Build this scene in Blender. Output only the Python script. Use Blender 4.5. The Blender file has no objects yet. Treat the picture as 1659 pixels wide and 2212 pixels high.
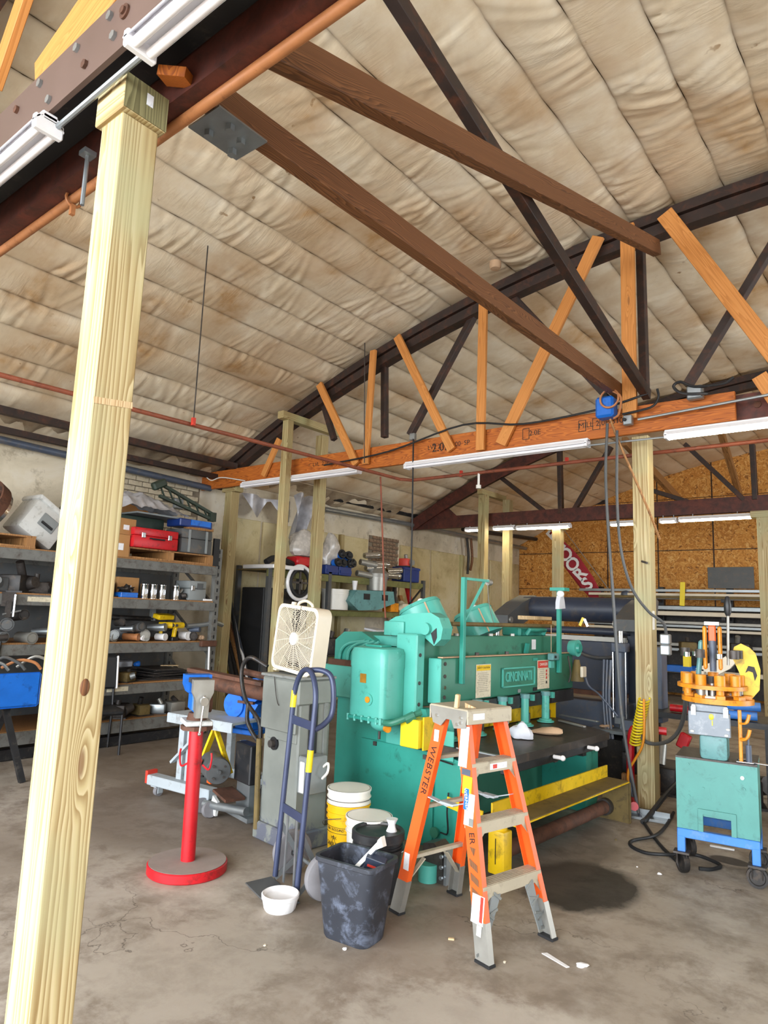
import bpy, bmesh, math, random
import numpy as np
from mathutils import Vector, Matrix, Euler, noise
random.seed(7)
SC = bpy.context.scene
COL = SC.collection
R_ = math.radians

# ---------------------------------------------------------------- camera
cam = bpy.data.cameras.new('camera')
cam.sensor_fit = 'VERTICAL'; cam.sensor_height = 36.0; cam.lens = 36.0*1460/2212
cam.clip_start = 0.05; cam.clip_end = 300
cam_o = bpy.data.objects.new('camera', cam); COL.objects.link(cam_o)
def cam_matrix(loc, pitch, roll, yaw):
    cp, sp, cr, sr = math.cos(pitch), math.sin(pitch), math.cos(roll), math.sin(roll)
    F = Vector((0, cp, sp)); Rt = Vector((1, 0, 0)); U = Vector((0, -sp, cp))
    R2 = cr*Rt + sr*U; U2 = -sr*Rt + cr*U
    Z = Matrix.Rotation(yaw, 3, 'Z')
    F, R2, U2 = Z@F, Z@R2, Z@U2
    m = Matrix((R2, U2, -F)).transposed().to_4x4()
    m.translation = loc
    return m
cam_o.matrix_world = cam_matrix((0, 0, 1.6), R_(8.429), R_(2.212), R_(38.594))
SC.camera = cam_o

# ---------------------------------------------------------------- sky, exposure
world = bpy.data.worlds.new('overcast_sky'); SC.world = world
world.use_nodes = True
bg = world.node_tree.nodes['Background']
bg.inputs[0].default_value = (0.90, 0.95, 1.0, 1)
bg.inputs[1].default_value = 9.0
SC.view_settings.view_transform = 'Standard'
SC.view_settings.look = 'None'
SC.view_settings.gamma = 1.0
SC.view_settings.use_curve_mapping = False
SC.view_settings.exposure = 0.55
cy = SC.cycles
cy.max_bounces = 8; cy.diffuse_bounces = 6; cy.glossy_bounces = 3; cy.transmission_bounces = 4
cy.transparent_max_bounces = 6
cy.sample_clamp_indirect = 6.0
cy.use_denoising = True
cy.caustics_reflective = False; cy.caustics_refractive = False
def portal(name, loc, rot, sx, sy):
    l = bpy.data.lights.new(name, 'AREA'); l.shape = 'RECTANGLE'; l.size = sx; l.size_y = sy
    l.cycles.is_portal = True
    o = bpy.data.objects.new(name, l); COL.objects.link(o); o.location = loc; o.rotation_euler = rot
portal('door_portal', (-1.0, -2.95, 2.1), (R_(90), 0, 0), 11.6, 4.1)
portal('side_door_portal', (6.75, 9.3, 1.9), (0, R_(90), 0), 3.8, 4.2)

# ---------------------------------------------------------------- helpers
def lin(h):
    if isinstance(h, (tuple, list)): return tuple(h)+(1,) if len(h) == 3 else tuple(h)
    h = h.lstrip('#'); v = [int(h[i:i+2], 16)/255 for i in (0, 2, 4)]
    return tuple((c/12.92 if c <= .04045 else ((c+.055)/1.055)**2.4) for c in v)+(1,)
class NT:
    def __init__(s, name):
        s.m = bpy.data.materials.new(name); s.m.use_nodes = True
        s.t = s.m.node_tree; s.b = s.t.nodes['Principled BSDF']
    def n(s, typ, ins=None, **kw):
        nd = s.t.nodes.new(typ)
        for k, v in kw.items(): setattr(nd, k, v)
        for k, v in (ins or {}).items():
            if hasattr(v, 'bl_idname') or isinstance(v, bpy.types.NodeSocket): s.t.links.new(v, nd.inputs[k])
            else: nd.inputs[k].default_value = v
        return nd
    def link(s, a, b): s.t.links.new(a, b)
    def coord(s, scale=(1, 1, 1), loc=(0, 0, 0), kind='Object', rot=(0, 0, 0)):
        tc = s.n('ShaderNodeTexCoord')
        mp = s.n('ShaderNodeMapping', {'Scale': scale, 'Location': loc, 'Rotation': rot})
        s.link(tc.outputs[kind], mp.inputs[0]); return mp.outputs[0]
    def noise(s, vec, scale, detail=4, rough=.55, dist=0):
        return s.n('ShaderNodeTexNoise', {'Vector': vec, 'Scale': scale, 'Detail': detail, 'Roughness': rough, 'Distortion': dist}).outputs['Fac']
    def ramp(s, fac, stops, interp='LINEAR'):
        r = s.n('ShaderNodeValToRGB', {'Fac': fac}); r.color_ramp.interpolation = interp
        e = r.color_ramp.elements
        while len(e) < len(stops): e.new(.5)
        for el, (p, c) in zip(e, stops): el.position = p; el.color = lin(c) if not isinstance(c, float) else (c, c, c, 1)
        return r.outputs['Color']
    def mix(s, fac, a, b, mode='MIX'):
        m = s.n('ShaderNodeMix', data_type='RGBA', blend_type=mode)
        for k, v in ((0, fac), (6, a), (7, b)):
            if isinstance(v, bpy.types.NodeSocket): s.link(v, m.inputs[k])
            else: m.inputs[k].default_value = v if k == 0 else lin(v)
        return m.outputs[2]
    def math(s, op, a, b=0.0):
        m = s.n('ShaderNodeMath', operation=op)
        for k, v in ((0, a), (1, b)):
            if isinstance(v, bpy.types.NodeSocket): s.link(v, m.inputs[k])
            else: m.inputs[k].default_value = v
        return m.outputs[0]
    def bump(s, h, strength=.3, dist=.01, normal=None):
        b = s.n('ShaderNodeBump', {'Height': h, 'Strength': strength, 'Distance': dist})
        if normal is not None: s.link(normal, b.inputs['Normal'])
        return b.outputs[0]
    def out(s, col=None, rough=None, normal=None, metal=None):
        for k, v in (('Base Color', col), ('Roughness', rough), ('Normal', normal), ('Metallic', metal)):
            if v is None: continue
            if isinstance(v, bpy.types.NodeSocket): s.link(v, s.b.inputs[k])
            else: s.b.inputs[k].default_value = lin(v) if k == 'Base Color' else v
        return s.m
MATS = {}
def mat(name, col, rough=.55, metal=0., var=.18, scale=5, dirt=None, dirt_amt=.45, bump=.0, spec=None):
    """painted / plain surface with uneven colour and patches of wear"""
    if name in MATS: return MATS[name]
    t = NT(name); v = t.coord()
    c = lin(col)
    n1 = t.noise(v, scale, 5, .6)
    lo = tuple(max(0, x*(1-var)) for x in c[:3])+(1,); hi = tuple(min(1, x*(1+var)) for x in c[:3])+(1,)
    r = t.n('ShaderNodeValToRGB', {'Fac': n1}); r.color_ramp.elements[0].color = lo; r.color_ramp.elements[1].color = hi
    r.color_ramp.elements[0].position = .3; r.color_ramp.elements[1].position = .7
    cc = r.outputs[0]
    if dirt:
        n2 = t.noise(v, scale*2.3, 7, .7, .4)
        f = t.ramp(n2, [(.62-.25*dirt_amt, 0.0), (.72, .85)])
        cc = t.mix(f, cc, lin(dirt))
    nr = t.math('ADD', t.math('MULTIPLY', n1, .25), max(0.05, rough-.12))
    nm = t.bump(t.noise(v, scale*14, 4), bump, .004) if bump else None
    MATS[name] = t.out(cc, nr, nm, metal); return MATS[name]
def emit(name, col, strength):
    if name in MATS: return MATS[name]
    t = NT(name); t.b.inputs['Base Color'].default_value = lin(col)
    t.b.inputs['Emission Color'].default_value = lin(col); t.b.inputs['Emission Strength'].default_value = strength
    MATS[name] = t.m; return t.m
def wood(name, light, mid, dark, freq=9, pith=(.12, .22), stain=None, rough=.62, knots=1.0, squash=.045, plain=0.0):
    """sawn lumber: growth rings about a pith that lies off the piece, grain along local Z"""
    t = NT(name)
    rnd = t.n('ShaderNodeObjectInfo').outputs['Random']
    tc = t.n('ShaderNodeTexCoord').outputs['Object']
    off = t.n('ShaderNodeCombineXYZ', {'X': t.math('MULTIPLY', rnd, .06), 'Y': t.math('MULTIPLY', rnd, .09), 'Z': t.math('MULTIPLY', rnd, 37.0)})
    v0 = t.n('ShaderNodeVectorMath', {0: tc, 1: off.outputs[0]}, operation='ADD').outputs[0]
    mp = t.n('ShaderNodeMapping', {'Vector': v0, 'Location': (pith[0], pith[1], 0), 'Scale': (1, 1, squash)}).outputs[0]
    # knots: every cell of a stretched lattice may hold one; rings bend round it
    kv = t.n('ShaderNodeMapping', {'Vector': v0, 'Scale': (7.5, 7.5, 1.7)}).outputs[0]
    vo = t.n('ShaderNodeTexVoronoi', {'Vector': kv, 'Scale': 1.0, 'Randomness': 1.0})
    kd = t.n('ShaderNodeMapRange', {'Value': vo.outputs['Distance'], 1: .0, 2: .34, 3: 1.0, 4: 0.0}, interpolation_type='SMOOTHSTEP').outputs[0]
    wob = t.noise(mp, 7, 3, .5)
    dist = t.n('ShaderNodeVectorMath', {0: mp, 'Scale': 1.0}, operation='SCALE').outputs[0]
    sep = t.n('ShaderNodeSeparateXYZ', {0: dist})
    r2 = t.math('SQRT', t.math('ADD', t.math('POWER', sep.outputs[0], 2.0), t.math('POWER', sep.outputs[1], 2.0)))
    rr = t.math('ADD', r2, t.math('MULTIPLY', wob, .16))
    rr = t.math('ADD', rr, t.math('MULTIPLY', kd, .035*knots))
    fr_ = t.math('FRACT', t.math('MULTIPLY', rr, freq*9.0))
    sn = t.ramp(fr_, [(0.0, .15), (.72, .85), (.9, 1.0), (1.0, .15)])
    fine = t.noise(t.n('ShaderNodeMapping', {'Vector': v0, 'Scale': (90, 90, 2.2)}).outputs[0], 1.0, 3, .6)
    g = t.math('ADD', t.math('MULTIPLY', sn, .75), t.math('MULTIPLY', fine, .35))
    c = t.ramp(g, [(.1, light), (.55, mid), (.93, dark), (1.0, mid)])
    if plain: c = t.mix(plain, c, lin(mid))
    big = t.noise(v0, 1.9, 3)
    if stain: c = t.mix(t.ramp(big, [(.45, 0.0), (.68, .65)]), c, lin(stain))
    kn = t.n('ShaderNodeMapRange', {'Value': vo.outputs['Distance'], 1: .055, 2: .10, 3: 1.0, 4: 0.0}).outputs[0]
    if knots: c = t.mix(t.math('MULTIPLY', kn, .7*min(1, knots)), c, lin('#6b3d1c'))
    nm = t.bump(g, .12, .002)
    MATS[name] = t.out(c, rough, nm); return MATS[name]

class MB:
    """collects boxes, bars, tubes and turned shapes into one mesh"""
    def __init__(s): s.bm = bmesh.new(); s.uv = None
    def _x(s, vs, M):
        if M is not None: bmesh.ops.transform(s.bm, matrix=M, verts=vs)
        return s
    def box(s, c, d, rot=None, bev=0, seg=1, taper=None):
        r = bmesh.ops.create_cube(s.bm, size=1)['verts']
        for v in r:
            k = 1.0
            if taper and v.co.z < 0: k = taper
            v.co = Vector((v.co.x*d[0]*k, v.co.y*d[1]*k, v.co.z*d[2]))
        if bev:
            es = list({e for v in r for e in v.link_edges})
            o = bmesh.ops.bevel(s.bm, geom=es, offset=bev, segments=seg, affect='EDGES', profile=.5)
            r = list({v for f in o['faces'] for v in f.verts} | {v for v in r if v.is_valid})
        M = Matrix.Translation(c)
        if rot is not None: M = M @ (rot if isinstance(rot, Matrix) else Euler(rot).to_matrix().to_4x4())
        return s._x(r, M)
    def beam(s, a, b, w, h, up=(0, 0, 1), bev=0):
        a, b = Vector(a), Vector(b); d = b-a; L = d.length
        return s.box((0, 0, 0), (w, h, L), Matrix.Translation(Vector()) , bev) if False else s._beam(a, b, w, h, up, bev)
    def _beam(s, a, b, w, h, up, bev):
        M = frame(a, b, up); n0 = set(s.bm.verts)
        s.box((0, 0, 0), (w, h, (b-a).length), None, bev)
        return s._x([v for v in s.bm.verts if v not in n0], Matrix.Translation((a+b)/2) @ M)
    def cyl(s, a, b, r, r2=None, seg=16, caps=True):
        a, b = Vector(a), Vector(b)
        r2 = r if r2 is None else r2
        v = bmesh.ops.create_cone(s.bm, cap_ends=caps, segments=seg, radius1=max(r, 1e-5), radius2=max(r2, 1e-5), depth=(b-a).length)['verts']
        return s._x(v, Matrix.Translation((a+b)/2) @ frame(a, b, (0, 0, 1)))
    def sph(s, c, r, sc=(1, 1, 1), u=12, v=8, rot=None):
        vs = bmesh.ops.create_uvsphere(s.bm, u_segments=u, v_segments=v, radius=r)['verts']
        M = Matrix.Translation(c)
        if rot is not None: M = M @ Euler(rot).to_matrix().to_4x4()
        return s._x(vs, M @ Matrix.Diagonal((*sc, 1)))
    def prism(s, pts, axis, t0, t1):
        """polygon (2-D points) swept along axis: 'x' -> pts are (y,z), 'y' -> (x,z), 'z' -> (x,y)"""
        def p3(p, t): return {'x': (t, p[0], p[1]), 'y': (p[0], t, p[1]), 'z': (p[0], p[1], t)}[axis]
        a = [s.bm.verts.new(p3(p, t0)) for p in pts]; b = [s.bm.verts.new(p3(p, t1)) for p in pts]
        n = len(pts)
        s.bm.faces.new(a); s.bm.faces.new(b[::-1])
        for i in range(n): s.bm.faces.new((a[i], b[i], b[(i+1) % n], a[(i+1) % n]))
        return s
    def tube(s, pts, r, seg=8, closed=False, cap=True):
        pts = [Vector(p) for p in pts]; n = len(pts); rings = []
        up = Vector((0, 0, 1)); prev = None
        for i, p in enumerate(pts):
            if closed: d = pts[(i+1) % n]-pts[i-1]
            else: d = pts[min(i+1, n-1)]-pts[max(i-1, 0)]
            d = d.normalized() if d.length > 1e-9 else Vector((0, 0, 1))
            if prev is None:
                u = d.orthogonal().normalized()
            else:
                u = (prev - d*prev.dot(d)); u = u.normalized() if u.length > 1e-6 else d.orthogonal().normalized()
            prev = u; w = d.cross(u)
            rad = r[i] if isinstance(r, (list, tuple)) else r
            rings.append([s.bm.verts.new(p + rad*(math.cos(2*math.pi*k/seg)*u + math.sin(2*math.pi*k/seg)*w)) for k in range(seg)])
        m = n if closed else n-1
        for i in range(m):
            A, B = rings[i], rings[(i+1) % n]
            for k in range(seg): s.bm.faces.new((A[k], A[(k+1) % seg], B[(k+1) % seg], B[k]))
        if cap and not closed: s.bm.faces.new(rings[0][::-1]); s.bm.faces.new(rings[-1])
        return s
    def lathe(s, prof, seg=24, M=None, fn=None):
        rings = []; n0 = []
        for (r, z) in prof:
            ring = []
            for k in range(seg):
                a = 2*math.pi*k/seg; q = r*(fn(a, z) if fn else 1)
                ring.append(s.bm.verts.new((q*math.cos(a), q*math.sin(a), z)))
            rings.append(ring); n0 += ring
        for A, B in zip(rings, rings[1:]):
            for k in range(seg): s.bm.faces.new((A[k], A[(k+1) % seg], B[(k+1) % seg], B[k]))
        if prof[0][0] > 1e-4: s.bm.faces.new(rings[0][::-1])
        if prof[-1][0] > 1e-4: s.bm.faces.new(rings[-1])
        return s._x(n0, M)
    def quadgrid(s, fn, nu, nv):
        g = [[s.bm.verts.new(fn(i/nu, j/nv)) for j in range(nv+1)] for i in range(nu+1)]
        for i in range(nu):
            for j in range(nv): s.bm.faces.new((g[i][j], g[i+1][j], g[i+1][j+1], g[i][j+1]))
        return s
    def mesh(s, name, m, sharp=35):
        me = bpy.data.meshes.new(name); bmesh.ops.remove_doubles(s.bm, verts=s.bm.verts, dist=1e-5) if False else None
        bmesh.ops.recalc_face_normals(s.bm, faces=s.bm.faces)
        s.bm.to_mesh(me); s.bm.free()
        if m: me.materials.append(m)
        me.polygons.foreach_set('use_smooth', [True]*len(me.polygons)); me.set_sharp_from_angle(angle=R_(sharp))
        return me
    def build(s, name, m, parent=None, sharp=35, loc=None, rz=0):
        o = bpy.data.objects.new(name, s.mesh(name, m, sharp)); COL.objects.link(o)
        if parent is not None: o.parent = parent
        if loc is not None: o.location = loc
        if rz: o.rotation_euler = (0, 0, rz)
        return o
def frame(a, b, up=(0, 0, 1)):
    z = (Vector(b)-Vector(a)).normalized(); u = Vector(up)
    if abs(z.dot(u.normalized())) > .999: u = Vector((0, 1, 0))
    x = u.cross(z).normalized(); y = z.cross(x)
    return Matrix((x, y, z)).transposed().to_4x4()
def tag(o, label=None, cat=None, group=None, kind=None):
    if label: o['label'] = label
    if cat: o['category'] = cat
    if group: o['group'] = group
    if kind: o['kind'] = kind
    return o
def T(name, label, cat, loc=(0, 0, 0), rz=0, group=None, rot=None):
    o = bpy.data.objects.new(name, None); COL.objects.link(o); o.empty_display_size = .1
    o.location = loc; o.rotation_euler = rot if rot else (0, 0, rz)
    return tag(o, label, cat, group)
def lumber(name, a, b, w, h, m, parent=None, up=(0, 0, 1), bev=.004, cuts=0):
    """a straight timber whose local Z runs along its length"""
    a, b = Vector(a), Vector(b)
    mb = MB().box((0, 0, 0), (w, h, (b-a).length), None, bev)
    o = mb.build(name, m, parent)
    o.matrix_local = Matrix.Translation((a+b)/2) @ frame(a, b, up)
    return o
def copy_tree(o, parent=None):
    c = o.copy(); COL.objects.link(c); c.parent = parent
    for ch in o.children: copy_tree(ch, c)
    return c
def text(name, s, size, m, parent, M, ext=.001, align='CENTER', shear=0, space=1.0, bold=0):
    cu = bpy.data.curves.new(name, 'FONT'); cu.body = s; cu.size = size; cu.extrude = ext; cu.align_x = align; cu.align_y = 'CENTER'
    cu.shear = shear; cu.space_character = space; cu.offset = bold; cu.resolution_u = 3
    o = bpy.data.objects.new(name, cu); me = bpy.data.meshes.new_from_object(o)
    bpy.data.objects.remove(o); me.name = name; me.materials.clear(); me.materials.append(m)
    q = bpy.data.objects.new(name, me); COL.objects.link(q); q.parent = parent; q.matrix_local = M
    return q
def face(o, right, up):
    """matrix at point o whose local x is right, local y is up"""
    x = Vector(right).normalized(); y = Vector(up); y = (y-x*y.dot(x)).normalized(); z = x.cross(y)
    m = Matrix((x, y, z)).transposed().to_4x4(); m.translation = o; return m
def panel(name, M, w, h, m, parent, t=.002, bev=0):
    o = MB().box((0, 0, t/2), (w, h, t), None, bev).build(name, m, parent); o.matrix_local = M; return o
def arc(c, r, a0, a1, n, plane='xy'):
    out = []
    for i in range(n+1):
        a = a0+(a1-a0)*i/n; u, v = r*math.cos(a), r*math.sin(a)
        out.append(Vector(c)+Vector({'xy': (u, v, 0), 'xz': (u, 0, v), 'yz': (0, u, v)}[plane]))
    return out
def smooth_pts(pts, k=6):
    """Catmull-Rom through the points"""
    P = [Vector(p) for p in pts]; P = [2*P[0]-P[1]]+P+[2*P[-1]-P[-2]]; out = []
    for i in range(1, len(P)-2):
        for j in range(k):
            t = j/k; a, b, c, d = P[i-1:i+3]
            out.append(.5*((2*b)+(c-a)*t+(2*a-5*b+4*c-d)*t*t+(3*b-a-3*c+d)*t**3))
    return out+[P[-2]]

# ---------------------------------------------------------------- materials
M_pine = wood('pressure_treated_pine', '#cdbf99', '#b9a77a', '#93794c', 8, stain='#a9aa84', squash=.035, knots=1.2)
M_pine2 = wood('greenish_pine', '#c6b78b', '#ae9c6d', '#8a7147', 8, pith=(.05, .3), stain='#a5a77a')
M_lvl = wood('orange_laminated_lumber', '#c9762c', '#b8651f', '#8c4513', 16, knots=.3, squash=.12, pith=(.5, 2.0))
M_stud = wood('orange_stud_timber', '#da9a58', '#cf8a45', '#b06e30', 14, knots=.8, pith=(.08, .3), plain=.35)
M_board = wood('bare_light_board', '#dcc4a0', '#cfb48a', '#a98558', 12)
M_pallet = wood('pallet_wood', '#b98a58', '#9c6f40', '#6d4826', 11, knots=.5)
M_chip = wood('brown_strut_timber', '#8d5f3a', '#754a29', '#543218', 16, knots=.3, squash=.12, pith=(.5, 1.5))
M_steel_dk = mat('dark_brown_steel', '#2e211c', .6, .0, .3, 4, '#5a3220', .5)
M_red_steel = mat('red_oxide_steel', '#5a2b20', .6, .0, .4, 5, '#221512', .8, .1)
M_brown_plate = mat('brown_painted_plate', '#5d4a42', .55, .0, .12, 3)
M_galv = mat('galvanised_metal', '#9aa0a3', .38, .75, .12, 7)
M_alu = mat('brushed_aluminium', '#9c9a93', .42, .6, .12, 8)
M_chrome = mat('chrome', '#d9dce0', .14, 1., .05, 5)
M_black = mat('black_rubber', '#17181a', .6, 0, .3, 8)
M_blackp = mat('black_painted_steel', '#1c1d20', .45, .0, .3, 6, '#4a443e', .3)
M_grey = mat('grey_enamel', '#7c7f7c', .45, 0, .12, 4, '#514c46', .35)
M_greyd = mat('dark_grey_paint', '#4c4e4f', .5, 0, .2, 4, '#6a5a4a', .3)
M_rackgrey = mat('weathered_rack_grey', '#6a6a66', .6, .1, .2, 5, '#40352c', .5)
M_white = mat('white_plastic', '#dedbd2', .4, 0, .06, 5)
M_whitepaint = mat('white_enamel_fixture', '#e6e6ea', .35, 0, .05, 4)
M_tube_off = mat('unlit_fluorescent_tube', '#f0eef2', .2, 0, .03, 4)
M_tube_on = emit('lit_fluorescent_tube', '#fff3d2', 26.0)
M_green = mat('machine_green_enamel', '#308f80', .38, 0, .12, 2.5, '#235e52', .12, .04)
M_green_dk = mat('machine_green_shaded', '#33755f', .42, 0, .13, 2.5, '#244b3f', .2, .04)  # darker copy of the machine green, shade of the front faces in its colour
M_green_hi = mat('machine_green_lit', '#52aa9c', .35, 0, .09, 3, '#35796a', .1, .03)  # lighter copy of the machine green, light on the lit faces in its colour
M_yellow = mat('safety_yellow', '#e0b912', .45, 0, .12, 5, '#6b5618', .38)
M_yellowc = mat('clean_yellow', '#e8cf1e', .4, 0, .06, 4)
M_orange = mat('orange_fibreglass', '#e35a1c', .42, 0, .08, 5)
M_amber = mat('amber_enamel', '#d98a1c', .42, 0, .18, 9, '#6b4215', .35)
M_blue = mat('bright_blue_enamel', '#1766c4', .4, 0, .12, 5, '#12407c', .3)
M_blue_lt = mat('pale_blue_paint', '#3f7fd0', .5, 0, .15, 5, '#6f8fb8', .35)
M_blue_dk = mat('dark_blue_plastic', '#16306e', .45, 0, .2, 6)
M_navy = mat('navy_machine_paint', '#2c3342', .45, 0, .2, 3, '#4e4640', .35)
M_slate = mat('slate_blue_steel', '#4d5666', .45, .1, .15, 4, '#6b6258', .4)
M_plate = mat('dull_blue_grey_plate', '#7f868e', .5, .3, .14, 7, '#a3a7ab', .35)
M_step = mat('beige_grey_step_metal', '#b0a691', .5, .15, .1, 6, '#857c6a', .3)
M_dust = mat('pinkish_grey_dust', '#8b7f78', .8, 0, .12, 9)
M_stand = mat('pale_grey_stand_paint', '#a3abb0', .5, 0, .1, 5, '#6e6a64', .35)
M_pine_end = wood('grey_green_end_grain', '#8f8a62', '#7d7752', '#5b5638', 10, pith=(.0, .02), knots=0)
M_blade = mat('translucent_grey_blade', '#8f877a', .4, 0, .05, 5)
M_red = mat('red_paint', '#b8141f', .4, 0, .15, 6, '#5a1a18', .3)
M_redlt = mat('red_plastic', '#c43a2c', .45, 0, .12, 6)
M_rust = mat('rusty_iron', '#5b3a2a', .75, .1, .4, 7, '#2e221c', .5, .1)
M_iron = mat('worn_cast_iron', '#4a4542', .5, .4, .35, 8, '#2b2623', .5)
M_table = mat('oily_steel_table', '#3a332e', .45, .3, .35, 4, '#5d4c3f', .4)
M_card = mat('brown_cardboard', '#a47848', .8, 0, .12, 4)
M_tan = mat('tan_cloth', '#b99a7c', .85, 0, .12, 9)
M_rag = mat('white_rag', '#c9cbd2', .85, 0, .1, 8)
M_paper = mat('paper_label', '#dfe0e4', .6, 0, .06, 20, '#a9adb8', .3)
M_oldpaper = mat('worn_notice', '#cfc6ae', .6, 0, .1, 14, '#8c8266', .4)
M_ink = mat('black_ink', '#15120f', .6, 0, .1, 4)
M_brass = mat('brass_plate', '#b07d2a', .4, .4, .25, 12)
M_beige = mat('aged_cream_plastic', '#d6cbb6', .42, 0, .06, 4)
M_olive = mat('olive_green_paint', '#6a6a3a', .6, 0, .2, 5, '#3f3c22', .4)
M_teal = mat('teal_grey_paint', '#5f8f90', .45, 0, .15, 5, '#3b5353', .35)
M_cart = mat('cart_teal_paint', '#4f8f88', .45, 0, .1, 4, '#3d6b66', .3)
M_copper = mat('rusty_orange_pipe', '#b07448', .5, .1, .2, 5, '#6d3a20', .35)
M_piperust = mat('red_sprinkler_pipe', '#8a4a33', .6, .1, .2, 5, '#4b2a1e', .4)
M_silver_tarp = mat('silver_tarp', '#b9bac0', .35, .35, .25, 9)
M_bag = mat('clear_plastic_bag', '#b9b3ab', .25, 0, .25, 12)
M_darkjunk = mat('dark_oily_metal', '#2b2928', .5, .3, .4, 9, '#57493d', .4)
M_greyplastic = mat('grey_case_plastic', '#7f8484', .5, 0, .12, 5)
M_dkgreen = mat('dark_green_metal', '#27352b', .5, 0, .3, 6)
M_coolerwhite = mat('worn_white_cooler', '#c6c7c4', .5, 0, .08, 5, '#8a8780', .35)
M_bin = mat('grey_plastic_bin', '#2d3038', .5, 0, .12, 5, '#70798c', .42)
M_bucketyellow = mat('yellow_bucket_plastic', '#e3b10e', .38, 0, .08, 4, '#9a7a1a', .2)
M_bone = mat('white_glazed_pottery', '#e7e6e6', .25, 0, .04, 4)
M_tyre = mat('dusty_grey_tyre', '#79777a', .75, 0, .15, 7)
M_dusty = mat('dusty_olive_steel', '#6b5a33', .65, .1, .25, 6, '#3d3424', .4)
M_flag = mat('red_flag_cloth', '#9c2430', .8, 0, .12, 5)
M_dollyblue = mat('blue_steel_tube', '#39415c', .4, .2, .15, 6)

# ================================================================ setting
XC, RA, CROWN = -0.6, 16.0, 5.58
def arch(x): return CROWN-RA+math.sqrt(RA*RA-(x-XC)**2)
XL, XR, YF, YB = -8.5, 6.8, -3.0, 16.6

t = NT('stained_concrete'); v = t.coord()
n1 = t.noise(v, .55, 6, .6, .3); n2 = t.noise(v, 4.3, 9, .7, .2); n3 = t.noise(v, 22, 4, .6)
c = t.ramp(n1, [(.3, '#877c70'), (.48, '#a0968a'), (.66, '#b3aba1')])
c = t.mix(t.ramp(n2, [(.45, 0.0), (.62, .9)]), c, '#796e63')
c = t.mix(t.ramp(t.noise(v, 1.3, 5, .6), [(.55, 0.0), (.7, .55)]), c, '#cbc4b9')
c = t.mix(t.math('MULTIPLY', n3, .45), c, '#80735f')
def floor_patch(c, x, y, rx, ry, col, amt, rough=.5):  # uneven oval of another floor colour
    mp = t.n('ShaderNodeMapping', {'Vector': v, 'Location': (-x/rx, -y/ry, 0), 'Scale': (1/rx, 1/ry, 0)})
    ln = t.n('ShaderNodeVectorMath', {0: mp.outputs[0]}, operation='LENGTH').outputs['Value']
    e = t.math('ADD', ln, t.math('MULTIPLY', t.math('SUBTRACT', n2, .5), rough*2))
    return t.mix(t.ramp(e, [(.72, float(amt)), (.9, 0.0)]), c, col)
c = floor_patch(c, -1.75, 4.25, .42, .52, '#231e19', .93, .35)  # oil stain in front of the shear
c = floor_patch(c, -2.3, 4.6, .7, 1.2, '#4a4038', .6)
c = floor_patch(c, -1.15, 5.4, .16, .1, '#2b2622', .9, .3)
c = floor_patch(c, -4.6, 3.9, 1.4, 1.6, '#64564a', .7)  # broad darker areas across the middle of the floor
c = floor_patch(c, -6.2, 5.5, 1.6, 2.5, '#6a5c4e', .6)
c = floor_patch(c, -2.6, 3.3, .8, .7, '#6b5e51', .45)
c = floor_patch(c, -1.0, 2.4, 1.2, .6, '#b5afa4', .5)  # paler areas towards the front
c = floor_patch(c, -2.7, 2.1, .5, .6, '#a89f92', .45)
vd = t.n('ShaderNodeTexVoronoi', {'Vector': t.n('ShaderNodeVectorMath', {0: v, 1: t.n('ShaderNodeTexNoise', {'Vector': v, 'Scale': 3.0, 'Detail': 5.0}).outputs['Color']}, operation='ADD').outputs[0], 'Scale': .9}, feature='DISTANCE_TO_EDGE')
crack = t.math('MULTIPLY', t.ramp(vd.outputs['Distance'], [(.0, 1.0), (.006, 0.0)]), t.ramp(t.noise(v, .8, 2), [(.5, 0.0), (.6, .8)]))
c = t.mix(crack, c, '#3d342c')
M_conc = t.out(c, t.math('ADD', .42, t.math('MULTIPLY', n2, .35)), t.bump(t.math('ADD', n3, t.math('MULTIPLY', n2, .6)), .12, .006))
f = MB().box((-.85, 2.8, -.1), (15.8, 28, .2)).build('floor', M_conc); tag(f, kind='structure')

# walls -----------------------------------------------------------
t = NT('old_limewash'); v = t.coord()
n1 = t.noise(v, .9, 7, .65, .5); n2 = t.noise(v, 5, 7, .7)
c = t.ramp(n1, [(.3, '#b0a58e'), (.5, '#d0c5ae'), (.7, '#ddd7ca')])
c = t.mix(t.ramp(n2, [(.55, 0.0), (.72, .7)]), c, '#7d6f5a')
M_plaster = t.out(c, .85, t.bump(n2, .25, .01))
t = NT('cream_plaster'); v = t.coord()
n1 = t.noise(v, 1.1, 7, .65, .5); n2 = t.noise(v, 6, 7, .7)
c = t.ramp(n1, [(.3, '#a39167'), (.5, '#c8b98d'), (.72, '#d5cbaa')])
c = t.mix(t.ramp(n2, [(.56, 0.0), (.74, .6)]), c, '#80704f')
M_cream = t.out(c, .85, t.bump(n2, .25, .01))
M_paintbrick = mat('limewashed_brick', '#b8ac94', .85, 0, .16, 9, '#7a6a55', .4, .2)
M_brownbrick = mat('bare_brown_brick', '#7a6350', .9, 0, .25, 9, '#b5a283', .45, .2)
M_mortar = mat('grey_mortar', '#7b7060', .95, 0, .2, 9)
wl = MB().box((XL-.15, 6.8, 2.05), (.3, 19.6, 4.1)).build('wall_left', M_plaster); tag(wl, kind='structure')
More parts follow.
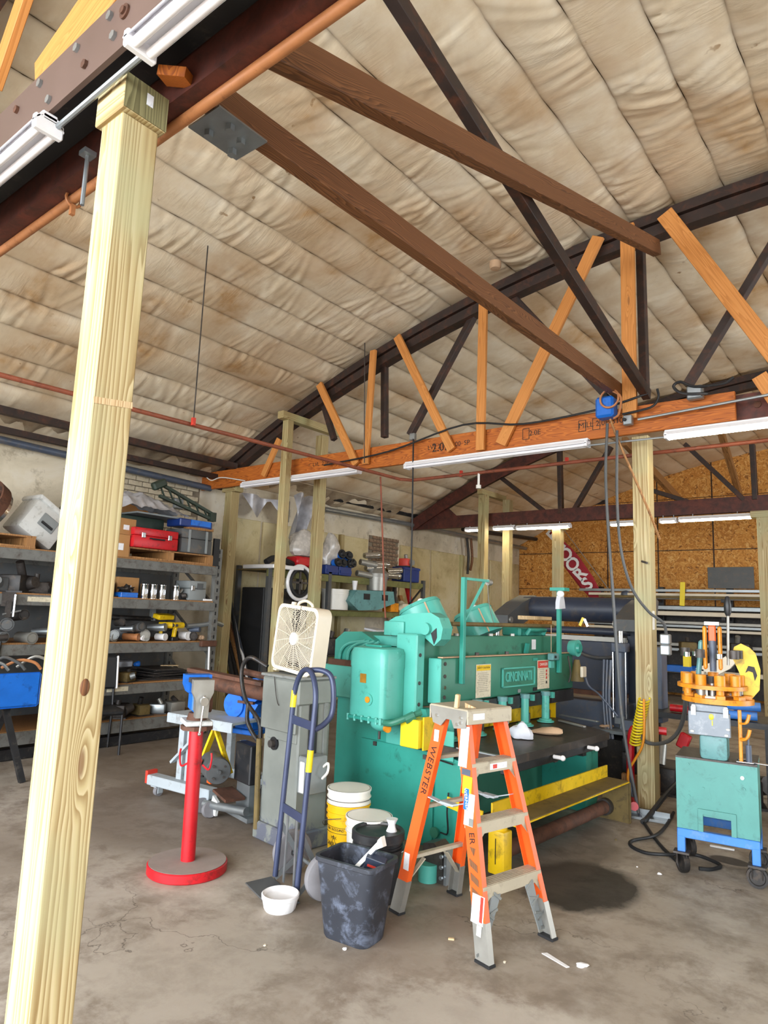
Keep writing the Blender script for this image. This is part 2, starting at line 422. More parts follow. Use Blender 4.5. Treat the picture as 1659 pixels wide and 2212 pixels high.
def brick_field(y0, y1, z0, z1, m, parent):
    protos = [MB().box((0, 0, 0), (.05, .2, .064), None, .004).mesh('brick', m) for _ in range(1)]
    k = 0
    for r in range(int((z1-z0)/.075)):
        y = y0+(.105 if r % 2 else 0)
        while y+.2 <= y1+.02:
            b = bpy.data.objects.new('brick', protos[0]); COL.objects.link(b); b.parent = parent
            b.location = (XL+.012+random.uniform(-.006, .006), y+.1, z0+.04+r*.075)
            b.rotation_euler = (random.uniform(-.02, .02), 0, random.uniform(-.02, .02)); y += .21; k += 1
    MB().box((XL-.01, (y0+y1)/2, (z0+z1)/2), (.03, y1-y0, z1-z0)).build('mortar_bed', M_mortar, parent)
brick_field(4.75, 6.15, 2.3, 3.35, M_paintbrick, wl)
brick_field(10.2, 11.15, 1.9, 3.1, M_brownbrick, wl)
for y0, y1 in ((6.62, 7.38), (7.42, 8.38), (8.44, 9.28), (9.36, 10.15), (11.2, 12.3), (12.36, 13.5), (13.56, 14.9), (14.95, 16.5)):
    MB().box((XL+.02, (y0+y1)/2, 1.5), (.05, y1-y0-.02, 3.0), None, .008).build('plaster_panel', M_cream, wl)
for y in (9.32, 13.53): MB().box((XL+.06, y, 1.5), (.12, .09, 3.0), None, .01).build('wall_batten', M_pine2, wl)

t = NT('oriented_strand_board'); v = t.coord()
vo = t.n('ShaderNodeTexVoronoi', {'Vector': t.n('ShaderNodeMapping', {'Vector': t.n('ShaderNodeVectorMath', {0: v, 1: t.n('ShaderNodeTexNoise', {'Vector': v, 'Scale': 5.0}).outputs['Color']}, operation='ADD').outputs[0], 'Scale': (1, 1, 1.7)}).outputs[0], 'Scale': 11.0})
sp = t.n('ShaderNodeSeparateColor', {'Color': vo.outputs['Color']}).outputs[0]
c = t.ramp(sp, [(.0, '#7a4a1c'), (.08, '#b0722f'), (.5, '#cb8a3c'), (.85, '#d89f52'), (1.0, '#e4b46c')])
c = t.mix(t.ramp(t.noise(v, 4.5, 4, .7), [(.66, 0.0), (.72, .7)]), c, '#5d3817')
M_osb = t.out(c, .75, t.bump(sp, .15, .004))
wf = tag(MB().box((-.85, YB+.15, 2.9), (15.9, .3, 5.8)).build('wall_far', M_steel_dk), kind='structure')
def archpoly(x0, x1, z0, z1):
    top = [(x1+(x0-x1)*i/4, min(z1, arch(x1+(x0-x1)*i/4)+.02)) for i in range(5)]
    return [(x0, z0), (x1, z0)]+top
x = XL
while x < 1.5:
    for z0, z1 in ((0.0, 1.21), (1.225, 2.36), (2.375, 3.28), (3.30, 4.5), (4.515, 5.7)):
        x1 = x+1.2
        if z0 > arch(x+.6)-.05 or z0 > arch(x1)-.02 and z0 > arch(x)-.02: continue
        if min(arch(x), arch(x1)) < z0: continue
        pts = archpoly(x+.008, x1-.008, z0, z1)
        MB().prism(pts, 'y', YB-.012-random.uniform(0, .01), YB+.005).build('strand_board', M_osb, wf)
    x += 1.216
tag(MB().box((XR+.15, 6.0, 4.9), (.3, 18, 1.8)).box((XR+.15, 2.1, 2), (.3, 10.2, 4.0)).box((XR+.15, 14.0, 2), (.3, 5.2, 4.0)).build('wall_right', M_plaster), kind='structure')
tag(MB().box((-7.75, YF-.15, 2.1), (1.9, .3, 4.2)).box((5.95, YF-.15, 2.1), (1.9, .3, 4.2)).box((-.85, YF-.15, 5.0), (15.6, .3, 1.6)).build('wall_front', M_plaster), kind='structure')

# roof deck and insulation strips ----------------------------------
t = NT('insulation_facing'); tc = t.n('ShaderNodeTexCoord'); uv = tc.outputs['UV']; v = t.coord()
sp = t.n('ShaderNodeSeparateXYZ', {0: uv})
e = t.math('ABSOLUTE', t.math('SUBTRACT', sp.outputs[0], .5)); e = t.math('MULTIPLY', e, 2.0)
big = t.noise(v, .75, 5, .6, .4); mid = t.noise(v, 3.2, 6, .65, .3)
c = t.ramp(mid, [(.3, '#d6c3a5'), (.5, '#e2d3b9'), (.7, '#eadfca')])
tan = t.math('MULTIPLY', t.ramp(big, [(.44, 0.0), (.62, 1.0)]), t.ramp(mid, [(.3, .25), (.65, .95)]))
c = t.mix(tan, c, '#b48c5b')
edge = t.math('MULTIPLY', t.math('POWER', e, 16.0), t.ramp(mid, [(.3, .3), (.6, .8)]))
c = t.mix(edge, c, '#6d543a')
spots = t.ramp(t.noise(v, 7, 3, .5), [(.70, 0.0), (.74, .8)])
c = t.mix(t.math('MULTIPLY', spots, t.ramp(t.noise(v, 1.1, 2), [(.5, 0.0), (.6, 1.0)])), c, '#8a6231')
wv = t.n('ShaderNodeMapping', {'Vector': uv, 'Scale': (1.1, 15, 1)}).outputs[0]
w1 = t.noise(wv, 1.0, 5, .6, 1.1)
w1 = t.math('MULTIPLY', w1, t.ramp(t.noise(v, 1.7, 3), [(.42, .15), (.6, 1.0)]))
M_insul = t.out(c, .5, t.bump(w1, .38, .02))
NY = np.concatenate([np.arange(-1.5, 1.2, .09), np.arange(1.2, 7.4, .022), np.arange(7.4, 12, .045), np.arange(12, 16.61, .09)])
NU = 11; US = np.linspace(0, 1, NU)
deck = []
xs = np.linspace(XL-.3, XR+.3, 40)
mb = MB(); mb.prism([(x, arch(x)+.34) for x in xs]+[(x, arch(x)+.16) for x in xs[::-1]], 'y', YF-.3, YB+.3)
ceil = mb.build('ceiling', M_dusty); tag(ceil, kind='structure')
rg = np.random.default_rng(5)
SW = .425
th_list = [(-.6+.0+i*SW)/RA for i in range(-19, 17)]
for si, th0 in enumerate(th_list):
    hi = th0 < .13
    ny = NY if hi else np.arange(-1.5, 16.7, .5)
    U, V = np.meshgrid(US, ny, indexing='ij')
    D = np.zeros_like(U)
    if hi:
        for cl in range(34):
            v0 = rg.uniform(-.5, 13); side = rg.integers(0, 2); tilt0 = rg.uniform(-.5, .5)
            k = rg.integers(4, 12); sp_ = rg.uniform(.035, .085); fan = rg.uniform(-.9, .9)
            amp = rg.uniform(.25, 1.0)
            for j in range(k):
                a = amp*rg.uniform(.006, .020); w = rg.uniform(.013, .028); L = rg.uniform(.35, 1.1)
                uu = U if side == 0 else 1-U
                cen = v0+(j-k/2)*sp_*(1+fan*uu)+tilt0*SW*uu
                env = np.exp(-(uu/L)**2)*np.clip(uu/.06, .15, 1)
                D += a*env*np.exp(-((V-cen)/w)**2)*(1 if j % 3 else -.7)
        for _ in range(60):
            v0 = rg.uniform(-1, 13); ln = rg.uniform(.15, .6)
            D += rg.uniform(-.012, .02)*np.exp(-((V-v0)/ln)**2)*np.sin(np.pi*U)
    sag = .015*(np.clip(4*U*(1-U), 0, 1))**.7*(1+.5*np.sin(V*1.3+si*2.1))
    seamj = .006*np.sin(V*9+si)*(np.abs(U-.5)*2)**8
    th = th0+U*SW/RA
    rr = RA+.03-sag-D
    X = XC+rr*np.sin(th)+seamj; Z = CROWN-RA+rr*np.cos(th)
    co = np.stack([X, V, Z], -1).reshape(-1, 3)
    nu, nv = U.shape
    idx = np.arange(nu*nv).reshape(nu, nv)
    q = np.stack([idx[:-1, :-1], idx[1:, :-1], idx[1:, 1:], idx[:-1, 1:]], -1).reshape(-1, 4)
    me = bpy.data.meshes.new('insulation_strip')
    me.vertices.add(len(co)); me.vertices.foreach_set('co', co.ravel().astype(np.float32))
    me.loops.add(q.size); me.loops.foreach_set('vertex_index', q.ravel().astype(np.int32))
    me.polygons.add(len(q)); me.polygons.foreach_set('loop_start', np.arange(0, q.size, 4, dtype=np.int32))
    me.polygons.foreach_set('use_smooth', np.ones(len(q), bool))
    uvl = me.uv_layers.new(name='UVMap')
    uvc = np.stack([U, V], -1).reshape(-1, 2)[q.ravel()]
    uvl.data.foreach_set('uv', uvc.ravel().astype(np.float32))
    me.materials.append(M_insul); me.update(); me.validate()
    o = bpy.data.objects.new('insulation_strip', me); COL.objects.link(o); o.parent = ceil
# loose edge of the facing hanging over the left wall head
def loose(u, w):
    y = -1.5+u*12.2; drop = .16+.05*math.sin(y*3.1)+.04*math.sin(y*7.7)
    return (-8.05-.42*w, y, arch(-8.05)-.05-drop*w+.02*math.sin(y*21)*(1-w)*w*4)
MB().quadgrid(loose, 220, 5).build('insulation_edge', M_insul, ceil)

# ================================================================ trusses
def arc_bar(x0, x1, up, dn, y0, y1, n=40):
    mb = MB(); xs = [x0+(x1-x0)*i/n for i in range(n+1)]
    mb.prism([(x, arch(x)-up) for x in xs]+[(x, arch(x)-dn) for x in xs[::-1]], 'y', y0, y1); return mb
def truss(Y, label, chord_ranges):
    T_ = T('roof_truss', label, 'roof truss', (0, Y, 0), group=None)
    arc_bar(-8.3, 6.6, .03, .13, -.11, .07).build('top_chord', M_steel_dk, T_)
    arc_bar(-8.3, 6.6, .15, .26, -.09, .05).build('top_chord', M_steel_dk, T_)
    for x0, x1 in chord_ranges:
        MB().box(((x0+x1)/2, -.05, 3.46), (x1-x0, .012, .24)).box(((x0+x1)/2, 0, 3.345), (x1-x0, .11, .012)).box(((x0+x1)/2, 0, 3.575), (x1-x0, .11, .012)).build('bottom_chord', M_red_steel, T_)
    return T_
def sweb(T_, a, b, w=.075, m=None, d=.07):
    a = Vector(a)-Vector((0, T_.location.y, 0)); b = Vector(b)-Vector((0, T_.location.y, 0))
    lumber('steel_web', a, b, d, w, m or M_steel_dk, T_, up=(0, 1, 0))
def wweb(T_, a, b, w=.1, m=None):
    a = Vector(a)-Vector((0, T_.location.y, 0)); b = Vector(b)-Vector((0, T_.location.y, 0))
    o = lumber('timber_web', a, b, w, .04, m or M_stud, T_, up=(0, 1, 0), bev=.003); return o
# middle truss
T2 = truss(6.35, 'arched dark truss in the middle, sistered with orange timber webs', [(-1.35, 6.6)])
w_ = lumber('laminated_chord', (-8.55, -.15, 3.455), (-1.15, -.15, 3.455), .26, .045, M_lvl, T2, up=(0, 1, 0)); w_['label'] = 'orange laminated timber bottom chord with printed grade marks'
w_.rotation_euler = w_.rotation_euler
for a, b, w in (((-6.074, 6.140, 4.544), (-5.363, 6.140, 3.386), .1), ((-5.157, 6.130, 4.808), (-5.205, 6.130, 3.368), .085), ((-4.801, 6.140, 4.910), (-3.977, 6.140, 3.400), .1), ((-3.604, 6.130, 5.015), (-3.607, 6.130, 3.348), .1), ((-2.307, 6.140, 5.371), (-3.368, 6.140, 3.386), .125), ((-2.019, 6.130, 5.395), (-2.022, 6.130, 3.456), .13), ((-1.674, 6.140, 5.392), (-0.753, 6.140, 3.677), .15), ((-6.780, 6.140, 3.895), (-7.063, 6.140, 3.404), .09), ((-0.954, 6.140, 3.669), (-0.710, 6.140, 3.165), .12)):
    wweb(T2, a, b, w)
for a, b, w in (((-3.853, 6.360, 5.032), (-4.719, 6.360, 3.720), .085), ((-5.175, 6.380, 4.755), (-5.127, 6.380, 3.750), .08), ((-3.363, 6.360, 5.125), (-2.348, 6.360, 3.824), .07), ((-1.981, 6.400, 5.250), (-1.967, 6.400, 3.768), .10), ((-0.817, 6.360, 4.942), (-1.576, 6.360, 3.754), .10), ((-6.183, 6.360, 4.336), (-5.963, 6.360, 3.825), .07)):
    sweb(T2, a, b, w)
for k, (s, px) in enumerate((('2.0E', 1.55), ('LVL 2.0E-3100  SP', 2.6), ('MILL 2.0E-3100', .85), ('=  LVL  2.0E', 4.6))):
    text('grade_stamp', s, .075, M_ink, T2, face((-1.15-px*1.0-.3, -.1735, 3.47), (1, 0, 0), (0, 0, 1)), .0006)
text('grade_stamp', '2.0E', .14, M_ink, T2, face((-4.15, -.1735, 3.46), (1, 0, 0), (0, 0, 1)), .0006)
for x in (-3.1, -2.5, -2.36):
    mb = MB()
    for q in ((-.035, 0), (.035, 0)): mb.box((x+q[0], -.1735, 3.47), (.006, .001, .11))
    for q in (-.055, .055): mb.box((x, -.1735, 3.47+q), (.075, .001, .006))
    mb.build('grade_stamp', M_ink, T2)
for x in (-1.25, -1.0, -.7): MB().cyl((x, -.07, 3.47), (x, -.055, 3.47), .03, seg=12).build('bolt_head', M_rust, T2)
# near truss overhead
T1 = truss(1.2, 'near truss crossing overhead at the top left corner', [])
MB().box((-2.0, .045, 3.555), (9, .012, .23)).box((-2.0, .075, 3.443), (9, .075, .012)).build('bottom_chord', M_red_steel, T1)
MB().box((-2.0, -.075, 3.61), (9, .21, .07)).build('gap_shade_board', M_blackp, T1)  # black board standing in for the shade of the open gap
MB().box((-2.0, -.195, 3.56), (9, .018, .22)).build('splice_plate', M_brown_plate, T1)
for i, (px, py) in enumerate(((-2.62, 3.62), (-2.52, 3.50), (-2.33, 3.62), (-2.25, 3.51), (-2.1, 3.62), (-2.06, 3.52), (-1.8, 3.62), (-2.82, 3.6), (-1.45, 3.55))):
    MB().cyl((px, -.204, py), (px, -.216, py), .017, seg=6).build('bolt', M_galv if i % 4 != 3 else M_rust, T1)
for px in (-2.0, -1.68): MB().cyl((px, -.204, 3.58), (px, -.212, 3.58), .026, seg=16).cyl((px, -.212, 3.58), (px, -.22, 3.58), .014, seg=12).build('bolt', M_rust, T1)
MB().box((-1.99, .0, 3.475), (.11, .07, .035), (.15, .2, .5)).build('broken_shim', M_lvl, T1)
MB().cyl((-2.6, .0, 3.44), (-2.6, .0, 3.20), .009, seg=8).box((-2.6, 0, 3.43), (.05, .05, .02)).build('hanger_rod', M_galv, T1)
wweb(T1, (-2.958, 1.120, 3.858), (-2.199, 1.120, 4.071), .27, M_stud)
wweb(T1, (-3.285, 1.050, 3.973), (-2.955, 1.050, 4.474), .11, M_stud)
lumber('timber_web', (-1.62, -.16, 3.5), (-1.35, -.16, 4.4), .1, .04, M_pine2, T1, up=(0, 1, 0))
# far truss
T3 = truss(11.5, 'far red-brown truss in front of the strand board wall', [(-8.4, 6.6)])
for a, b, w in (((-6.320, 11.500, 4.298), (-5.322, 11.500, 3.507), .1), ((-5.087, 11.500, 4.704), (-5.060, 11.500, 3.491), .12), ((-4.131, 11.500, 4.629), (-4.840, 11.500, 3.495), .11), ((-2.904, 11.500, 4.516), (-2.065, 11.500, 3.528), .12), ((-1.924, 11.500, 4.392), (-1.913, 11.500, 3.517), .13), ((-3.451, 11.550, 3.795), (-2.871, 11.550, 3.557), .1)):
    sweb(T3, a, b, w)
MB().prism([(-8.3, 3.35), (-7.0, 3.35), (-7.7, 3.95)], 'y', -.06, -.04).build('gusset_plate', M_red_steel, T3)
arc_bar(-8.3, -4.3, .05, .3, -.12, -.11, 20).build('chord_cover', M_red_steel, T3)

# struts between the trusses
def strut(name, a, b, w, h, m, label, up=(0, 0, 1), extra=None):
    a, b = Vector(a), Vector(b); o = lumber(name, a, b, w, h, m, None, up); return tag(o, label, 'strut')
b2 = strut('timber_strut', (-2.12, 1.25, 3.62), (-2.13, 6.24, 3.75), .075, .13, M_chip, 'long brown timber strut ending above the blue hose reel')
pl = MB().box((-.0, .3, 0), (.20, .25, .008)).build('splice_plate', M_galv, None); pl.parent = None
pl.matrix_world = Matrix.Translation((-2.14, 1.25, 3.535)); tag(pl, 'grey bolted splice plate under the near end of the brown strut', 'plate')
for x, y in ((-.05, .24), (.05, .27), (.02, .35), (-.06, .37)): MB().cyl((x, y, -.004), (x, y, -.03), .02, seg=6).build('bolt', M_galv, pl)
b1 = strut('timber_strut', (-1.77, 1.3, 3.62), (-1.75, 6.12, 5.06), .075, .14, M_chip, 'brown sloping strut that rises to the crown of the middle truss')
b3 = strut('steel_brace', (-1.885, 1.3, 4.88), (-1.885, 6.2, 3.68), .10, .07, M_steel_dk, 'dark steel brace slanting down from the roof to the middle truss', (1, 0, 0))
strut('timber_strut', (-3.9, 11.5, 4.7), (-3.996, 15.500, 4.205), .09, .16, M_pallet, 'pale weathered strut sloping behind the right timber post')
strut('timber_strut', (-2.5, 11.6, 5.2), (-2.852, 15.500, 4.223), .1, .14, M_pallet, 'weathered strut with a pale split end, right of the timber post')

# ================================================================ posts
def post(x, y, z1, w, m, label, cap=None, z0=0.0):
    T_ = T('timber_post', label, 'post', (x, y, 0))
    lumber('shaft', (0, 0, z0), (0, 0, z1), w, w, m, T_, up=(0, 1, 0), bev=.005)
    if cap:
        (cx_, cy_, cz) = cap
        o = lumber('cap_block', (-cx_/2, 0, z1+cz/2), (cx_/2, 0, z1+cz/2), cz, cy_, m, T_, up=(0, 1, 0), bev=.004)
    return T_
pf = post(-2.16, 1.14, 3.30, .142, M_pine, 'large pale treated timber post in the left foreground', (.19, .172, .135))
MB().box((.0955, 0, 3.3675), (.003, .168, .131)).build('end_grain', M_pine_end, pf)
panel('paper_tag', face((-2.16+2.16+.0975, .01, 3.38), (0, 1, 0), (0, 0, 1)), .025, .045, M_paper, pf)
for z in (1.72,): MB().box((.0722, 0, 2.26), (.001, .140, .022), (.12, 0, 0)).build('pale_band', M_board, pf)
MB().sph((.072, .0, 1.33), .018, (.25, .9, 1.5), 10, 8).build('wood_knot', M_chip, pf)
pr = post(-1.99, 6.37, 3.33, .15, M_pine, 'square timber post carrying the middle truss, hose looped around it')
MB().cyl((0, -.075, 2.15), (.06, -.12, 2.13), .01, seg=8).build('steel_peg', M_iron, pr)
MB().box((.077, -.02, 1.62), (.012, .05, .17), None, .004).build('light_switch', M_white, pr)
post(-7.98, 6.36, 3.28, .15, M_pine2, 'weathered timber post against the left wall beside the rack', (.3, .16, .1))
pt = post(-6.45, 5.98, 4.06, .105, M_pine2, 'tall front post of the pair behind the box fan')
lumber('cap_beam', (0, -.15, 4.11), (0, .95, 4.11), .11, .1, M_pine2, pt, bev=.004)
post(-6.55, 6.74, 4.04, .13, M_pine2, 'rear post of the pair behind the box fan')
pq = post(-6.5, 11.2, 3.9, .15, M_pine2, 'tall front post of the pair under the far truss')
lumber('cap_beam', (0, -.15, 3.95), (0, .8, 3.95), .12, .1, M_pine2, pq)
post(-6.3, 11.8, 3.88, .15, M_pine, 'rear post of the pair under the far truss')
post(-5.12, 11.5, 3.2, .16, M_pine, 'short timber post under the far truss beside the red flag', (.34, .16, .1))
post(-1.78, 11.4, 3.22, .2, M_pine, 'timber post under the far truss at the right edge', (.36, .2, .1))

# ================================================================ strip lights
def strip_light(a, b, label, lit=False, w=.11, stem=0):
    a, b = Vector(a), Vector(b); L = (b-a).length
    T_ = T('strip_light', label, 'ceiling light', (a+b)/2, rz=math.atan2((b-a).y, (b-a).x), group=None)
    h = L/2
    MB().box((0, 0, .035), (L, .06, .04), None, .006).prism([(-w/2, .0), (-.03, .03), (.03, .03), (w/2, .0), (w/2, .006), (.03, .04), (-.03, .04), (-w/2, .006)], 'x', -h, h).build('housing', M_whitepaint, T_)
    for y in (-w/4, w/4): MB().cyl((-h+.03, y, -.012), (h-.03, y, -.012), .016, seg=12).build('tube', M_tube_on if lit else M_tube_off, T_)
    for s in (-1, 1): MB().box((s*(h-.015), 0, 0), (.03, w, .06), None, .006).build('end_cap', M_whitepaint, T_)
    if stem:
        for s in (-1, 1): MB().cyl((s*h*.6, 0, .05), (s*h*.6, 0, stem), .008, seg=8).build('hanger', M_galv, T_)
    return T_
strip_light((-3.72, 1.0, 3.385), (-2.5, 1.0, 3.385), 'white unlit tube fixture at the left edge, left of the near post')
strip_light((-1.9, 1.0, 3.385), (-.68, 1.0, 3.385), 'white unlit tube fixture overhead, right of the near post top')
strip_light((-7.412, 6.080, 3.307), (-5.260, 6.080, 3.255), 'unlit white fixture under the middle truss, behind the tall posts')
strip_light((-4.571, 6.100, 3.266), (-2.404, 6.100, 3.256), 'unlit white fixture under the centre of the middle truss')
strip_light((-1.705, 6.100, 3.235), (-0.798, 6.100, 3.241), 'lit fixture under the middle truss, right of its post', True)
for a, b, l in (((-7.024, 11.420, 3.273), (-6.543, 11.420, 3.261), 'short lit tube fixture left of the far post pair'), ((-6.401, 11.420, 3.272), (-5.938, 11.420, 3.260), 'short lit tube fixture behind the far post pair'), ((-5.909, 11.420, 3.249), (-4.842, 11.420, 3.250), 'lit tube fixture above the red flag'), ((-4.133, 11.420, 3.231), (-3.557, 11.420, 3.242), 'lit tube fixture just left of the middle timber post'), ((-3.311, 11.420, 3.244), (-3.036, 11.420, 3.245), 'short lit tube fixture just right of the middle timber post'), ((-3.015, 11.420, 3.244), (-1.940, 11.420, 3.257), 'long lit tube fixture left of the right edge post')):
    strip_light(a, b, l, True, .12, 3.342-(a[2]+b[2])/2)

# ================================================================ pipes, conduit, cables
def line(name, pts, r, m, label, cat, seg=8, sm=0):
    return tag(MB().tube(smooth_pts(pts, sm) if sm else pts, r, seg).build(name, m), label, cat)
o = line('sprinkler_pipe', [(-5.2, 1.34, 3.42), (-1.0, 1.3, 3.42), (.6, 1.29, 3.42)], .021, M_copper, 'orange rusty pipe running under the near truss', 'pipe', 12)
MB().tube(arc((-2.95, 1.32, 3.42), .034, 0, 2*math.pi, 14, 'yz')[:-1], .007, 6, True).box((-2.95, 1.32, 3.37), (.02, .02, .05)).build('pipe_hanger', M_copper, o)
o = line('conduit', [(-2.5, 1.03, 3.40), (-1.9, 1.03, 3.40)], .011, M_galv, 'short grey conduit joining the two overhead fixtures', 'conduit')
o = line('sprinkler_pipe', [(-5.25, 1.6, 3.22), (-5.12, 3.55, 3.22), (-5.0, 6.55, 3.24), (-4.9, 6.68, 3.24), (-1.0, 6.78, 3.27), (3, 6.9, 3.27)], .02, M_piperust, 'thin red sprinkler pipe running along the bay and under the middle truss', 'pipe', 10)
for p in ((-5.08, 3.55, 3.22), (-4.2, 6.7, 3.24), (-2.9, 6.74, 3.26)): MB().box((0, 0, .02), (.03, .03, .07)).build('hanger', M_redlt, o).location = p
MB().cyl((-3.96, 6.7, 3.24), (-3.96, 6.7, 3.1), .014, seg=8).cyl((-3.96, 6.7, 3.1), (-3.96, 6.7, 3.06), .03, seg=10).build('sprinkler_head', M_white, o)
line('hanger_rod', [(-5.08, 3.55, 3.25), (-5.08, 3.55, 4.95)], .006, M_iron, 'thin dark rod hanging from the ceiling to the red pipe, by the near post', 'rod')
line('hanger_rod', [(-5.160, 6.050, 3.364), (-5.247, 6.050, 5.073)], .006, M_iron, 'thin dark rod hanging in front of the middle truss', 'rod')
line('drop_cable', [(-4.478, 6.100, 3.583), (-4.381, 6.000, 2.459), (-4.376, 6.000, 1.723)], .009, M_black, 'black drop cord hanging behind the shear', 'cord')
line('drop_cable', [(-5.420, 6.690, 3.335), (-5.361, 6.700, 2.608), (-5.278, 6.700, 1.672), (-5.257, 6.700, 1.530)], .011, M_piperust, 'reddish drop cord hanging beside the black one', 'cord')
MB_ = MB().box((0, 0, 0), (.07, .05, .08), None, .005)
jb = MB_.build('junction_box', M_galv); jb.location = (-4.500, 6.120, 3.613); tag(jb, 'small grey box on the orange chord above the black drop cord', 'junction box')
line('black_cable', [(-5.874, 6.100, 3.421), (-4.831, 6.100, 3.478), (-3.815, 6.100, 3.652), (-3.094, 6.100, 3.557), (-2.320, 6.100, 3.585), (-1.846, 6.100, 3.662)], .011, M_black, 'black cable draped along the orange chord', 'cable', 8, 5)
line('black_cable', [(-1.758, 6.080, 3.684), (-1.752, 6.080, 3.596), (-1.822, 6.080, 3.521), (-2.073, 6.080, 3.496)], .011, M_black, 'short black cable looping past the steel brace foot', 'cable', 8, 5)
cb = line('black_cable', [(-1.330, 6.050, 3.557), (-1.535, 6.050, 3.593), (-1.611, 6.050, 3.670), (-1.552, 6.050, 3.701), (-1.439, 6.050, 3.638), (-1.219, 6.050, 3.619), (-1.129, 6.050, 3.663)], .013, M_blackp, 'cable coil around the grey box at the right of the chord', 'cable', 8, 5)
jb = T('junction_box', 'grey junction box at the right end of the orange chord', 'junction box', (-1.445, 6.100, 3.595))
MB().box((0, 0, 0), (.13, .07, .12), None, .008).build('body', M_galv, jb); MB().box((0, -.04, 0), (.115, .01, .105), None, .004).build('cover', M_galv, jb)
line('conduit', [(-1.935, 6.080, 3.426), (-0.753, 6.080, 3.483)], .012, M_galv, 'grey conduit on the face of the orange chord', 'conduit')
jb = T('switch_box', 'small grey switch box with cables right of the blue reel', 'switch box', (-2.022, 6.080, 3.430))
MB().box((0, 0, 0), (.08, .06, .09), None, .006).build('body', M_galv, jb); MB().cyl((-.02, -.03, 0), (-.02, -.06, 0), .015, seg=10).build('knob', M_black, jb)
line('conduit', [(-2.396, 6.080, 3.241), (-1.700, 6.080, 3.230)], .01, M_galv, 'thin conduit between the two fixtures under the middle truss', 'conduit')
line('conduit', [(-8.3, .5, 3.48), (-8.3, 6.2, 3.34)], .045, M_slate, 'grey pipe along the head of the left wall', 'pipe', 12)
line('steel_beam', [(-7.75, .0, 3.62), (-7.75, 6.2, 3.62)], .06, M_steel_dk, 'dark steel eave beam along the left side of the roof', 'beam', 4)
line('steel_beam', [(-8.15, .0, 3.5), (-8.15, 6.2, 3.5)], .05, M_steel_dk, 'dark lower steel bar beside the left wall head', 'beam', 4)
line('wall_pipe', [(-8.300, 8.905, 3.627), (-8.300, 10.861, 3.646), (-8.300, 16.691, 3.704)], .06, M_blackp, 'black pipe along the left wall beyond the middle truss', 'pipe', 12)
line('wall_pipe', [(-8.300, 8.678, 3.381), (-8.300, 11.032, 3.429), (-8.300, 17.260, 3.443)], .045, M_galv, 'shiny grey pipe below the black wall pipe', 'pipe', 12)
line('wall_pipe', [(-8.250, 9.016, 3.942), (-8.250, 9.037, 3.644)], .07, M_blackp, 'black vertical pipe joining the wall pipe', 'pipe', 12)
line('thin_cord', [(-8.2, 6.0, 3.5), (-8.1, 6.05, 3.42), (-7.9, 6.08, 3.45), (-7.4, 6.1, 3.36)], .008, M_white, 'thin pale cord at the left end of the orange chord', 'cord', 6, 5)
sd = T('smoke_detector', 'round beige detector on the ceiling beside the middle truss', 'detector', (-3.331, 5.900, 5.281))
MB().lathe([(.0, -.05), (.05, -.045), (.062, -.02), (.062, .03)], 16).build('body', M_tan, sd)
# hose reel
hr = T('hose_reel', 'blue hose reel hanging from the orange chord', 'hose reel', (-2.205, 6.030, 3.561))
MB().box((0, 0, 0), (.17, .14, .2), None, .02).build('case', M_blue, hr)
MB().box((0, -.01, .115), (.05, .08, .04), None, .005).box((-.03, .02, .14), (.02, .05, .05)).build('bracket', M_blackp, hr)
MB().tube(arc((.06, -.09, .06), .085, 0, 2*math.pi, 20, 'xz')[:-1], .010, 6, True).tube(smooth_pts([(.1, -.1, .12), (.17, -.1, .05), (.15, -.1, -.1), (.1, -.1, -.14)], 5), .01, 6).build('hose', M_copper, hr)
line('air_hose', [(-2.143, 5.950, 3.429), (-2.091, 6.000, 3.237), (-1.986, 6.050, 2.935), (-1.872, 6.120, 2.599), (-1.821, 6.270, 2.343)], .011, M_pallet, 'orange-tan hose slanting from the reel to the timber post', 'hose', 8, 5)
line('drop_cable', [(-2.169, 5.950, 3.389), (-2.188, 5.950, 2.807), (-2.132, 5.950, 1.768), (-2.109, 5.950, 1.369), (-2.065, 5.950, 0.753), (-1.955, 5.991, 0.020)], .014, M_greyd, 'grey drop cord from the reel down past the press brake', 'cord', 8, 6)
line('drop_cable', [(-2.091, 5.980, 3.320), (-2.099, 5.980, 2.678), (-2.068, 5.980, 2.218), (-2.003, 6.050, 1.895), (-1.898, 6.150, 1.699), (-1.803, 6.250, 1.603), (-1.789, 6.300, 1.495)], .013, M_greyd, 'grey-brown cord curving from the reel to the outlet box on the post', 'cord', 8, 6)
ob = T('outlet_box', 'grey outlet box hanging at the right side of the timber post', 'outlet box', (-1.798, 6.300, 1.415))
MB().box((0, 0, .045), (.085, .07, .09), None, .01).build('upper_body', M_galv, ob); MB().box((0, 0, -.05), (.085, .07, .09), None, .01).build('lower_body', M_galv, ob); MB().cyl((0, 0, .09), (0, 0, .12), .012, seg=8).build('cord_grip', M_black, ob)

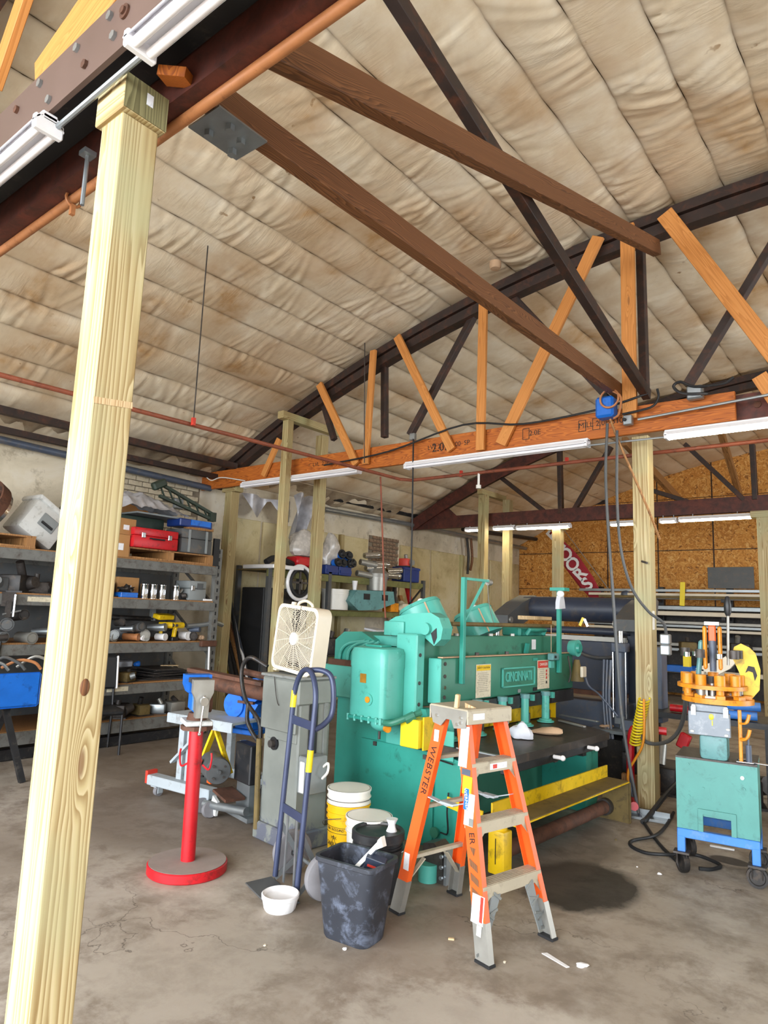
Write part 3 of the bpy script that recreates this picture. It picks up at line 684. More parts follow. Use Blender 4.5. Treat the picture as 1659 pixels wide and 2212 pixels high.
# ================================================================ step ladder
def LM(T_): return (Matrix.Translation(T_.location) @ T_.rotation_euler.to_matrix().to_4x4()).inverted()
def loc(T_, p): return LM(T_) @ Vector(p)
ld = T('step_ladder', 'orange fibreglass step ladder with grey steps and cap in front of the shear', 'ladder', (-1.645, 3.235, 0), R_(77.3))
def rail_pt(a, b, z): a, b = Vector(a), Vector(b); k = (z-a.z)/(b.z-a.z); return a+(b-a)*k
FR = {s: ((s*.25, 0, 0), (s*.15, .268, 1.085)) for s in (-1, 1)}
BK = {s: ((s*.235, .655, 0), (s*.145, .415, 1.085)) for s in (-1, 1)}
def rail(mb, a, b, s, d=.082, fl_=.032, th=.005, g=0):
    pr_ = [(g, -d/2-g), (g, d/2+g), (-fl_, d/2+g), (-fl_, d/2-th), (-th, d/2-th), (-th, -d/2+th), (-fl_, -d/2+th), (-fl_, -d/2-g)]
    vs = [[mb.bm.verts.new((p[0]+s*q[0], p[1]+q[1], p[2])) for q in pr_] for p in (a, b)]
    n = len(pr_); mb.bm.faces.new(vs[0]); mb.bm.faces.new(vs[1][::-1])
    for i in range(n): mb.bm.faces.new((vs[0][i], vs[1][i], vs[1][(i+1) % n], vs[0][(i+1) % n]))
    return mb
for nm, D, dd in (('front_rail', FR, .082), ('rear_rail', BK, .075)):
    for s in (-1, 1):
        a, b = D[s]
        r = rail(MB(), rail_pt(a, b, .16), b, s, dd).build(nm, M_orange, ld)
        rail(MB(), rail_pt(a, b, .012), rail_pt(a, b, .175), s, dd, .034, .006, .002).build('aluminium_shoe', M_alu, r)
        p = rail_pt(a, b, .006); MB().box((p.x-s*.016, p.y, .007), (.05, dd+.012, .014), None, .003).build('rubber_foot', M_black, r)
for z in (.315, .585, .85):
    p, q = rail_pt(*FR[-1], z), rail_pt(*FR[1], z); w = q.x-p.x-.008
    st = MB().box((0, p.y, z), (w, .088, .006)).box((0, p.y-.042, z-.024), (w, .005, .052)).box((0, p.y+.042, z-.018), (w, .005, .04)).build('step', M_step, ld)
    for k in range(6): MB().box((0, p.y-.036+k*.0145, z+.004), (w-.004, .005, .003)).build('tread_ridge', M_step, st)
    for s in (-1, 1): MB().prism([(s*(w/2), z-.02), (s*(w/2-.055), z-.045), (s*(w/2+.012), z-.11)], 'y', p.y-.045, p.y-.04).build('step_bracket', M_step, st)
    e = rail_pt(*BK[-1], z-.02); f_ = rail_pt(*BK[1], z-.02)
    MB().box(((e.x+f_.x)/2, e.y, z-.02), (f_.x-e.x-.008, .035, .02), None, .003).build('rear_bar', M_step, ld)
for s in (-1, 1):
    # ribbed knee braces between the lowest step and the shoes
    for D, nm in ((FR, 'knee_brace'), (BK, 'rear_knee_brace')):
        z1 = .27; p0 = rail_pt(*D[s], .03); p1 = rail_pt(*D[s], z1); y = p1.y; inner = (p1.x-s*.13, z1)
        if D is FR:
            k = MB().prism([(p0.x-s*.008, .03), (p0.x-s*.045, .035), (inner[0], z1-.01), (inner[0]-s*-.0, z1), (p1.x-s*.07, z1)], 'y', y-.035, y-.028).build(nm, M_greyplastic, ld)
            for j in range(6):
                t0 = j/5; zz = .045+.2*t0; xa = p0.x-s*.035+(inner[0]-p0.x+s*.035)*t0
                MB().beam((xa, y-.038, zz), (xa+s*.05, y-.038, zz-.012+(.05 if j % 2 else 0)), .004, .012).build('rib', M_grey, k)
        else: MB().beam((inner[0], y, z1), (rail_pt(*D[s], .13).x-s*.01, rail_pt(*D[s], .13).y, .13), .03, .006).build(nm, M_step, ld)
    # spreader bars
    p = rail_pt(*FR[s], .66); q = rail_pt(*BK[s], .62); m_ = (p+q)/2+Vector((-s*.03, 0, -.028))
    sp_ = MB().beam(p+Vector((-s*.02, .03, 0)), m_, .005, .032, (1, 0, 0)).build('spreader', M_stand, ld)
    MB().beam(m_, q+Vector((-s*.02, -.02, .01)), .005, .032, (1, 0, 0)).build('spreader_arm', M_stand, sp_)
    MB().beam(m_+Vector((0, -.05, .012)), m_+Vector((0, .05, .01)), .012, .045, (1, 0, 0), .003).build('spreader_lock', M_stand, sp_)
cap = MB().box((0, .345, 1.11), (.345, .285, .012), None, .004).box((0, .2045, 1.075), (.345, .01, .072), None, .003).box((0, .486, 1.075), (.345, .01, .072), None, .003).build('top_cap', M_step, ld)
for s in (-1, 1): MB().prism([(.2, 1.11), (.49, 1.11), (.46, 1.02), (.40, 1.01), (.36, 1.05), (.32, 1.05), (.30, 1.01), (.22, 1.02)], 'x', s*.168-.004, s*.168+.004).build('cap_side', M_alu, cap)
for y, z in ((.25, 1.07), (.275, 1.035), (.25, 1.045), (.43, 1.06)): MB().cyl((-.172, y, z), (-.178, y, z), .009, seg=10).build('rivet', M_chrome, cap)
panel('cap_label', face((-.09, .199, 1.078), (1, 0, 0), (0, 0, 1)), .085, .032, M_paper, cap)
up_f = (Vector(FR[-1][1])-Vector(FR[-1][0])).normalized(); up_b = (Vector(BK[-1][1])-Vector(BK[-1][0])).normalized()
rl = [c for c in ld.children if c.name.startswith('front_rail')][0]; rb = [c for c in ld.children if c.name.startswith('rear_rail')][0]
def stick(z, w, h, m, name='sticker', D=FR, par=None, dy=0, lift=.0):
    p = rail_pt(*D[-1], z); u = up_f if D is FR else up_b
    return panel(name, face((p.x-.0008-lift, p.y+dy, z), (0, -1, 0), u), w, h, m, par or rl, .0012)
stick(.93, .06, .20, M_paper); stick(.81, .06, .03, M_slate, 'oval_badge'); stick(.75, .062, .085, M_yellowc, 'yellow_sticker')
stick(.64, .062, .15, M_white, 'white_sticker'); stick(.685, .03, .10, M_blue, 'blue_logo', dy=.014, lift=.001)
stick(.585, .03, .035, M_grey, 'square_code_area', dy=-.006, lift=.0012)
def rtext(s, z, size, D, par, m=M_ink, down=True, dy=0, lift=.0014, space=1.0):
    p = rail_pt(*D[-1], z); u = up_f if D is FR else up_b
    return text('lettering', s, size, m, par, face((p.x-lift, p.y+dy, z), -u, (0, -1, 0)), .0004, space=space)
rtext('WERNER', .685, .026, FR, rl, M_white, dy=.014, lift=.0034)
rtext('ER', .515, .05, FR, rl); rtext('R', .105+.075, .045, FR, rl)
p = rail_pt(*FR[-1], .49)
def mark(pts, name='hazard_mark'):
    mb = MB(); vs = []
    for (dy, z) in pts:
        q = rail_pt(*FR[-1], z); vs.append(mb.bm.verts.new((q.x-.0012, q.y-dy, z)))
    f_ = mb.bm.faces.new(vs); r = bmesh.ops.extrude_face_region(mb.bm, geom=[f_]); bmesh.ops.translate(mb.bm, vec=(-.0008, 0, 0), verts=[v for v in r['geom'] if isinstance(v, bmesh.types.BMVert)])
    mb.build(name, M_chip, rl)
mark([(-.02, .475), (.02, .475), (.004, .44)], 'arrow_mark')
for z in (.405, .345, .285): mark([(-.028, z+.02), (.022, z), (.022, z-.032), (-.028, z-.012)])
mark([(.0, .245), (.022, .215), (-.022, .225)], 'arrow_mark')
stick(.19+.03, .078, .125, M_paper, 'torn_notice'); stick(.225, .018, .11, M_redlt, 'red_strip', dy=-.025, lift=.0012)
stick(.135, .03, .045, M_white, 'small_sticker', lift=.004)
rtext('WEBSTER', .765, .058, BK, rb, space=1.12)
stick(.95, .035, .06, M_paper, 'sticker', BK, rb); stick(.275, .042, .085, M_paper, 'sticker', BK, rb)
panel('step_label', face((.03, rail_pt(*FR[-1], .85).y-.0445, .827), (1, 0, 0), (0, 0, 1)), .13, .03, M_paper, ld)
panel('step_label_red', face((-.0, rail_pt(*FR[-1], .85).y-.0465, .827), (1, 0, 0), (0, 0, 1)), .03, .02, M_redlt, ld)
wb = tag(MB().box((0, 0, .035), (.022, .035, .07), (0, .1, .3), .003).build('wood_block', M_board), 'small upright wood block on the ladder cap', 'wood block'); wb.location = (-1.955, 3.13, 1.117)
wb = tag(MB().prism([(0, 0), (.06, 0), (.0, .025)], 'y', -.02, .02).build('wood_wedge', M_board), 'small wooden wedge lying on the ladder cap', 'wood wedge'); wb.location = (-1.945, 3.19, 1.117); wb.rotation_euler = (0, 0, .6)

# ================================================================ waste bin, bowl, buckets
def rrect(hx, hy, r, n=4):
    out = []
    for (cx_, cy_, a0) in ((hx-r, hy-r, 0), (-hx+r, hy-r, 90), (-hx+r, -hy+r, 180), (hx-r, -hy+r, 270)):
        for k in range(n+1): a = R_(a0+90*k/n); out.append((cx_+r*math.cos(a), cy_+r*math.sin(a)))
    return out
def loft(mb, rings, cap0=True, cap1=True):
    R = [[mb.bm.verts.new(p) for p in r] for r in rings]
    for A, B in zip(R, R[1:]):
        n = len(A)
        for k in range(n): mb.bm.faces.new((A[k], A[(k+1) % n], B[(k+1) % n], B[k]))
    if cap0: mb.bm.faces.new(R[0][::-1])
    if cap1: mb.bm.faces.new(R[-1])
    return mb
def ring(hx, hy, r, z): return [(x, y, z) for x, y in rrect(hx, hy, r)]
bn = T('waste_bin', 'scuffed dark grey plastic waste bin in front of the buckets', 'waste bin', (-2.325, 2.80, 0), R_(6))
loft(MB(), [ring(.130, .095, .05, .0), ring(.135, .1, .05, .012), ring(.172, .125, .04, .36)] + [ring(.166, .119, .036, .36), ring(.13, .095, .045, .02)]).build('body', M_bin, bn)
loft(MB(), [ring(.172, .125, .04, .352), ring(.182, .135, .045, .358), ring(.182, .135, .045, .378), ring(.164, .117, .035, .378), ring(.164, .117, .035, .352)], False, False).build('rim', M_bin, bn)
panel('blue_sticker', face((-.166, -.06, .24), (0, -1, 0), (-.1, 0, 1)), .02, .05, M_blue_lt, bn)
g_ = T('caulk_gun_box', 'navy carton with a red stripe leaning in the waste bin', 'carton', (-2.25, 2.83, .27), .5, rot=(.35, .25, .5))
MB().box((0, 0, .06), (.1, .045, .16), None, .003).build('carton', M_navy, g_); MB().box((0, -.024, .1), (.07, .003, .012)).build('red_stripe', M_redlt, g_)
lv = T('spirit_level', 'slim blue and white tool sticking up out of the waste bin', 'hand tool', (-2.36, 2.77, .30), 0, rot=(0, 0, 0))
b_ = MB().beam((-.02, 0, -.06), (.17, .05, .16), .03, .018).build('blade', M_navy, lv); MB().beam((.0, -.012, -.03), (.17, .035, .165), .008, .02).build('white_edge', M_white, lv); MB().prism([(.15, .13), (.20, .155), (.185, .2), (.165, .18)], 'y', .03, .06).build('tip', M_white, lv)
bw = T('pet_bowl', 'white fluted pottery bowl on the floor beside the hand truck', 'bowl', (-2.815, 2.76, 0))
MB().lathe([(.0, 0), (.078, 0), (.082, .01), (.092, .055), (.094, .06)], 48, None, lambda a, z: 1+.05*abs(math.sin(a*9))*(1 if .004 < z < .058 else 0)).lathe([(.094, .058), (.101, .062), (.102, .08), (.096, .084), (.09, .08), (.084, .03), (.0, .022)], 48).build('bowl_body', M_bone, bw)
MB().lathe([(0, .026), (.05, .027), (.075, .03), (.083, .045), (.079, .045), (.05, .034), (0, .031)], 32).build('dirt', M_tan, bw)
def bucket(name, label, loc_, m, h=.36, r0=.121, r1=.138, rz=0, open_=True):
    T_ = T(name, label, 'bucket', loc_, rz)
    w = .004
    MB().lathe([(0, 0), (r0, 0), (r0+.002, .01), (r1, h)]+([(r1-w, h), (r0-w, .012), (0, .012)] if open_ else [(0, h)]), 40).build('body', m, T_)
    mb = MB()
    mb.lathe([(r1-.002, h-.012), (r1+.006, h-.012), (r1+.006, h), (r1-.003, h)], 40); mb.build('rim', m, T_)
    for z in (h-.05, h-.085):
        k = r0+(r1-r0)*z/h; MB().lathe([(k-.001, z-.003), (k+.008, z-.002), (k+.008, z+.002), (k-.001, z+.003)], 40).build('rib', m, T_)
    return T_
yb = bucket('plastic_bucket', 'yellow bucket with black lettering at the bottom of the stack behind the bin', (-3.016, 3.529, 0.000), M_bucketyellow, .37, rz=R_(-60))
k = .142
for i, (s, z, sz) in enumerate((('TEN THOUSAND', .225, .022), ('SAKRETE', .135, .035), ('MIX', .175, .026))):
    for j, ch in enumerate(s):
        a = R_(-28)+(j-len(s)/2)*(.105 if sz < .03 else .16)*(sz/.026 if sz < .03 else sz/.034); rr = .121+.017*z/.36+.0015
        if ch != ' ': text('lettering', ch, sz, M_ink, yb, face((rr*math.cos(a), rr*math.sin(a), z), (-math.sin(a), math.cos(a), 0), (0, 0, 1)), .0004)
for s in (0, .0):
    pass
mb = MB()
for a0, z0, a1, z1 in ((-.9, .05, -.55, .19), (-.55, .19, -.2, .05), (-.9, .05, -.2, .05), (-1.2, .24, .2, .24), (-1.2, .205, .2, .205)):
    pts = [((.121+.017*(z0+(z1-z0)*t/8)/.36+.002)*math.cos(a0+(a1-a0)*t/8), (.121+.017*(z0+(z1-z0)*t/8)/.36+.002)*math.sin(a0+(a1-a0)*t/8), z0+(z1-z0)*t/8) for t in range(9)]
    mb.tube(pts, .0016, 4)
tag(mb.build('printed_lines', M_ink, yb), kind='stuff')
MB().tube(smooth_pts([(.138, -.02, .30), (.09, -.14, .27), (-.03, -.155, .205), (-.12, -.09, .23)], 5), .0025, 6).build('wire_handle', M_iron, yb)
w1_ = yb.location
wb1 = bucket('plastic_bucket', 'grubby white bucket nested on top of the yellow bucket', (w1_.x, w1_.y, .10), M_white, .36, .122, .139)
MB().tube(arc((0, 0, .30), .145, 3.6, 6.6, 20), .002, 6).build('wire_handle', M_iron, wb1)
wb2 = bucket('plastic_bucket', 'open white bucket behind the lidded black bucket', (-2.737, 3.399, 0.000), M_white, .37)
panel('orange_print', face((-.03, -.133, .17), (1, -.2, 0), (0, 0, 1)), .05, .09, M_orange, wb2)
bb = bucket('lidded_bucket', 'black lidded bucket with a pale pull-up spout, beside the orange ladder', (-2.533, 3.235, 0.000), M_blackp, .345, .122, .14, 0, False)
lid = MB().lathe([(.142, .315), (.152, .32), (.152, .362), (.145, .369), (.133, .367), (.129, .355), (.0, .355)], 40).build('lid', M_blackp, bb)
MB().lathe([(.032, .355), (.022, .377), (.02, .392), (.03, .412), (.035, .422), (.025, .422)], 16, Matrix.Translation((.05, .06, 0))).build('spout', M_bone, lid)
MB().lathe([(.135, .26), (.149, .264), (.149, .28), (.135, .284)], 40).build('rib', M_blackp, bb)
MB().tube(smooth_pts([(.145, .05, .27), (.12, -.10, .24), (.04, -.15, .20)], 5), .0025, 6).build('wire_handle', M_galv, bb)
panel('worn_label', face((.104, -.082, .16), (.62, .78, 0), (0, 0, 1)), .085, .15, M_greyd, bb)

# ================================================================ hand truck
dl = T('hand_truck', 'blue-grey tubular hand truck with dusty wheels leaning by the grey pedestal', 'hand truck', (-2.97, 2.945, 0), R_(-19.7))
lean = .055
def dp(x, z, y=0): return Vector((x, y+lean*z, z))
half = .15
MB().tube([dp(-half, .03), dp(-half, .6), dp(-half, 1.05)]+[dp(-half*math.cos(a), 1.05+.19*math.sin(a)) for a in [math.pi*k/14 for k in range(1, 14)]]+[dp(half, 1.05), dp(half, .6), dp(half, .03)], .0165, 12).build('frame_tube', M_dollyblue, dl)
MB().tube(smooth_pts([dp(0, 1.235, .01), dp(.07, 1.24, .06), dp(.12, 1.21, .10), dp(.145, 1.12, .115), dp(.15, 1.0, .115), dp(.15, .94, .07), dp(half, .91, .01)], 5), .0165, 12).build('loop_handle', M_dollyblue, dl)
for z in (.93, .42): MB().box(dp(0, z), (2*half, .008, .05)).build('cross_bar', M_dollyblue, dl)
for x, z, h in ((-half, 1.0, .10), (half-.05, .68, .12)): MB().cyl(dp(x if x < 0 else half, z), dp(x if x < 0 else half, z+h), .0185, seg=12).build('yellow_tape', M_yellowc, dl)
MB().prism([(-.18, -.17), (.18, -.17), (.2, .0), (-.2, .0)], 'z', .004, .012).build('toe_plate', M_greyd, dl)
MB().cyl((-.26, .14, .128), (.26, .14, .128), .01, seg=10).build('axle', M_galv, dl)
for s in (-1, 1):
    MB().beam(dp(s*half, .33), (s*.13, .14, .128), .012, .028).beam((s*.13, .14, .128), (s*half, .0, .02), .012, .028).build('axle_brace', M_galv, dl)
    MB().beam(dp(s*.06, .42), (s*.07, .02, .02), .006, .022, (1, 0, 0)).build('back_strap', M_galv, dl)
    w_ = MB().lathe([(.06, -.03), (.10, -.032), (.122, -.022), (.128, 0), (.122, .022), (.10, .032), (.06, .03)], 32, Matrix.Translation((s*.225, .14, .128)) @ Matrix.Rotation(R_(90), 4, 'Y')).build('tyre', M_tyre, dl)
    MB().lathe([(.0, -.015), (.065, -.022), (.065, .022), (.0, .015)], 24, Matrix.Translation((s*.225, .14, .128)) @ Matrix.Rotation(R_(90), 4, 'Y')).cyl((s*.225-.03, .14, .128), (s*.225+.03, .14, .128), .022, seg=12).build('wheel_hub', M_greyd, w_)

# ================================================================ grey pedestal with fan
cb_ = T('grey_pedestal', 'tall grey painted machine pedestal with peeling paint under the box fan', 'machine pedestal', (-3.56, 3.56, 0), R_(-7))
t = NT('peeling_grey_paint'); v = t.coord(); n = t.noise(v, 5, 8, .7, .4)
sz_ = t.n('ShaderNodeSeparateXYZ', {0: v}).outputs[2]
low = t.math('ADD', n, t.math('MULTIPLY', t.math('SUBTRACT', .30, sz_), .45))
c = t.mix(t.ramp(low, [(.56, 0.0), (.62, .9)]), t.ramp(t.noise(v, 3, 4), [(.3, '#70746f'), (.7, '#858983')]), '#595c6a')
M_peel = t.out(c, .5)
MB().box((0, 0, .06), (.46, .34, .12), None, .01).box((0, 0, .5), (.40, .28, .96), None, .012).build('column', M_peel, cb_)
hd = MB().box((0, -.01, 1.03), (.43, .32, .17), None, .012).build('head_box', M_peel, cb_); MB().box((0, -.01, 1.125), (.45, .34, .02), None, .004).build('top_tray', M_grey, cb_)
MB().box((.0, -.165, .93), (.40, .02, .35), None, .006).build('front_cover', M_peel, cb_)
MB().box((.02, -.145, .84), (.34, .012, .30), None, .004).build('service_door', M_peel, cb_)
MB().cyl((-.06, -.14, .66), (-.06, -.155, .66), .045, seg=20).build('dial_ring', M_blackp, cb_); MB().cyl((-.06, -.155, .66), (-.06, -.185, .66), .026, seg=14).build('dial_knob', M_iron, cb_)
MB().box((.205, -.02, .8), (.012, .07, .5)).build('side_slot', M_black, cb_); MB().box((.205, .09, .75), (.014, .03, .7)).build('side_post', M_grey, cb_)
bx = MB().box((.26, -.05, .50), (.11, .17, .24), None, .008).build('control_box', M_greyplastic, cb_); MB().box((.26, -.14, .49), (.05, .012, .2), None, .005).build('box_door', M_coolerwhite, bx)
MB().tube(smooth_pts([(.31, .0, .55), (.36, .0, .58), (.38, -.02, .53), (.33, -.02, .48)], 5), .009, 6).build('cable', M_white, cb_)
MB().tube(smooth_pts([(-.2, -.16, .95), (-.215, -.16, .90), (-.21, -.16, .6), (-.2, -.155, .42)], 5), .006, 6).box((-.2, -.155, .41), (.02, .02, .03)).build('hanging_rod', M_blackp, cb_)
MB().tube(smooth_pts([(-.06, -.18, 1.12), (-.02, -.19, 1.02), (.0, -.185, .95), (.02, -.185, .93)], 5), .003, 5).build('wire', M_iron, cb_)
MB().box((-.02, -.152, .805), (.3, .004, .05)).build('paint_smear', M_slate, cb_)
fan = T('box_fan', 'aged white square box fan standing on the grey pedestal', 'fan', (-3.57, 3.53, 1.137), 0, rot=(R_(-3), R_(4.2), R_(-9)))
FW, FH = .50, .475
outer = [(x, z+FH/2+.01) for x, z in rrect(FW/2, FH/2, .06, 5)]; inner = [(x, z+FH/2+.01) for x, z in rrect(FW/2-.025, FH/2-.025, .05, 5)]
mb = MB(); n = len(outer)
for (y0, y1) in ((-.06, .06),):
    A = [mb.bm.verts.new((x, y0, z)) for x, z in outer]; B = [mb.bm.verts.new((x, y1, z)) for x, z in outer]
    Ci = [mb.bm.verts.new((x, y0, z)) for x, z in inner]; Di = [mb.bm.verts.new((x, y1, z)) for x, z in inner]
    for i in range(n):
        j = (i+1) % n
        mb.bm.faces.new((A[i], A[j], B[j], B[i])); mb.bm.faces.new((Ci[i], Di[i], Di[j], Ci[j])); mb.bm.faces.new((A[i], Ci[i], Ci[j], A[j])); mb.bm.faces.new((B[i], B[j], Di[j], Di[i]))
mb.build('frame', M_beige, fan)
zc_ = FH/2+.01
for yy, nm in ((-.058, 'front_grille'), (.058, 'rear_grille')):
    mb = MB()
    def clip(px_, pz_): return abs(px_) < FW/2-.012 and abs(pz_) < FH/2-.012 and (max(abs(px_)-(FW/2-.07), 0)**2+max(abs(pz_)-(FH/2-.07), 0)**2) < .058**2
    for k in range(23 if yy < 0 else 9):
        r = (.045+k*.0125) if yy < 0 else .05+k*.03; run = []
        for i in range(65):
            a = 2*math.pi*i/64; p = (r*math.cos(a), r*math.sin(a))
            if clip(*p): run.append((p[0], yy, zc_+p[1]))
            if (not clip(*p) or i == 64):
                if len(run) > 1: mb.tube(run, .0020, 4)
                run = []
    for i in range(16):
        a = 2*math.pi*i/16+.1; pts = []
        for q in range(14):
            r = .04+q*.025; aa = a+.012*q; p = (r*math.cos(aa), r*math.sin(aa))
            if clip(*p): pts.append((p[0], yy-.001, zc_+p[1]))
        if len(pts) > 1: mb.tube(pts, .0024, 4)
    tag(mb.build(nm, M_beige, fan), kind='stuff')
MB().cyl((0, -.07, zc_), (0, -.055, zc_), .045, .048, 28).build('hub_badge', M_white, fan)
MB().cyl((0, -.04, zc_), (0, .04, zc_), .05, seg=20).build('motor', M_beige, fan)
for k in range(5):
    a0 = 2*math.pi*k/5+.35
    def bl(u, w, a0=a0):
        r = .05+.155*u; a = a0+(w-.5)*(1.0-.15*u)*(.5+.52*math.sin(math.pi*min(u*1.1, 1)*.9)); return (r*math.cos(a), -.025+.05*w, zc_+r*math.sin(a))
    o = MB().quadgrid(bl, 8, 6).build('blade', M_blade, fan); md = o.modifiers.new('thick', 'SOLIDIFY'); md.thickness = .003
MB().tube(smooth_pts([(-.09, 0, FH+.008), (-.075, 0, FH+.03), (0, 0, FH+.05), (.075, 0, FH+.03), (.09, 0, FH+.008)], 5), .011, 8).build('handle', M_beige, fan)
MB().cyl((-.13, -.01, FH+.008), (-.13, -.01, FH+.03), .022, .018, 14).build('switch_knob', M_beige, fan)
for s in (-1, 1): MB().box((s*.17, 0, .004), (.04, .15, .012), None, .003).build('foot', M_beige, fan)
MB().tube(smooth_pts([(.04, -.066, FH+.01), (.03, -.066, FH-.1), (.012, -.068, zc_+.05)], 5), .0018, 5).build('pull_string', M_iron, fan)

# ================================================================ vise on red pedestal
vp = T('vise_pedestal', 'red round-based pole stand carrying the blue and silver vise', 'pedestal', (-3.616, 2.743, 0.000))
MB().lathe([(0, 0), (.232, 0), (.238, .006), (.238, .05), (.232, .056), (.0, .058)], 48).build('base_disc', M_red, vp)
MB().cyl((0, 0, .05), (-.012, 0, .84), .043, seg=28).build('pole', M_red, vp)
MB().cyl((-.012, 0, .83), (-.012, 0, .855), .10, seg=8).build('top_flange', M_rust, vp)
for s in (-1, 1): MB().tube(smooth_pts([(s*.05, s*.02, .62), (s*.1, s*.03, .60), (s*.12, s*.03, .66), (s*.115, s*.03, .70)], 5), .006, 6).build('hook', M_red, vp)
MB().lathe([(.055, .058), (.23, .0575), (.23, .059), (.055, .06)], 40).build('dust_layer', M_dust, vp)
vs_ = T('bench_vise', 'blue bench vise with silver front jaw and chrome handle on the red pole stand', 'vise', (vp.location.x-.012, vp.location.y, .858), R_(64)); vs_.scale = (.84, .95, .95)
MB().box((0, .02, .015), (.20, .22, .03), None, .006).build('base_plate', M_coolerwhite, vs_)
MB().cyl((0, .02, .03), (0, .02, .075), .075, .06, 20).build('swivel', M_rust, vs_)
MB().box((0, .06, .14), (.10, .17, .12), None, .015).box((0, .09, .25), (.15, .08, .11), None, .012).prism([(-.075, .2), (.075, .2), (.10, .25), (.10, .315), (-.10, .315), (-.10, .25)], 'y', .05, .15).build('rear_body', M_blue, vs_)
MB().box((0, -.06, .15), (.085, .13, .13), None, .012).prism([(-.045, .06), (.045, .06), (.05, .17), (.075, .22), (.075, .30), (-.075, .30), (-.075, .22), (-.05, .17)], 'y', -.14, -.075).build('front_jaw', M_alu, vs_)
MB().box((0, -.05, .285), (.15, .02, .03)).build('jaw_plate', M_iron, vs_); MB().box((0, .04, .285), (.15, .02, .03)).build('jaw_plate', M_iron, vs_)
MB().cyl((0, -.18, .17), (0, .03, .17), .018, seg=14).cyl((0, -.2, .17), (0, -.165, .17), .028, seg=14).build('screw', M_chrome, vs_)
MB().cyl((0, -.185, .19), (-.02, -.19, -.03), .008, seg=10).sph((0, -.185, .195), .014).sph((-.02, -.19, -.03), .012).build('tommy_bar', M_chrome, vs_)
MB().cyl((.05, -.03, .14), (.085, -.03, .14), .06, seg=18).build('side_wheel', M_rust, vs_)

# ================================================================ grey rolling stand with blue grinder
gs = T('rolling_stand', 'grey wheeled frame stand with yellow braces behind the red pole', 'rolling stand', (-5.104, 3.539, 0.000), R_(5))
def lg(p): return loc(gs, p)
A0 = Vector((0, 0, 0))
MB().box((.25, .0, .13), (.75, .1, .08), None, .006).build('base_rail', M_stand, gs)
MB().box((.25, .62, .13), (.75, .1, .08), None, .006).build('base_rail', M_stand, gs)
MB().box((.2, .31, .13), (.08, .56, .06)).build('cross_rail', M_stand, gs)
MB().box((-.13, 0, .15), (.03, .1, .1)).build('red_end_cap', M_redlt, gs)
for x, y in ((-.05, 0), (.55, 0), (-.05, .62), (.55, .62)):
    c_ = MB().box((x, y, .085), (.07, .07, .012)).box((x-.025, y+.02, .055), (.006, .05, .06)).box((x+.025, y+.02, .055), (.006, .05, .06)).build('caster', M_stand, gs)
    MB().cyl((x-.018, y+.02, .04), (x+.018, y+.02, .04), .04, seg=18).build('wheel', M_tyre, c_)
for x, y in ((.18, 0.05), (.28, .05), (.2, .58)): MB().box((x, y, .42), (.06, .06, .52), None, .004).build('upright', M_stand, gs)
MB().beam((.12, 0, .3), (.5, 0, .64), .05, .02).build('brace', M_stand, gs)
MB().beam((.62, -.02, .64), (.42, -.02, .2), .02, .05, (0, 1, 0)).build('yellow_brace', M_yellow, gs); MB().beam((.62, -.02, .64), (.82, -.02, .32), .02, .04, (0, 1, 0)).build('yellow_brace', M_yellow, gs)
MB().box((.5, .1, .70), (.75, .38, .02)).box((.5, -.09, .67), (.75, .012, .07)).build('table_top', M_stand, gs)

rt = tag(MB().cyl((-.1, 0, 0), (.75, 0, -.06), .06, seg=18).box((.3, 0, .045), (.8, .1, .03), (0, .07, 0)).build('roller_bar', M_rust), 'rusty horizontal roller bar above the grey rolling stand', 'roller'); rt.location = (gs.location.x+.25, gs.location.y+.12, .98); rt.rotation_euler = (0, 0, R_(10))
bg_ = T('belt_grinder', 'bright blue bench grinder on the grey rolling stand, beside the pedestal', 'grinder', (-4.410, 3.850, 0.583), R_(10))
MB().box((0, 0, .02), (.28, .22, .04), None, .006).build('base', M_blue, bg_)
MB().prism([(-.08, .03), (.1, .03), (.09, .16), (.14, .24), (-.02, .27), (-.1, .2)], 'y', -.07, .07).build('pillar', M_blue, bg_)
MB().cyl((-.1, -.09, .22), (-.1, .08, .22), .10, seg=28).build('wheel_guard', M_blue, bg_); MB().cyl((.10, -.08, .36), (.10, .08, .36), .085, seg=28).build('wheel_guard', M_blue, bg_)
MB().prism([(-.17, .27), (-.03, .17), (.16, .3), (.05, .44)], 'y', -.06, .06).build('arm_cover', M_blue, bg_)
MB().cyl((.10, -.085, .36), (.10, -.095, .36), .05, seg=24).build('end_plate', M_blue_lt, bg_)
MB().box((.03, -.085, .25), (.16, .03, .02)).build('tool_rest', M_rust, bg_)
hs = line('rubber_hose', [(-3.896, 3.550, 1.162), (-4.043, 3.500, 1.221), (-4.129, 3.500, 1.111), (-4.041, 3.480, 0.915), (-3.838, 3.450, 0.775), (-3.835, 3.450, 0.646), (-3.964, 3.450, 0.759), (-3.995, 3.470, 0.887)], .016, M_darkjunk, 'thick looping rubber hose between the blue grinder and the pedestal', 'hose', 10, 6)
line('steel_tube', [(-3.794, 3.420, 0.671), (-3.781, 3.420, 0.341), (-3.769, 3.420, 0.064)], .02, M_dusty, 'dusty upright tube at the left of the grey pedestal', 'tube', 10)
line('steel_bar', [(-4.230, 3.600, 1.098), (-3.923, 3.600, 1.079)], .025, M_rust, 'short rusty bar just above the hose loop', 'bar', 10)
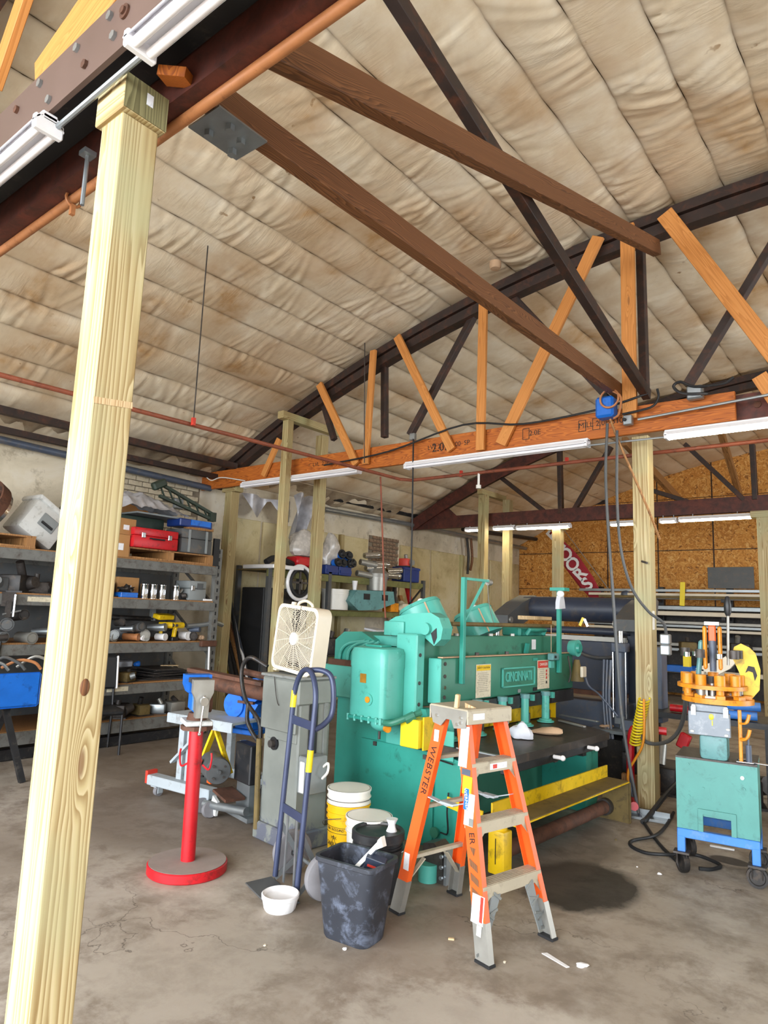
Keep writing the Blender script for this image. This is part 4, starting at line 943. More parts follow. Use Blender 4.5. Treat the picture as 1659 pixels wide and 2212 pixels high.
# motor on a small truck
mt = T('motor_stand', 'small wheeled stand with a grey electric motor left of the pedestal', 'motor stand', (-4.290, 3.588, -0.000), R_(-12))
MB().box((.12, .05, .05), (.42, .12, .03)).box((.16, .06, .3), (.2, .05, .55)).build('frame', M_galv, mt)
MB().box((.22, .03, .44), (.24, .10, .28), None, .008).build('black_housing', M_blackp, mt)
mo = MB().cyl((-.13, -.1, .38), (.11, -.16, .38), .095, seg=28).build('motor', M_greyd, mt)
MB().lathe([(.097, 0), (.097, .012), (.09, .025), (.0, .03)], 24, Matrix.Translation((.11, -.16, .38)) @ frame((0, 0, 0), (.24, -.06, 0))).cyl((.13, -.165, .38), (.17, -.175, .38), .014, seg=10).build('end_bell', M_greyd, mo)
for a in (0.6, 2.4, 4.0, 5.5): MB().cyl((.135, -.166+.06*math.cos(a), .38+.06*math.sin(a)), (.15, -.17+.06*math.cos(a), .38+.06*math.sin(a)), .01, seg=8).build('bolt', M_iron, mo)
panel('rating_plate', face((-.05, -.225, .42), (.97, -.24, 0), (0, .3, 1)), .06, .04, M_redlt, mo)
MB().box((-.05, -.13, .27), (.06, .04, .03)).build('orange_foot', M_orange, mt)
for x in (-.12, .02): MB().lathe([(.0, -.02), (.055, -.022), (.055, .022), (.0, .02)], 20, Matrix.Translation((x-.08, -.12, .056)) @ Matrix.Rotation(R_(75), 4, 'Y')).build('wheel', M_tyre, mt)
MB().cyl((-.15, -.12, .08), (.33, -.02, .12), .03, seg=12).build('axle_tube', M_galv, mt)
MB().prism([(-.12, .02), (.0, .02), (.02, .13), (-.06, .16)], 'y', -.1, -.08).build('fender', M_coolerwhite, mt)
MB().box((.12, -.06, .2), (.22, .16, .02), (0, .15, 0)).build('bracket', M_rust, mt)
MB().tube(smooth_pts([(-.1, -.17, .3), (-.2, -.2, .27), (-.27, -.2, .16), (-.27, -.18, .04), (-.22, -.16, .02)], 5), .008, 6).build('motor_cord', M_black, mt)

# ================================================================ plate shear
sh = T('plate_shear', 'large green plate shear with yellow guards behind the orange ladder', 'plate shear', (-2.80, 4.2, 0), R_(-3.4))
def S(p): return loc(sh, p)
# base frames
eb = MB().prism([(-.95, .0), (.30, .0), (.34, .12), (.34, .60), (.06, .64), (-.05, .92), (-.95, .92)], 'y', -.06, .02).build('end_frame', M_green, sh)
MB().box((-.30, -.075, .33), (.70, .02, .62), None, .004).build('access_panel', M_green, eb)
MB().box((-.1, -.066, .70), (.62, .012, .20), None, .004).build('upper_panel', M_green_hi, eb)
for x, z in ((-.02, .6), (-.5, .62)): MB().box((x, -.09, z), (.03, .015, .03)).build('latch', M_iron, eb)
MB().tube([(.0, -.088, .66), (.10, -.088, .65), (.10, -.088, .60), (.22, -.088, .59)], .006, 6).build('door_seam_rod', M_blackp, eb)
MB().tube(smooth_pts([(.19, -.088, .40), (.19, -.1, .28), (.19, -.088, .14), (.13, -.088, .13)], 4), .006, 6).build('pull_rod', M_blackp, eb)
MB().cyl((.08, -.085, .12), (.08, -.1, .12), .035, seg=16).build('port_cap', M_green_dk, eb)
MB().prism([(-.95, .0), (.36, .0), (.38, .12), (.38, .63), (-.13, .64), (-.14, .92), (-.95, .92)], 'y', 1.62, 1.85).build('end_frame', M_green, sh)
MB().box((-.45, 1.0, .42), (.3, 2.0, .78)).build('rear_bed', M_green_dk, sh)
MB().box((-.05, .85, .36), (.05, 1.5, .56)).build('apron_panel', M_green_dk, sh)
# bed / table
tb = MB().prism([(-.12, -.10), (.60, -.10), (.64, .05), (.64, 1.50), (-.12, 1.95)], 'z', .645, .70).build('table', M_table, sh)
MB().box((.60, .72, .615), (.05, 1.56, .06), None, .006).build('table_lip', M_blackp, tb)
MB().box((.28, .8, .60), (.5, .05, .12)).build('table_rib', M_blackp, tb); MB().box((.32, 1.35, .57), (.35, .06, .12)).build('table_rib', M_blackp, tb)
for y in (.55, 1.1): MB().cyl((.64, y, .63), (.70, y, .63), .014, seg=10).sph((.71, y, .63), .02, (1, 1, 1), 10, 8).build('stop_pin', M_bone, tb)
MB().beam((.25, -.08, .703), (.62, -.08, .703), .03, .01).build('steel_rule', M_galv, tb)
# side guard of the left opening: yellow box
yg = MB().box((-.02, -.20, .78), (.16, .16, .19), None, .006).build('yellow_guard_box', M_yellowc, sh)
MB().box((.075, -.15, .785), (.012, .18, .22)).build('guard_edge', M_yellow, yg)
# left column + gearbox
MB().box((-.20, -.07, 1.15), (.20, .10, .60), None, .01).build('left_column', M_green_hi, sh)
for z in (.95, 1.1, 1.3): MB().cyl((-.105, -.08, z), (-.095, -.08, z), .014, seg=8).build('bolt', M_iron, sh)
def gring(hx, hy, r, z): return [(x-.385, y-.22, z) for x, y in rrect(hx, hy, r)]
gb = loft(MB(), [gring(.178, .125, .045, .85), gring(.178, .125, .045, 1.20)]).build('gearbox', M_green_hi, sh)
loft(MB(), [gring(.182, .129, .047, 1.20), gring(.182, .129, .05, 1.30), gring(.168, .115, .045, 1.335), gring(.13, .085, .035, 1.345)]).build('gearbox_cover', M_green_hi, gb)
MB().box((-.385, -.22, 1.352), (.16, .12, .018), None, .005).build('lid_plate', M_green, gb)
MB().box((-.215, -.20, 1.27), (.02, .03, .10), None, .006).build('cover_clip', M_green_hi, gb)
loft(MB(), [gring(.195, .145, .055, .83), gring(.195, .145, .055, .85)]).build('gearbox_flange', M_green, gb)
for x in (-.54, -.47, -.40, -.33, -.26, -.22): MB().cyl((x, -.355, .815), (x, -.355, .86), .012, seg=6).build('bolt', M_green_hi, gb)
MB().sph((-.28, -.27, .82), .085, (1, 1, .75), 20, 12).build('oil_sump', M_green_hi, gb); MB().cyl((-.30, -.27, .70), (-.30, -.27, .77), .01, seg=8).build('drain_plug', M_iron, gb)
MB().cyl((-.21, -.30, .79), (-.18, -.315, .79), .026, seg=14).build('amber_glass', M_amber, gb)
panel('brass_plate', face((-.41, -.346, 1.12), (1, 0, 0), (0, 0, 1)), .06, .065, M_brass, gb)
sg = MB().cyl((-.35, -.345, .975), (-.35, -.354, .975), .042, seg=28).build('sight_glass_ring', M_green_hi, gb); MB().cyl((-.35, -.354, .975), (-.35, -.361, .975), .022, seg=20).build('amber_glass', M_amber, sg)
MB().tube(smooth_pts([(-.2, -.33, .83), (-.12, -.34, .84), (-.04, -.29, .88), (.02, -.2, .92)], 5), .022, 10).cyl((-.04, -.30, .87), (.0, -.25, .90), .032, seg=8).build('oil_pipe', M_green_dk, sh)
# flywheel guard to the left
fg = MB().prism([(-1.05, .90), (-.58, .90), (-.58, 1.20), (-.62, 1.38), (-.75, 1.44), (-.95, 1.43), (-1.05, 1.36)], 'y', -.02, .25).build('flywheel_guard', M_green, sh)
MB().box((-.82, -.09, 1.05), (.45, .14, .24), None, .006).build('belt_guard', M_green_hi, fg); MB().box((-.82, -.13, 1.19), (.34, .03, .05)).build('rusty_strap', M_rust, fg)
for k in range(4): MB().tube(smooth_pts([(-.98+.09*k, -.03, 1.18), (-.96+.09*k, -.035, 1.28), (-.88+.09*k, -.03, 1.34), (-.70+.05*k, -.03, 1.37)], 4), .012, 6).build('belt_rib', M_green_hi, fg)
MB().prism([(-1.05, 1.40), (-.10, 1.43), (-.18, 1.40), (-.25, 1.33), (-1.05, 1.37)], 'y', .05, .12).build('guard_top', M_green_hi, fg)
# upper beam (ram housing) and apron
ub = MB().box((-.20, 1.05, 1.18), (.14, 2.2, .51), None, .006).build('upper_beam', M_green_dk, sh)
ap = MB().box((-.055, 1.10, 1.115), (.11, 2.12, .33), None, .02, 2).build('apron', M_green_dk, sh)
MB().box((-.055, .045, 1.115), (.115, .02, .325), None, .006).build('apron_end', M_green_hi, ap)
MB().box((-.03, 1.1, 1.284), (.05, 2.05, .008)).build('apron_top_edge', M_tan, ap)
for z in (1.0, 1.07, 1.15, 1.24): MB().cyl((-.002, .09, z), (.008, .09, z), .014, seg=8).build('bolt', M_iron if z != 1.07 else M_chrome, ap)
pn = MB().box((.004, 1.13, 1.105), (.012, .52, .16), None, .004).build('name_plate', M_green_dk, ap)
mb = MB()
for d in (-.074, .074): mb.box((.014, 1.13, 1.105+d), (.012, .53, .012))
for d in (-.259, .259): mb.box((.014, 1.13+d, 1.105), (.012, .012, .16))
mb.build('plate_border', M_green_hi, pn)
text('raised_lettering', 'CINCINNATI', .106, M_green_hi, pn, face((.0125, 1.13, 1.105), (0, 1, 0), (0, 0, 1)) @ Matrix.Diagonal((.72, 1.05, 1, 1)), .004, bold=.0022, space=.98)
nt = panel('caution_notice', face((.003, .60, 1.095), (0, 1, 0), (0, 0, 1)), .21, .255, M_oldpaper, ap)
panel('yellow_heading', Matrix.Translation((0, .1, .002)), .196, .042, M_yellow, nt); text('lettering', 'SAFETY CAUTION', .021, M_ink, nt, Matrix.Translation((0, .1, .0045)), .0003)
mb = MB()
for k in range(11): mb.box((-.005+random.uniform(-.01, .01), .06-k*.014, .0024), (.165-random.uniform(0, .05), .0022, .0006))
tag(mb.build('small_print', M_greyd, nt), kind='stuff')
dn = panel('danger_notice', face((.003, 1.565, 1.105), (0, 1, 0), (0, 0, 1)), .215, .25, M_oldpaper, ap)
panel('red_heading', Matrix.Translation((0, .088, .002)), .20, .06, M_redlt, dn); text('lettering', 'DANGER', .035, M_white, dn, Matrix.Translation((0, .088, .0045)), .0003)
mb = MB()
for k in range(8): mb.box((-.025, .045-k*.018, .0024), (.09-random.uniform(0, .03), .0022, .0006))
tag(mb.build('small_print', M_greyd, dn), kind='stuff')
for k, z in enumerate((.03, -.0, -.03)): MB().box((.055, z, .0026), (.022, .02, .001), (0, 0, .5*k)).build('red_pictogram', M_redlt, dn)
MB().box((.055, -.07, .0026), (.02, .022, .001)).build('black_pictogram', M_ink, dn)
panel('small_label', face((-.126, 1.62, 1.36), (0, 1, 0), (0, 0, 1)), .075, .09, M_paper, ub)
panel('small_label', face((.003, 1.15, .985), (0, 1, 0), (0, 0, 1)), .045, .028, M_greyplastic, ap); panel('small_label', face((.003, 1.42, .985), (0, 1, 0), (0, 0, 1)), .07, .03, M_blackp, ap); panel('small_label', face((.003, 1.42, 1.24), (0, 1, 0), (0, 0, 1)), .08, .025, M_green, ap)
for y in (.6, 1.05): MB().cyl((-.06, y, 1.28), (-.06, y, 1.31), .018, seg=8).build('bolt', M_iron, ap)
MB().box((-.1, 1.45, 1.33), (.02, .05, .09), (0, .2, 0)).build('lever', M_green, ub)
for y in (.45, .95, 1.3): MB().cyl((-.16, y, 1.43), (-.16, y, 1.455), .022, seg=8).build('bolt', M_alu, ub)
# hold-down feet and yellow finger guard
MB().box((-.02, 1.1, .90), (.10, 2.0, .10)).build('hold_down_rail', M_blackp, sh)
for k in range(5):
    y = .10+k*.355
    h_ = MB().cyl((.05, y, .735), (.05, y, .95), .034, seg=18).lathe([(.034, .735), (.055, .73), (.055, .722), (.075, .715), (.075, .706), (.0, .706)], 18, Matrix.Translation((.05, y, 0))).build('hold_down', M_green_hi, sh)
    MB().cyl((.05, y, .93), (.05, y, .965), .042, seg=14).build('collar', M_teal, h_); MB().box((.07, y+.09, .93), (.03, .03, .05)).build('spring_clip', M_green_hi, h_)
    MB().box((.02, y+.09, .76), (.05, .05, .08), (0, 0, .4), .006).build('guard_bracket', M_iron, h_)
MB().box((-.10, 1.0, .785), (.012, 1.7, .15)).prism([(-.106, .70), (-.106, .87), (.0, .87), (.0, .845), (-.03, .83), (-.03, .70)], 'y', 1.85, 1.865).build('finger_guard', M_yellow, sh)
# counterbalance drums, swing arm, back rod
for y, h_ in ((.36, .25), (1.10, .22)):
    c0 = Vector((-.34, y, 1.42)); ax = Vector((-.42, -.12, .90)).normalized(); q = ax.cross(Vector((0, 1, 0))).normalized()
    d_ = MB().cyl(c0, c0+ax*h_, .19, .175, 32).build('counterbalance_drum', M_green_hi, sh)
    MB().cyl(c0+ax*h_, c0+ax*(h_+.03), .182, .165, 32).build('drum_rim', M_green_hi, d_)
    u_ = (Vector((.75, -.65, .35))); u_ = (u_-ax*u_.dot(ax)).normalized()
    MB().beam(c0+u_*.192, c0+ax*h_+u_*.178, .012, .008, u_).build('drum_seam', M_tan, d_)
    MB().sph(c0+ax*(h_+.03)+u_*.1, .03, (1, 1, .8), 10, 8).build('breather_cap', M_bone, d_)
ar = MB().prism([(-.50, 1.43), (-.16, 1.43), (-.10, 1.42), (-.02, 1.37), (.04, 1.42), (.055, 1.50), (.02, 1.575), (-.06, 1.61), (-.24, 1.60), (-.40, 1.57), (-.50, 1.52)], 'y', -.02, .10).build('crank_arm', M_green_hi, sh)
MB().cyl((-.09, -.05, 1.49), (-.09, .0, 1.49), .045, seg=20).build('crank_pin', M_green_hi, ar); MB().box((-.40, -.03, 1.48), (.2, .02, .11), None, .008, 2).build('cover_plate', M_green_hi, ar); MB().prism([(-.05, 1.46), (.0, 1.50), (.005, 1.43), (-.02, 1.38)], 'y', -.024, -.018).build('dark_slot', M_blackp, ar)
MB().cyl((-.14, .35, 1.53), (-.14, 2.02, 1.53), .017, seg=12).build('back_rod', M_dusty, sh)
MB().box((-.3, 1.75, 1.47), (.2, .5, .10), None, .02).tube([(-.16, 1.55, 1.45), (-.13, 1.55, 1.49), (-.13, 1.85, 1.49), (-.16, 1.85, 1.45)], .018, 8).build('valve_block', M_green, sh)
# left lamp arm (angle iron with hook arm and brace)
la = MB().box((.03, .27, 1.49), (.035, .035, .80), None, .003).build('lamp_arm_left', M_green, sh)
MB().box((.03, .44, 1.88), (.025, .34, .02)).beam((.03, .29, 1.56), (.03, .55, 1.87), .012, .02, (1, 0, 0)).build('arm_brace', M_green_hi, la)
MB().cyl((.03, .60, 1.87), (.03, .64, 1.87), .025, seg=14).tube(smooth_pts([(.03, .60, 1.85), (.02, .64, 1.70), (.0, .74, 1.55)], 4), .003, 5).build('pulley', M_alu, la)
ra = MB().box((.02, 1.83, 1.50), (.035, .04, .78), None, .003).prism([(-.05, 1.86), (.10, 1.86), (.10, 1.89), (-.05, 1.89)], 'y', 1.78, 1.88).build('lamp_arm_right', M_green, sh)
MB().sph((.05, 1.8, 1.83), .035, (1, 1, 1), 12, 10).build('lamp_bulb', M_bone, ra)
MB().prism([(1.76, 1.69), (1.88, 1.70), (1.86, 1.78), (1.83, 1.84), (1.79, 1.83), (1.76, 1.75)], 'x', .02, .06).build('rag_on_arm', M_rag, ra)
MB().tube([(.03, 1.66, 1.54), (.03, 1.66, 1.30)], .003, 5).build('hanging_string', M_tan, sh)
sb = MB().box((.04, 1.68, 1.26), (.06, .11, .06), None, .006).build('switch_box', M_teal, sh); MB().cyl((.07, 1.66, 1.26), (.08, 1.66, 1.26), .012, seg=10).build('black_button', M_black, sb); MB().box((.02, 1.68, 1.19), (.03, .06, .06)).build('pipe_elbow', M_green_hi, sb)
MB().tube(smooth_pts([(.04, 1.97, 1.26), (.06, 1.98, 1.10), (.05, 1.96, 1.02)], 4), .008, 6).build('lever_rod', M_iron, sh)
# horn motor at the right end
hm = MB().cyl((-.02, 2.14, 1.33), (.06, 2.14, 1.33), .07, .08, 24).build('end_motor', M_green_hi, sh); MB().cyl((.06, 2.14, 1.33), (.085, 2.14, 1.33), .05, .04, 20).build('motor_cap', M_green, hm)
MB().cyl((.03, 2.17, 1.02), (.03, 2.17, 1.22), .07, .025, 16).build('bell_housing', M_dusty, sh)
MB().box((.12, 2.12, 1.115), (.03, .085, .10), None, .008).build('outlet_plate', M_beige, sh)
MB().tube(smooth_pts([(.1, 2.2, 1.07), (.14, 2.2, .98), (.2, 2.3, .90), (.35, 2.35, .72)], 5), .009, 6).build('flex_cord', M_slate, sh)
# yellow foot rail, floor pipe, pedal guard, levelling foot
fr = MB().box((.57, .73, .37), (.012, 1.74, .10)).box((.66, .73, .318), (.2, 1.74, .01)).build('foot_rail', M_yellow, sh)
MB().box((.665, .73, .326), (.18, 1.72, .006)).build('rail_tread', M_dusty, fr)
MB().box((.76, 1.60, .16), (.012, .02, .31)).prism([(.5, 0), (.76, 0), (.76, .31), (.56, .31)], 'y', 1.59, 1.61).build('rail_bracket', M_dusty, fr)
MB().cyl((.57, .0, .10), (.57, 1.59, .10), .05, seg=18).build('floor_pipe', M_rust, sh); MB().cyl((.57, 1.53, .10), (.57, 1.58, .10), .065, seg=18).build('pipe_collar', M_iron, sh)
MB().box((.40, -.20, .36), (.28, .012, .065), (0, .12, 0)).build('rail_end', M_yellow, sh)
pg = MB().box((.64, -.15, .15), (.12, .1, .26), None, .012, 2).cyl((.64, -.15, .27), (.64, -.15, .32), .045, seg=18).build('pedal_guard', M_yellow, sh)
MB().box((.64, -.203, .16), (.004, .004, .15)).build('guard_seam', M_ink, pg)
lf = MB().prism([(.30, .0), (.48, .0), (.48, .03), (.46, .18), (.40, .22), (.32, .20)], 'y', -.52, -.40).build('foot_switch', M_iron, sh)
MB().cyl((.37, -.53, .0), (.37, -.53, .10), .06, seg=18).build('foot_pad', M_green_hi, lf)
for z in (.04, .10, .16): MB().cyl((.47, -.525, z), (.47, -.54, z), .012, seg=8).build('bolt', M_galv, lf)
MB().box((.49, -.46, .10), (.02, .12, .2)).build('foot_flange', M_galv, lf)
# things lying on the table
def lump(r, sc, seed, disp=.25, u=16, v=10, freq=6):
    mb = MB().sph((0, 0, 0), r, (1, 1, 1), u, v)
    for vv in mb.bm.verts:
        d = noise.noise(vv.co*freq/r*.16+Vector((seed, seed*1.7, 0)))
        vv.co = Vector((vv.co.x*sc[0], vv.co.y*sc[1], vv.co.z*sc[2]))*(1+disp*d*2)
        if vv.co.z < -r*sc[2]*.5: vv.co.z = -r*sc[2]*.5
    return mb
def single(mb, name, m, label, cat, at_, rz=0, group=None, rot=None, sharp=40):
    o = mb.build(name, m, None, sharp); o.location = at_
    o.rotation_euler = rot if rot else (0, 0, rz)
    return tag(o, label, cat, group)
single(lump(.085, (1, .8, .9), 3, .4), 'white_rag', M_rag, 'crumpled white rag on the shear table, nearer the ladder', 'rag', (-2.420, 4.791, 0.745), .4)
rg2 = single(lump(.10, (1.2, .8, .35), 9, .3), 'baseball_cap', M_tan, 'tan baseball cap lying on the shear table beside the white rag', 'cap', (-2.385, 5.157, 0.720), .3)
MB().tube(arc((.04, 0, .03), .035, 0, 6.28, 12), .006, 6, True).build('dark_strap', M_blackp, rg2)
single(MB().box((0, 0, .008), (.03, .34, .016), None, .003), 'steel_bar', M_alu, 'bright steel bar lying on the shear table near its far end', 'bar', (-2.447, 5.781, 0.702), R_(62))
single(MB().box((0, 0, .006), (.04, .42, .012), None, .003), 'steel_rule', M_galv, 'long grey rule across the far edge of the shear table', 'rule', (-2.532, 6.139, 0.704), R_(75))
single(MB().box((0, .0, .0), (.02, .62, .035), None, .004), 'wood_strip', M_board, 'bare wood strip resting on the rod above the shear', 'wood strip', (-2.86, 5.92, 1.60), R_(-3))

# ================================================================ press brake behind the shear
pb = T('press_brake', 'dark navy hydraulic press brake behind the shear, left of the timber post', 'press brake', (-3.05, 7.55, 0), 0)
mb = MB().cyl((-.85, .25, 1.72), (.55, .25, 1.72), .145, seg=32); mb.build('torsion_tube', M_navy, pb)
for s, x in ((-1, -.85), (1, .60)):
    MB().prism([(-.42, 1.50), (-.10, 1.50), (.35, 1.66), (.42, 1.84), (.30, 1.88), (-.05, 1.78), (-.42, 1.62)], 'x', x-.11, x+.11).build('link_arm', M_greyd, pb)
    MB().cyl((x-.13, -.36, 1.57), (x+.13, -.36, 1.57), .035, seg=16).build('clevis_pin', M_alu, pb)
    MB().box((x, -.02, .92), (.16, .10, 1.2)).build('side_frame', M_navy, pb)
    hc = MB().cyl((x-.06, -.36, .62), (x-.06, -.36, 1.34), .06, seg=24).build('hydraulic_cylinder', M_slate, pb)
    MB().cyl((x-.06, -.36, 1.34), (x-.06, -.36, 1.57), .028, seg=16).build('piston_rod', M_chrome, hc); MB().box((x-.06, -.36, 1.33), (.15, .15, .10), None, .01).build('cylinder_head', M_slate, hc)
    MB().box((x-.06, -.36, .60), (.10, .1, .08)).cyl((x-.06, -.36, .48), (x-.06, -.36, .58), .02, seg=10).build('cylinder_foot', M_galv, hc)
    for k in (-1, 1): MB().cyl((x-.06+k*.065, -.40, .62), (x-.06+k*.065, -.40, 1.36), .01, seg=8).build('tie_rod', M_chrome, hc)
MB().box((-.15, -.10, 1.10), (1.35, .12, .55), None, .01).build('upper_ram', M_navy, pb); MB().box((-.15, -.14, 1.40), (1.35, .05, .05)).build('ram_clamp', M_alu, pb); MB().cyl((-.85, -.05, 1.48), (.55, -.05, 1.48), .04, seg=16).build('back_shaft', M_navy, pb)
MB().box((-.15, -.12, .82), (1.35, .16, .05)).build('die_rail', M_rust, pb)
MB().box((-.15, -.15, .60), (1.5, .34, .30), None, .01).build('bed', M_slate, pb); MB().box((-.15, -.05, .22), (1.5, .12, .44)).build('lower_bed', M_navy, pb)
MB().box((.48, -.46, .50), (.36, .3, .03)).build('work_shelf', M_galv, pb); MB().box((.48, -.40, .22), (.3, .3, .4)).build('pump_box', M_darkjunk, pb)
MB().box((.76, -.22, .98), (.11, .2, .75), None, .008).build('electrical_cabinet', M_slate, pb); MB().box((.885, -.2, .98), (.1, .2, .75), None, .008).build('electrical_cabinet', M_slate, pb); MB().cyl((.76, -.36, .60), (.76, -.32, .60), .04, seg=14).build('white_knob', M_bone, pb)
MB().tube(smooth_pts([(-.05, -.17, 1.30), (.1, -.22, 1.22), (.3, -.24, 1.2), (.5, -.3, 1.24)], 5), .018, 8).build('hose', M_greyd, pb)
for k in range(3): MB().tube(smooth_pts([(.40+.035*k, -.45, 1.2), (.40+.03*k, -.48, .8), (.44+.03*k, -.5, .4), (.5+.03*k, -.5, .03)], 5), .016, 8).build('hose', M_slate, pb)
single(lump(.06, (1, 1, .4), 5, .3), 'tan_rag', M_tan, 'tan rag on the grey work shelf of the press brake', 'rag', (-2.62, 7.08, .53), 0)
single(MB().box((0, 0, .05), (.12, .1, .1), None, .005), 'steel_block', M_slate, 'grey steel block on the work shelf of the press brake', 'steel block', (-2.42, 7.12, .515), .2)
sp = T('clamp_tool', 'yellow and silver clamp sitting on the shaft of the press brake', 'clamp', (-3.05, 7.49, 1.53), .3)
MB().box((0, 0, .05), (.03, .03, .1), (0, .4, 0)).build('yellow_grip', M_yellowc, sp); MB().box((.05, 0, .04), (.025, .03, .09), (0, -.4, 0)).build('silver_jaw', M_chrome, sp)

# ================================================================ left storage rack
RX = -7.22
LV = {1: 2.115, 2: 1.655, 3: 1.15, 4: .685, 5: .275}
rk = T('pallet_rack', 'long grey pallet rack full of tools along the left wall', 'rack', (RX, 0, 0))
for y in (1.9, 5.62):
    for x in (-.04, -.96):
        up_ = MB().box((x, y, 1.17), (.07, .09, 2.34)).build('upright', M_rackgrey, rk)
        mb = MB()
        for k in range(22): mb.box((x+.036, y-.0, .2+k*.1), (.004, .02, .045))
        tag(mb.build('slot_holes', M_black, up_), kind='stuff')
    for z0, z1 in ((.2, .9), (.95, 1.55), (1.6, 2.2)): MB().beam((-.05, y, z0), (-.95, y, z1), .03, .03).build('lattice_brace', M_rackgrey, rk)
for k, z in LV.items():
    for x in (0, -.98): MB().box((x, 3.76, z-.07), (.04, 3.65, .11 if k != 5 else .13), None, .004).build('beam', M_rackgrey, rk)
    MB().box((-.49, 3.76, z-.008), (.97, 3.62, .016)).build('shelf_board', M_pallet, rk)
MB().box((0, 3.76, .06), (.06, 3.65, .1)).build('kick_beam', M_blackp, rk)
for y, z in ((4.32, LV[4]-.06), (3.35, LV[2]-.06)): MB().box((.022, y, z), (.004, .26, .05)).build('masking_tape_label', M_oldpaper, rk)
MB().box((-.97, 3.76, 1.15), (.01, 3.6, 2.0)).build('back_panel', M_greyd, rk)
xx = RX
def pallet(at_, rz, label, L=1.2, W=.9):
    T_ = T('wooden_pallet', label, 'pallet', at_, rz)
    for y in (-L/2+.05, 0, L/2-.05): MB().box((0, y, .065), (W, .09, .09)).build('stringer', M_pallet, T_)
    for k in range(6): MB().box((-W/2+.06+k*(W-.12)/5, 0, .12), (.11, L, .018)).build('deck_board', M_pallet, T_)
    for x in (-W/2+.05, 0, W/2-.05): MB().box((x, 0, .011), (.10, L, .02)).build('bottom_board', M_pallet, T_)
    return T_
def case(name, at_, sz, rz, m, label, cat, latches=2, handle=True, m2=None):
    T_ = T(name, label, cat, at_, rz); sx, sy, h = sz
    MB().box((0, 0, h*.3), (sx, sy, h*.6), None, .012, 2).build('body', m, T_); MB().box((0, 0, h*.8), (sx, sy, h*.39), None, .012, 2).build('lid', m, T_)
    for k in range(latches): MB().box((sx/2+.006, (-.3+.6*k/max(1, latches-1))*sy, h*.62), (.012, .05, .06), None, .004).build('latch', m2 or M_chrome, T_)
    if handle: MB().tube([(sx/2, -.09, h*.5), (sx/2+.035, -.085, h*.47), (sx/2+.035, .085, h*.47), (sx/2, .09, h*.5)], .01, 6).build('handle', M_blackp, T_)
    return T_
def carton(at_, sz, rz, label, m=None, rot=None):
    T_ = T('cardboard_box', label, 'box', at_, rz, rot=rot); sx, sy, h = sz
    MB().box((0, 0, h/2), (sx, sy, h), None, .003).build('carton', m or M_card, T_); MB().box((0, 0, h+.001), (.05, sy*.98, .002)).build('tape_strip', M_tan, T_); MB().box((sx/2+.001, 0, h*.45), (.002, sy*.3, h*.3)).build('paper_label', M_paper if m is None else M_oldpaper, T_)
    return T_
def cyl_item(name, at_, r, L, d, m, label, cat, group=None, hollow=True, band=None):
    """a short tube or can lying or standing along direction d"""
    M = frame((0, 0, 0), d); pr_ = [(r*.8, .0), (r, .0), (r, L), (r*.8, L)]+([(r*.8, 0)] if hollow else [])
    T_ = T(name, label, cat, at_, 0, group)
    mb = MB().lathe(pr_ if hollow else [(0, 0), (r, 0), (r, L), (0, L)], 16, M)
    mb.build('shell', m, T_)
    MB().lathe([(r*.9, L*.88), (r*1.1, L*.88), (r*1.1, L), (r*.9, L)], 16, M).build('collar', band or m, T_)
    return T_
def drill(at_, rz, label, m=None):
    T_ = T('power_tool', label, 'power tool', at_, rz)
    MB().cyl((-.09, 0, .19), (.07, 0, .19), .036, .04, 14).build('motor_body', m or M_yellow, T_); MB().beam((-.05, 0, .17), (-.07, 0, .03), .04, .05, (0, 1, 0), .008).build('grip', m or M_yellow, T_)
    MB().box((-.065, 0, .025), (.11, .07, .05), None, .008).build('battery', M_blackp, T_); MB().cyl((.07, 0, .19), (.14, 0, .19), .025, .014, 12).build('chuck', M_iron, T_)
    return T_
def gadget(name, at_, s, rz, m, label, cat, seed=0):
    """small machine casting: body, flange, boss and bolts"""
    T_ = T(name, label, cat, at_, rz); rn = random.Random(seed)
    MB().box((0, 0, s*.32), (s*rn.uniform(.7, 1), s*rn.uniform(.8, 1.3), s*.6), None, s*.06, 2).build('casting', m, T_)
    MB().cyl((s*.35, s*rn.uniform(-.3, .3), s*.35), (s*.62, 0, s*rn.uniform(.3, .5)), s*.24, s*.2, 14).build('flange', rn.choice([M_iron, M_galv, m]), T_)
    MB().cyl((0, s*rn.uniform(-.3, .3), s*.6), (0, s*rn.uniform(-.2, .2), s*rn.uniform(.8, 1.1)), s*.14, seg=12).build('boss', rn.choice([M_iron, M_alu, M_darkjunk]), T_)
    MB().box((0, 0, s*.03), (s*1.05, s*1.35, s*.06)).build('foot', M_darkjunk, T_)
    return T_
# top level
pallet((-7.62, 2.5, LV[1]), 0, 'pallet on the top rack shelf at the left edge of the photo', 1.5, .8)
pallet((-7.62, 4.88, LV[1]), 0, 'pallet on the top rack shelf under the red toolbox', 1.3, .8)
cl_ = T('cool_box', 'grubby white cool box tilted on the top rack shelf', 'cool box', (-7.55, 3.28, LV[1]+.12), 0, rot=(R_(-32), 0, R_(4)))
MB().box((0, 0, .19), (.36, .44, .38), None, .03, 2).build('body', M_coolerwhite, cl_); MB().box((0, 0, .40), (.39, .47, .06), None, .02, 2).build('lid', M_coolerwhite, cl_)
MB().box((.183, .02, .22), (.012, .2, .15), None, .006).build('handle_recess', M_greyplastic, cl_); MB().box((.192, .02, .19), (.014, .15, .03), None, .006).build('grip', M_black, cl_)
hp = T('drum_hoop', 'dark round drum with a shiny rim leaning against the cool box', 'drum', (-7.5, 2.83, LV[1]+.36), 0, rot=(R_(60), 0, R_(20)))
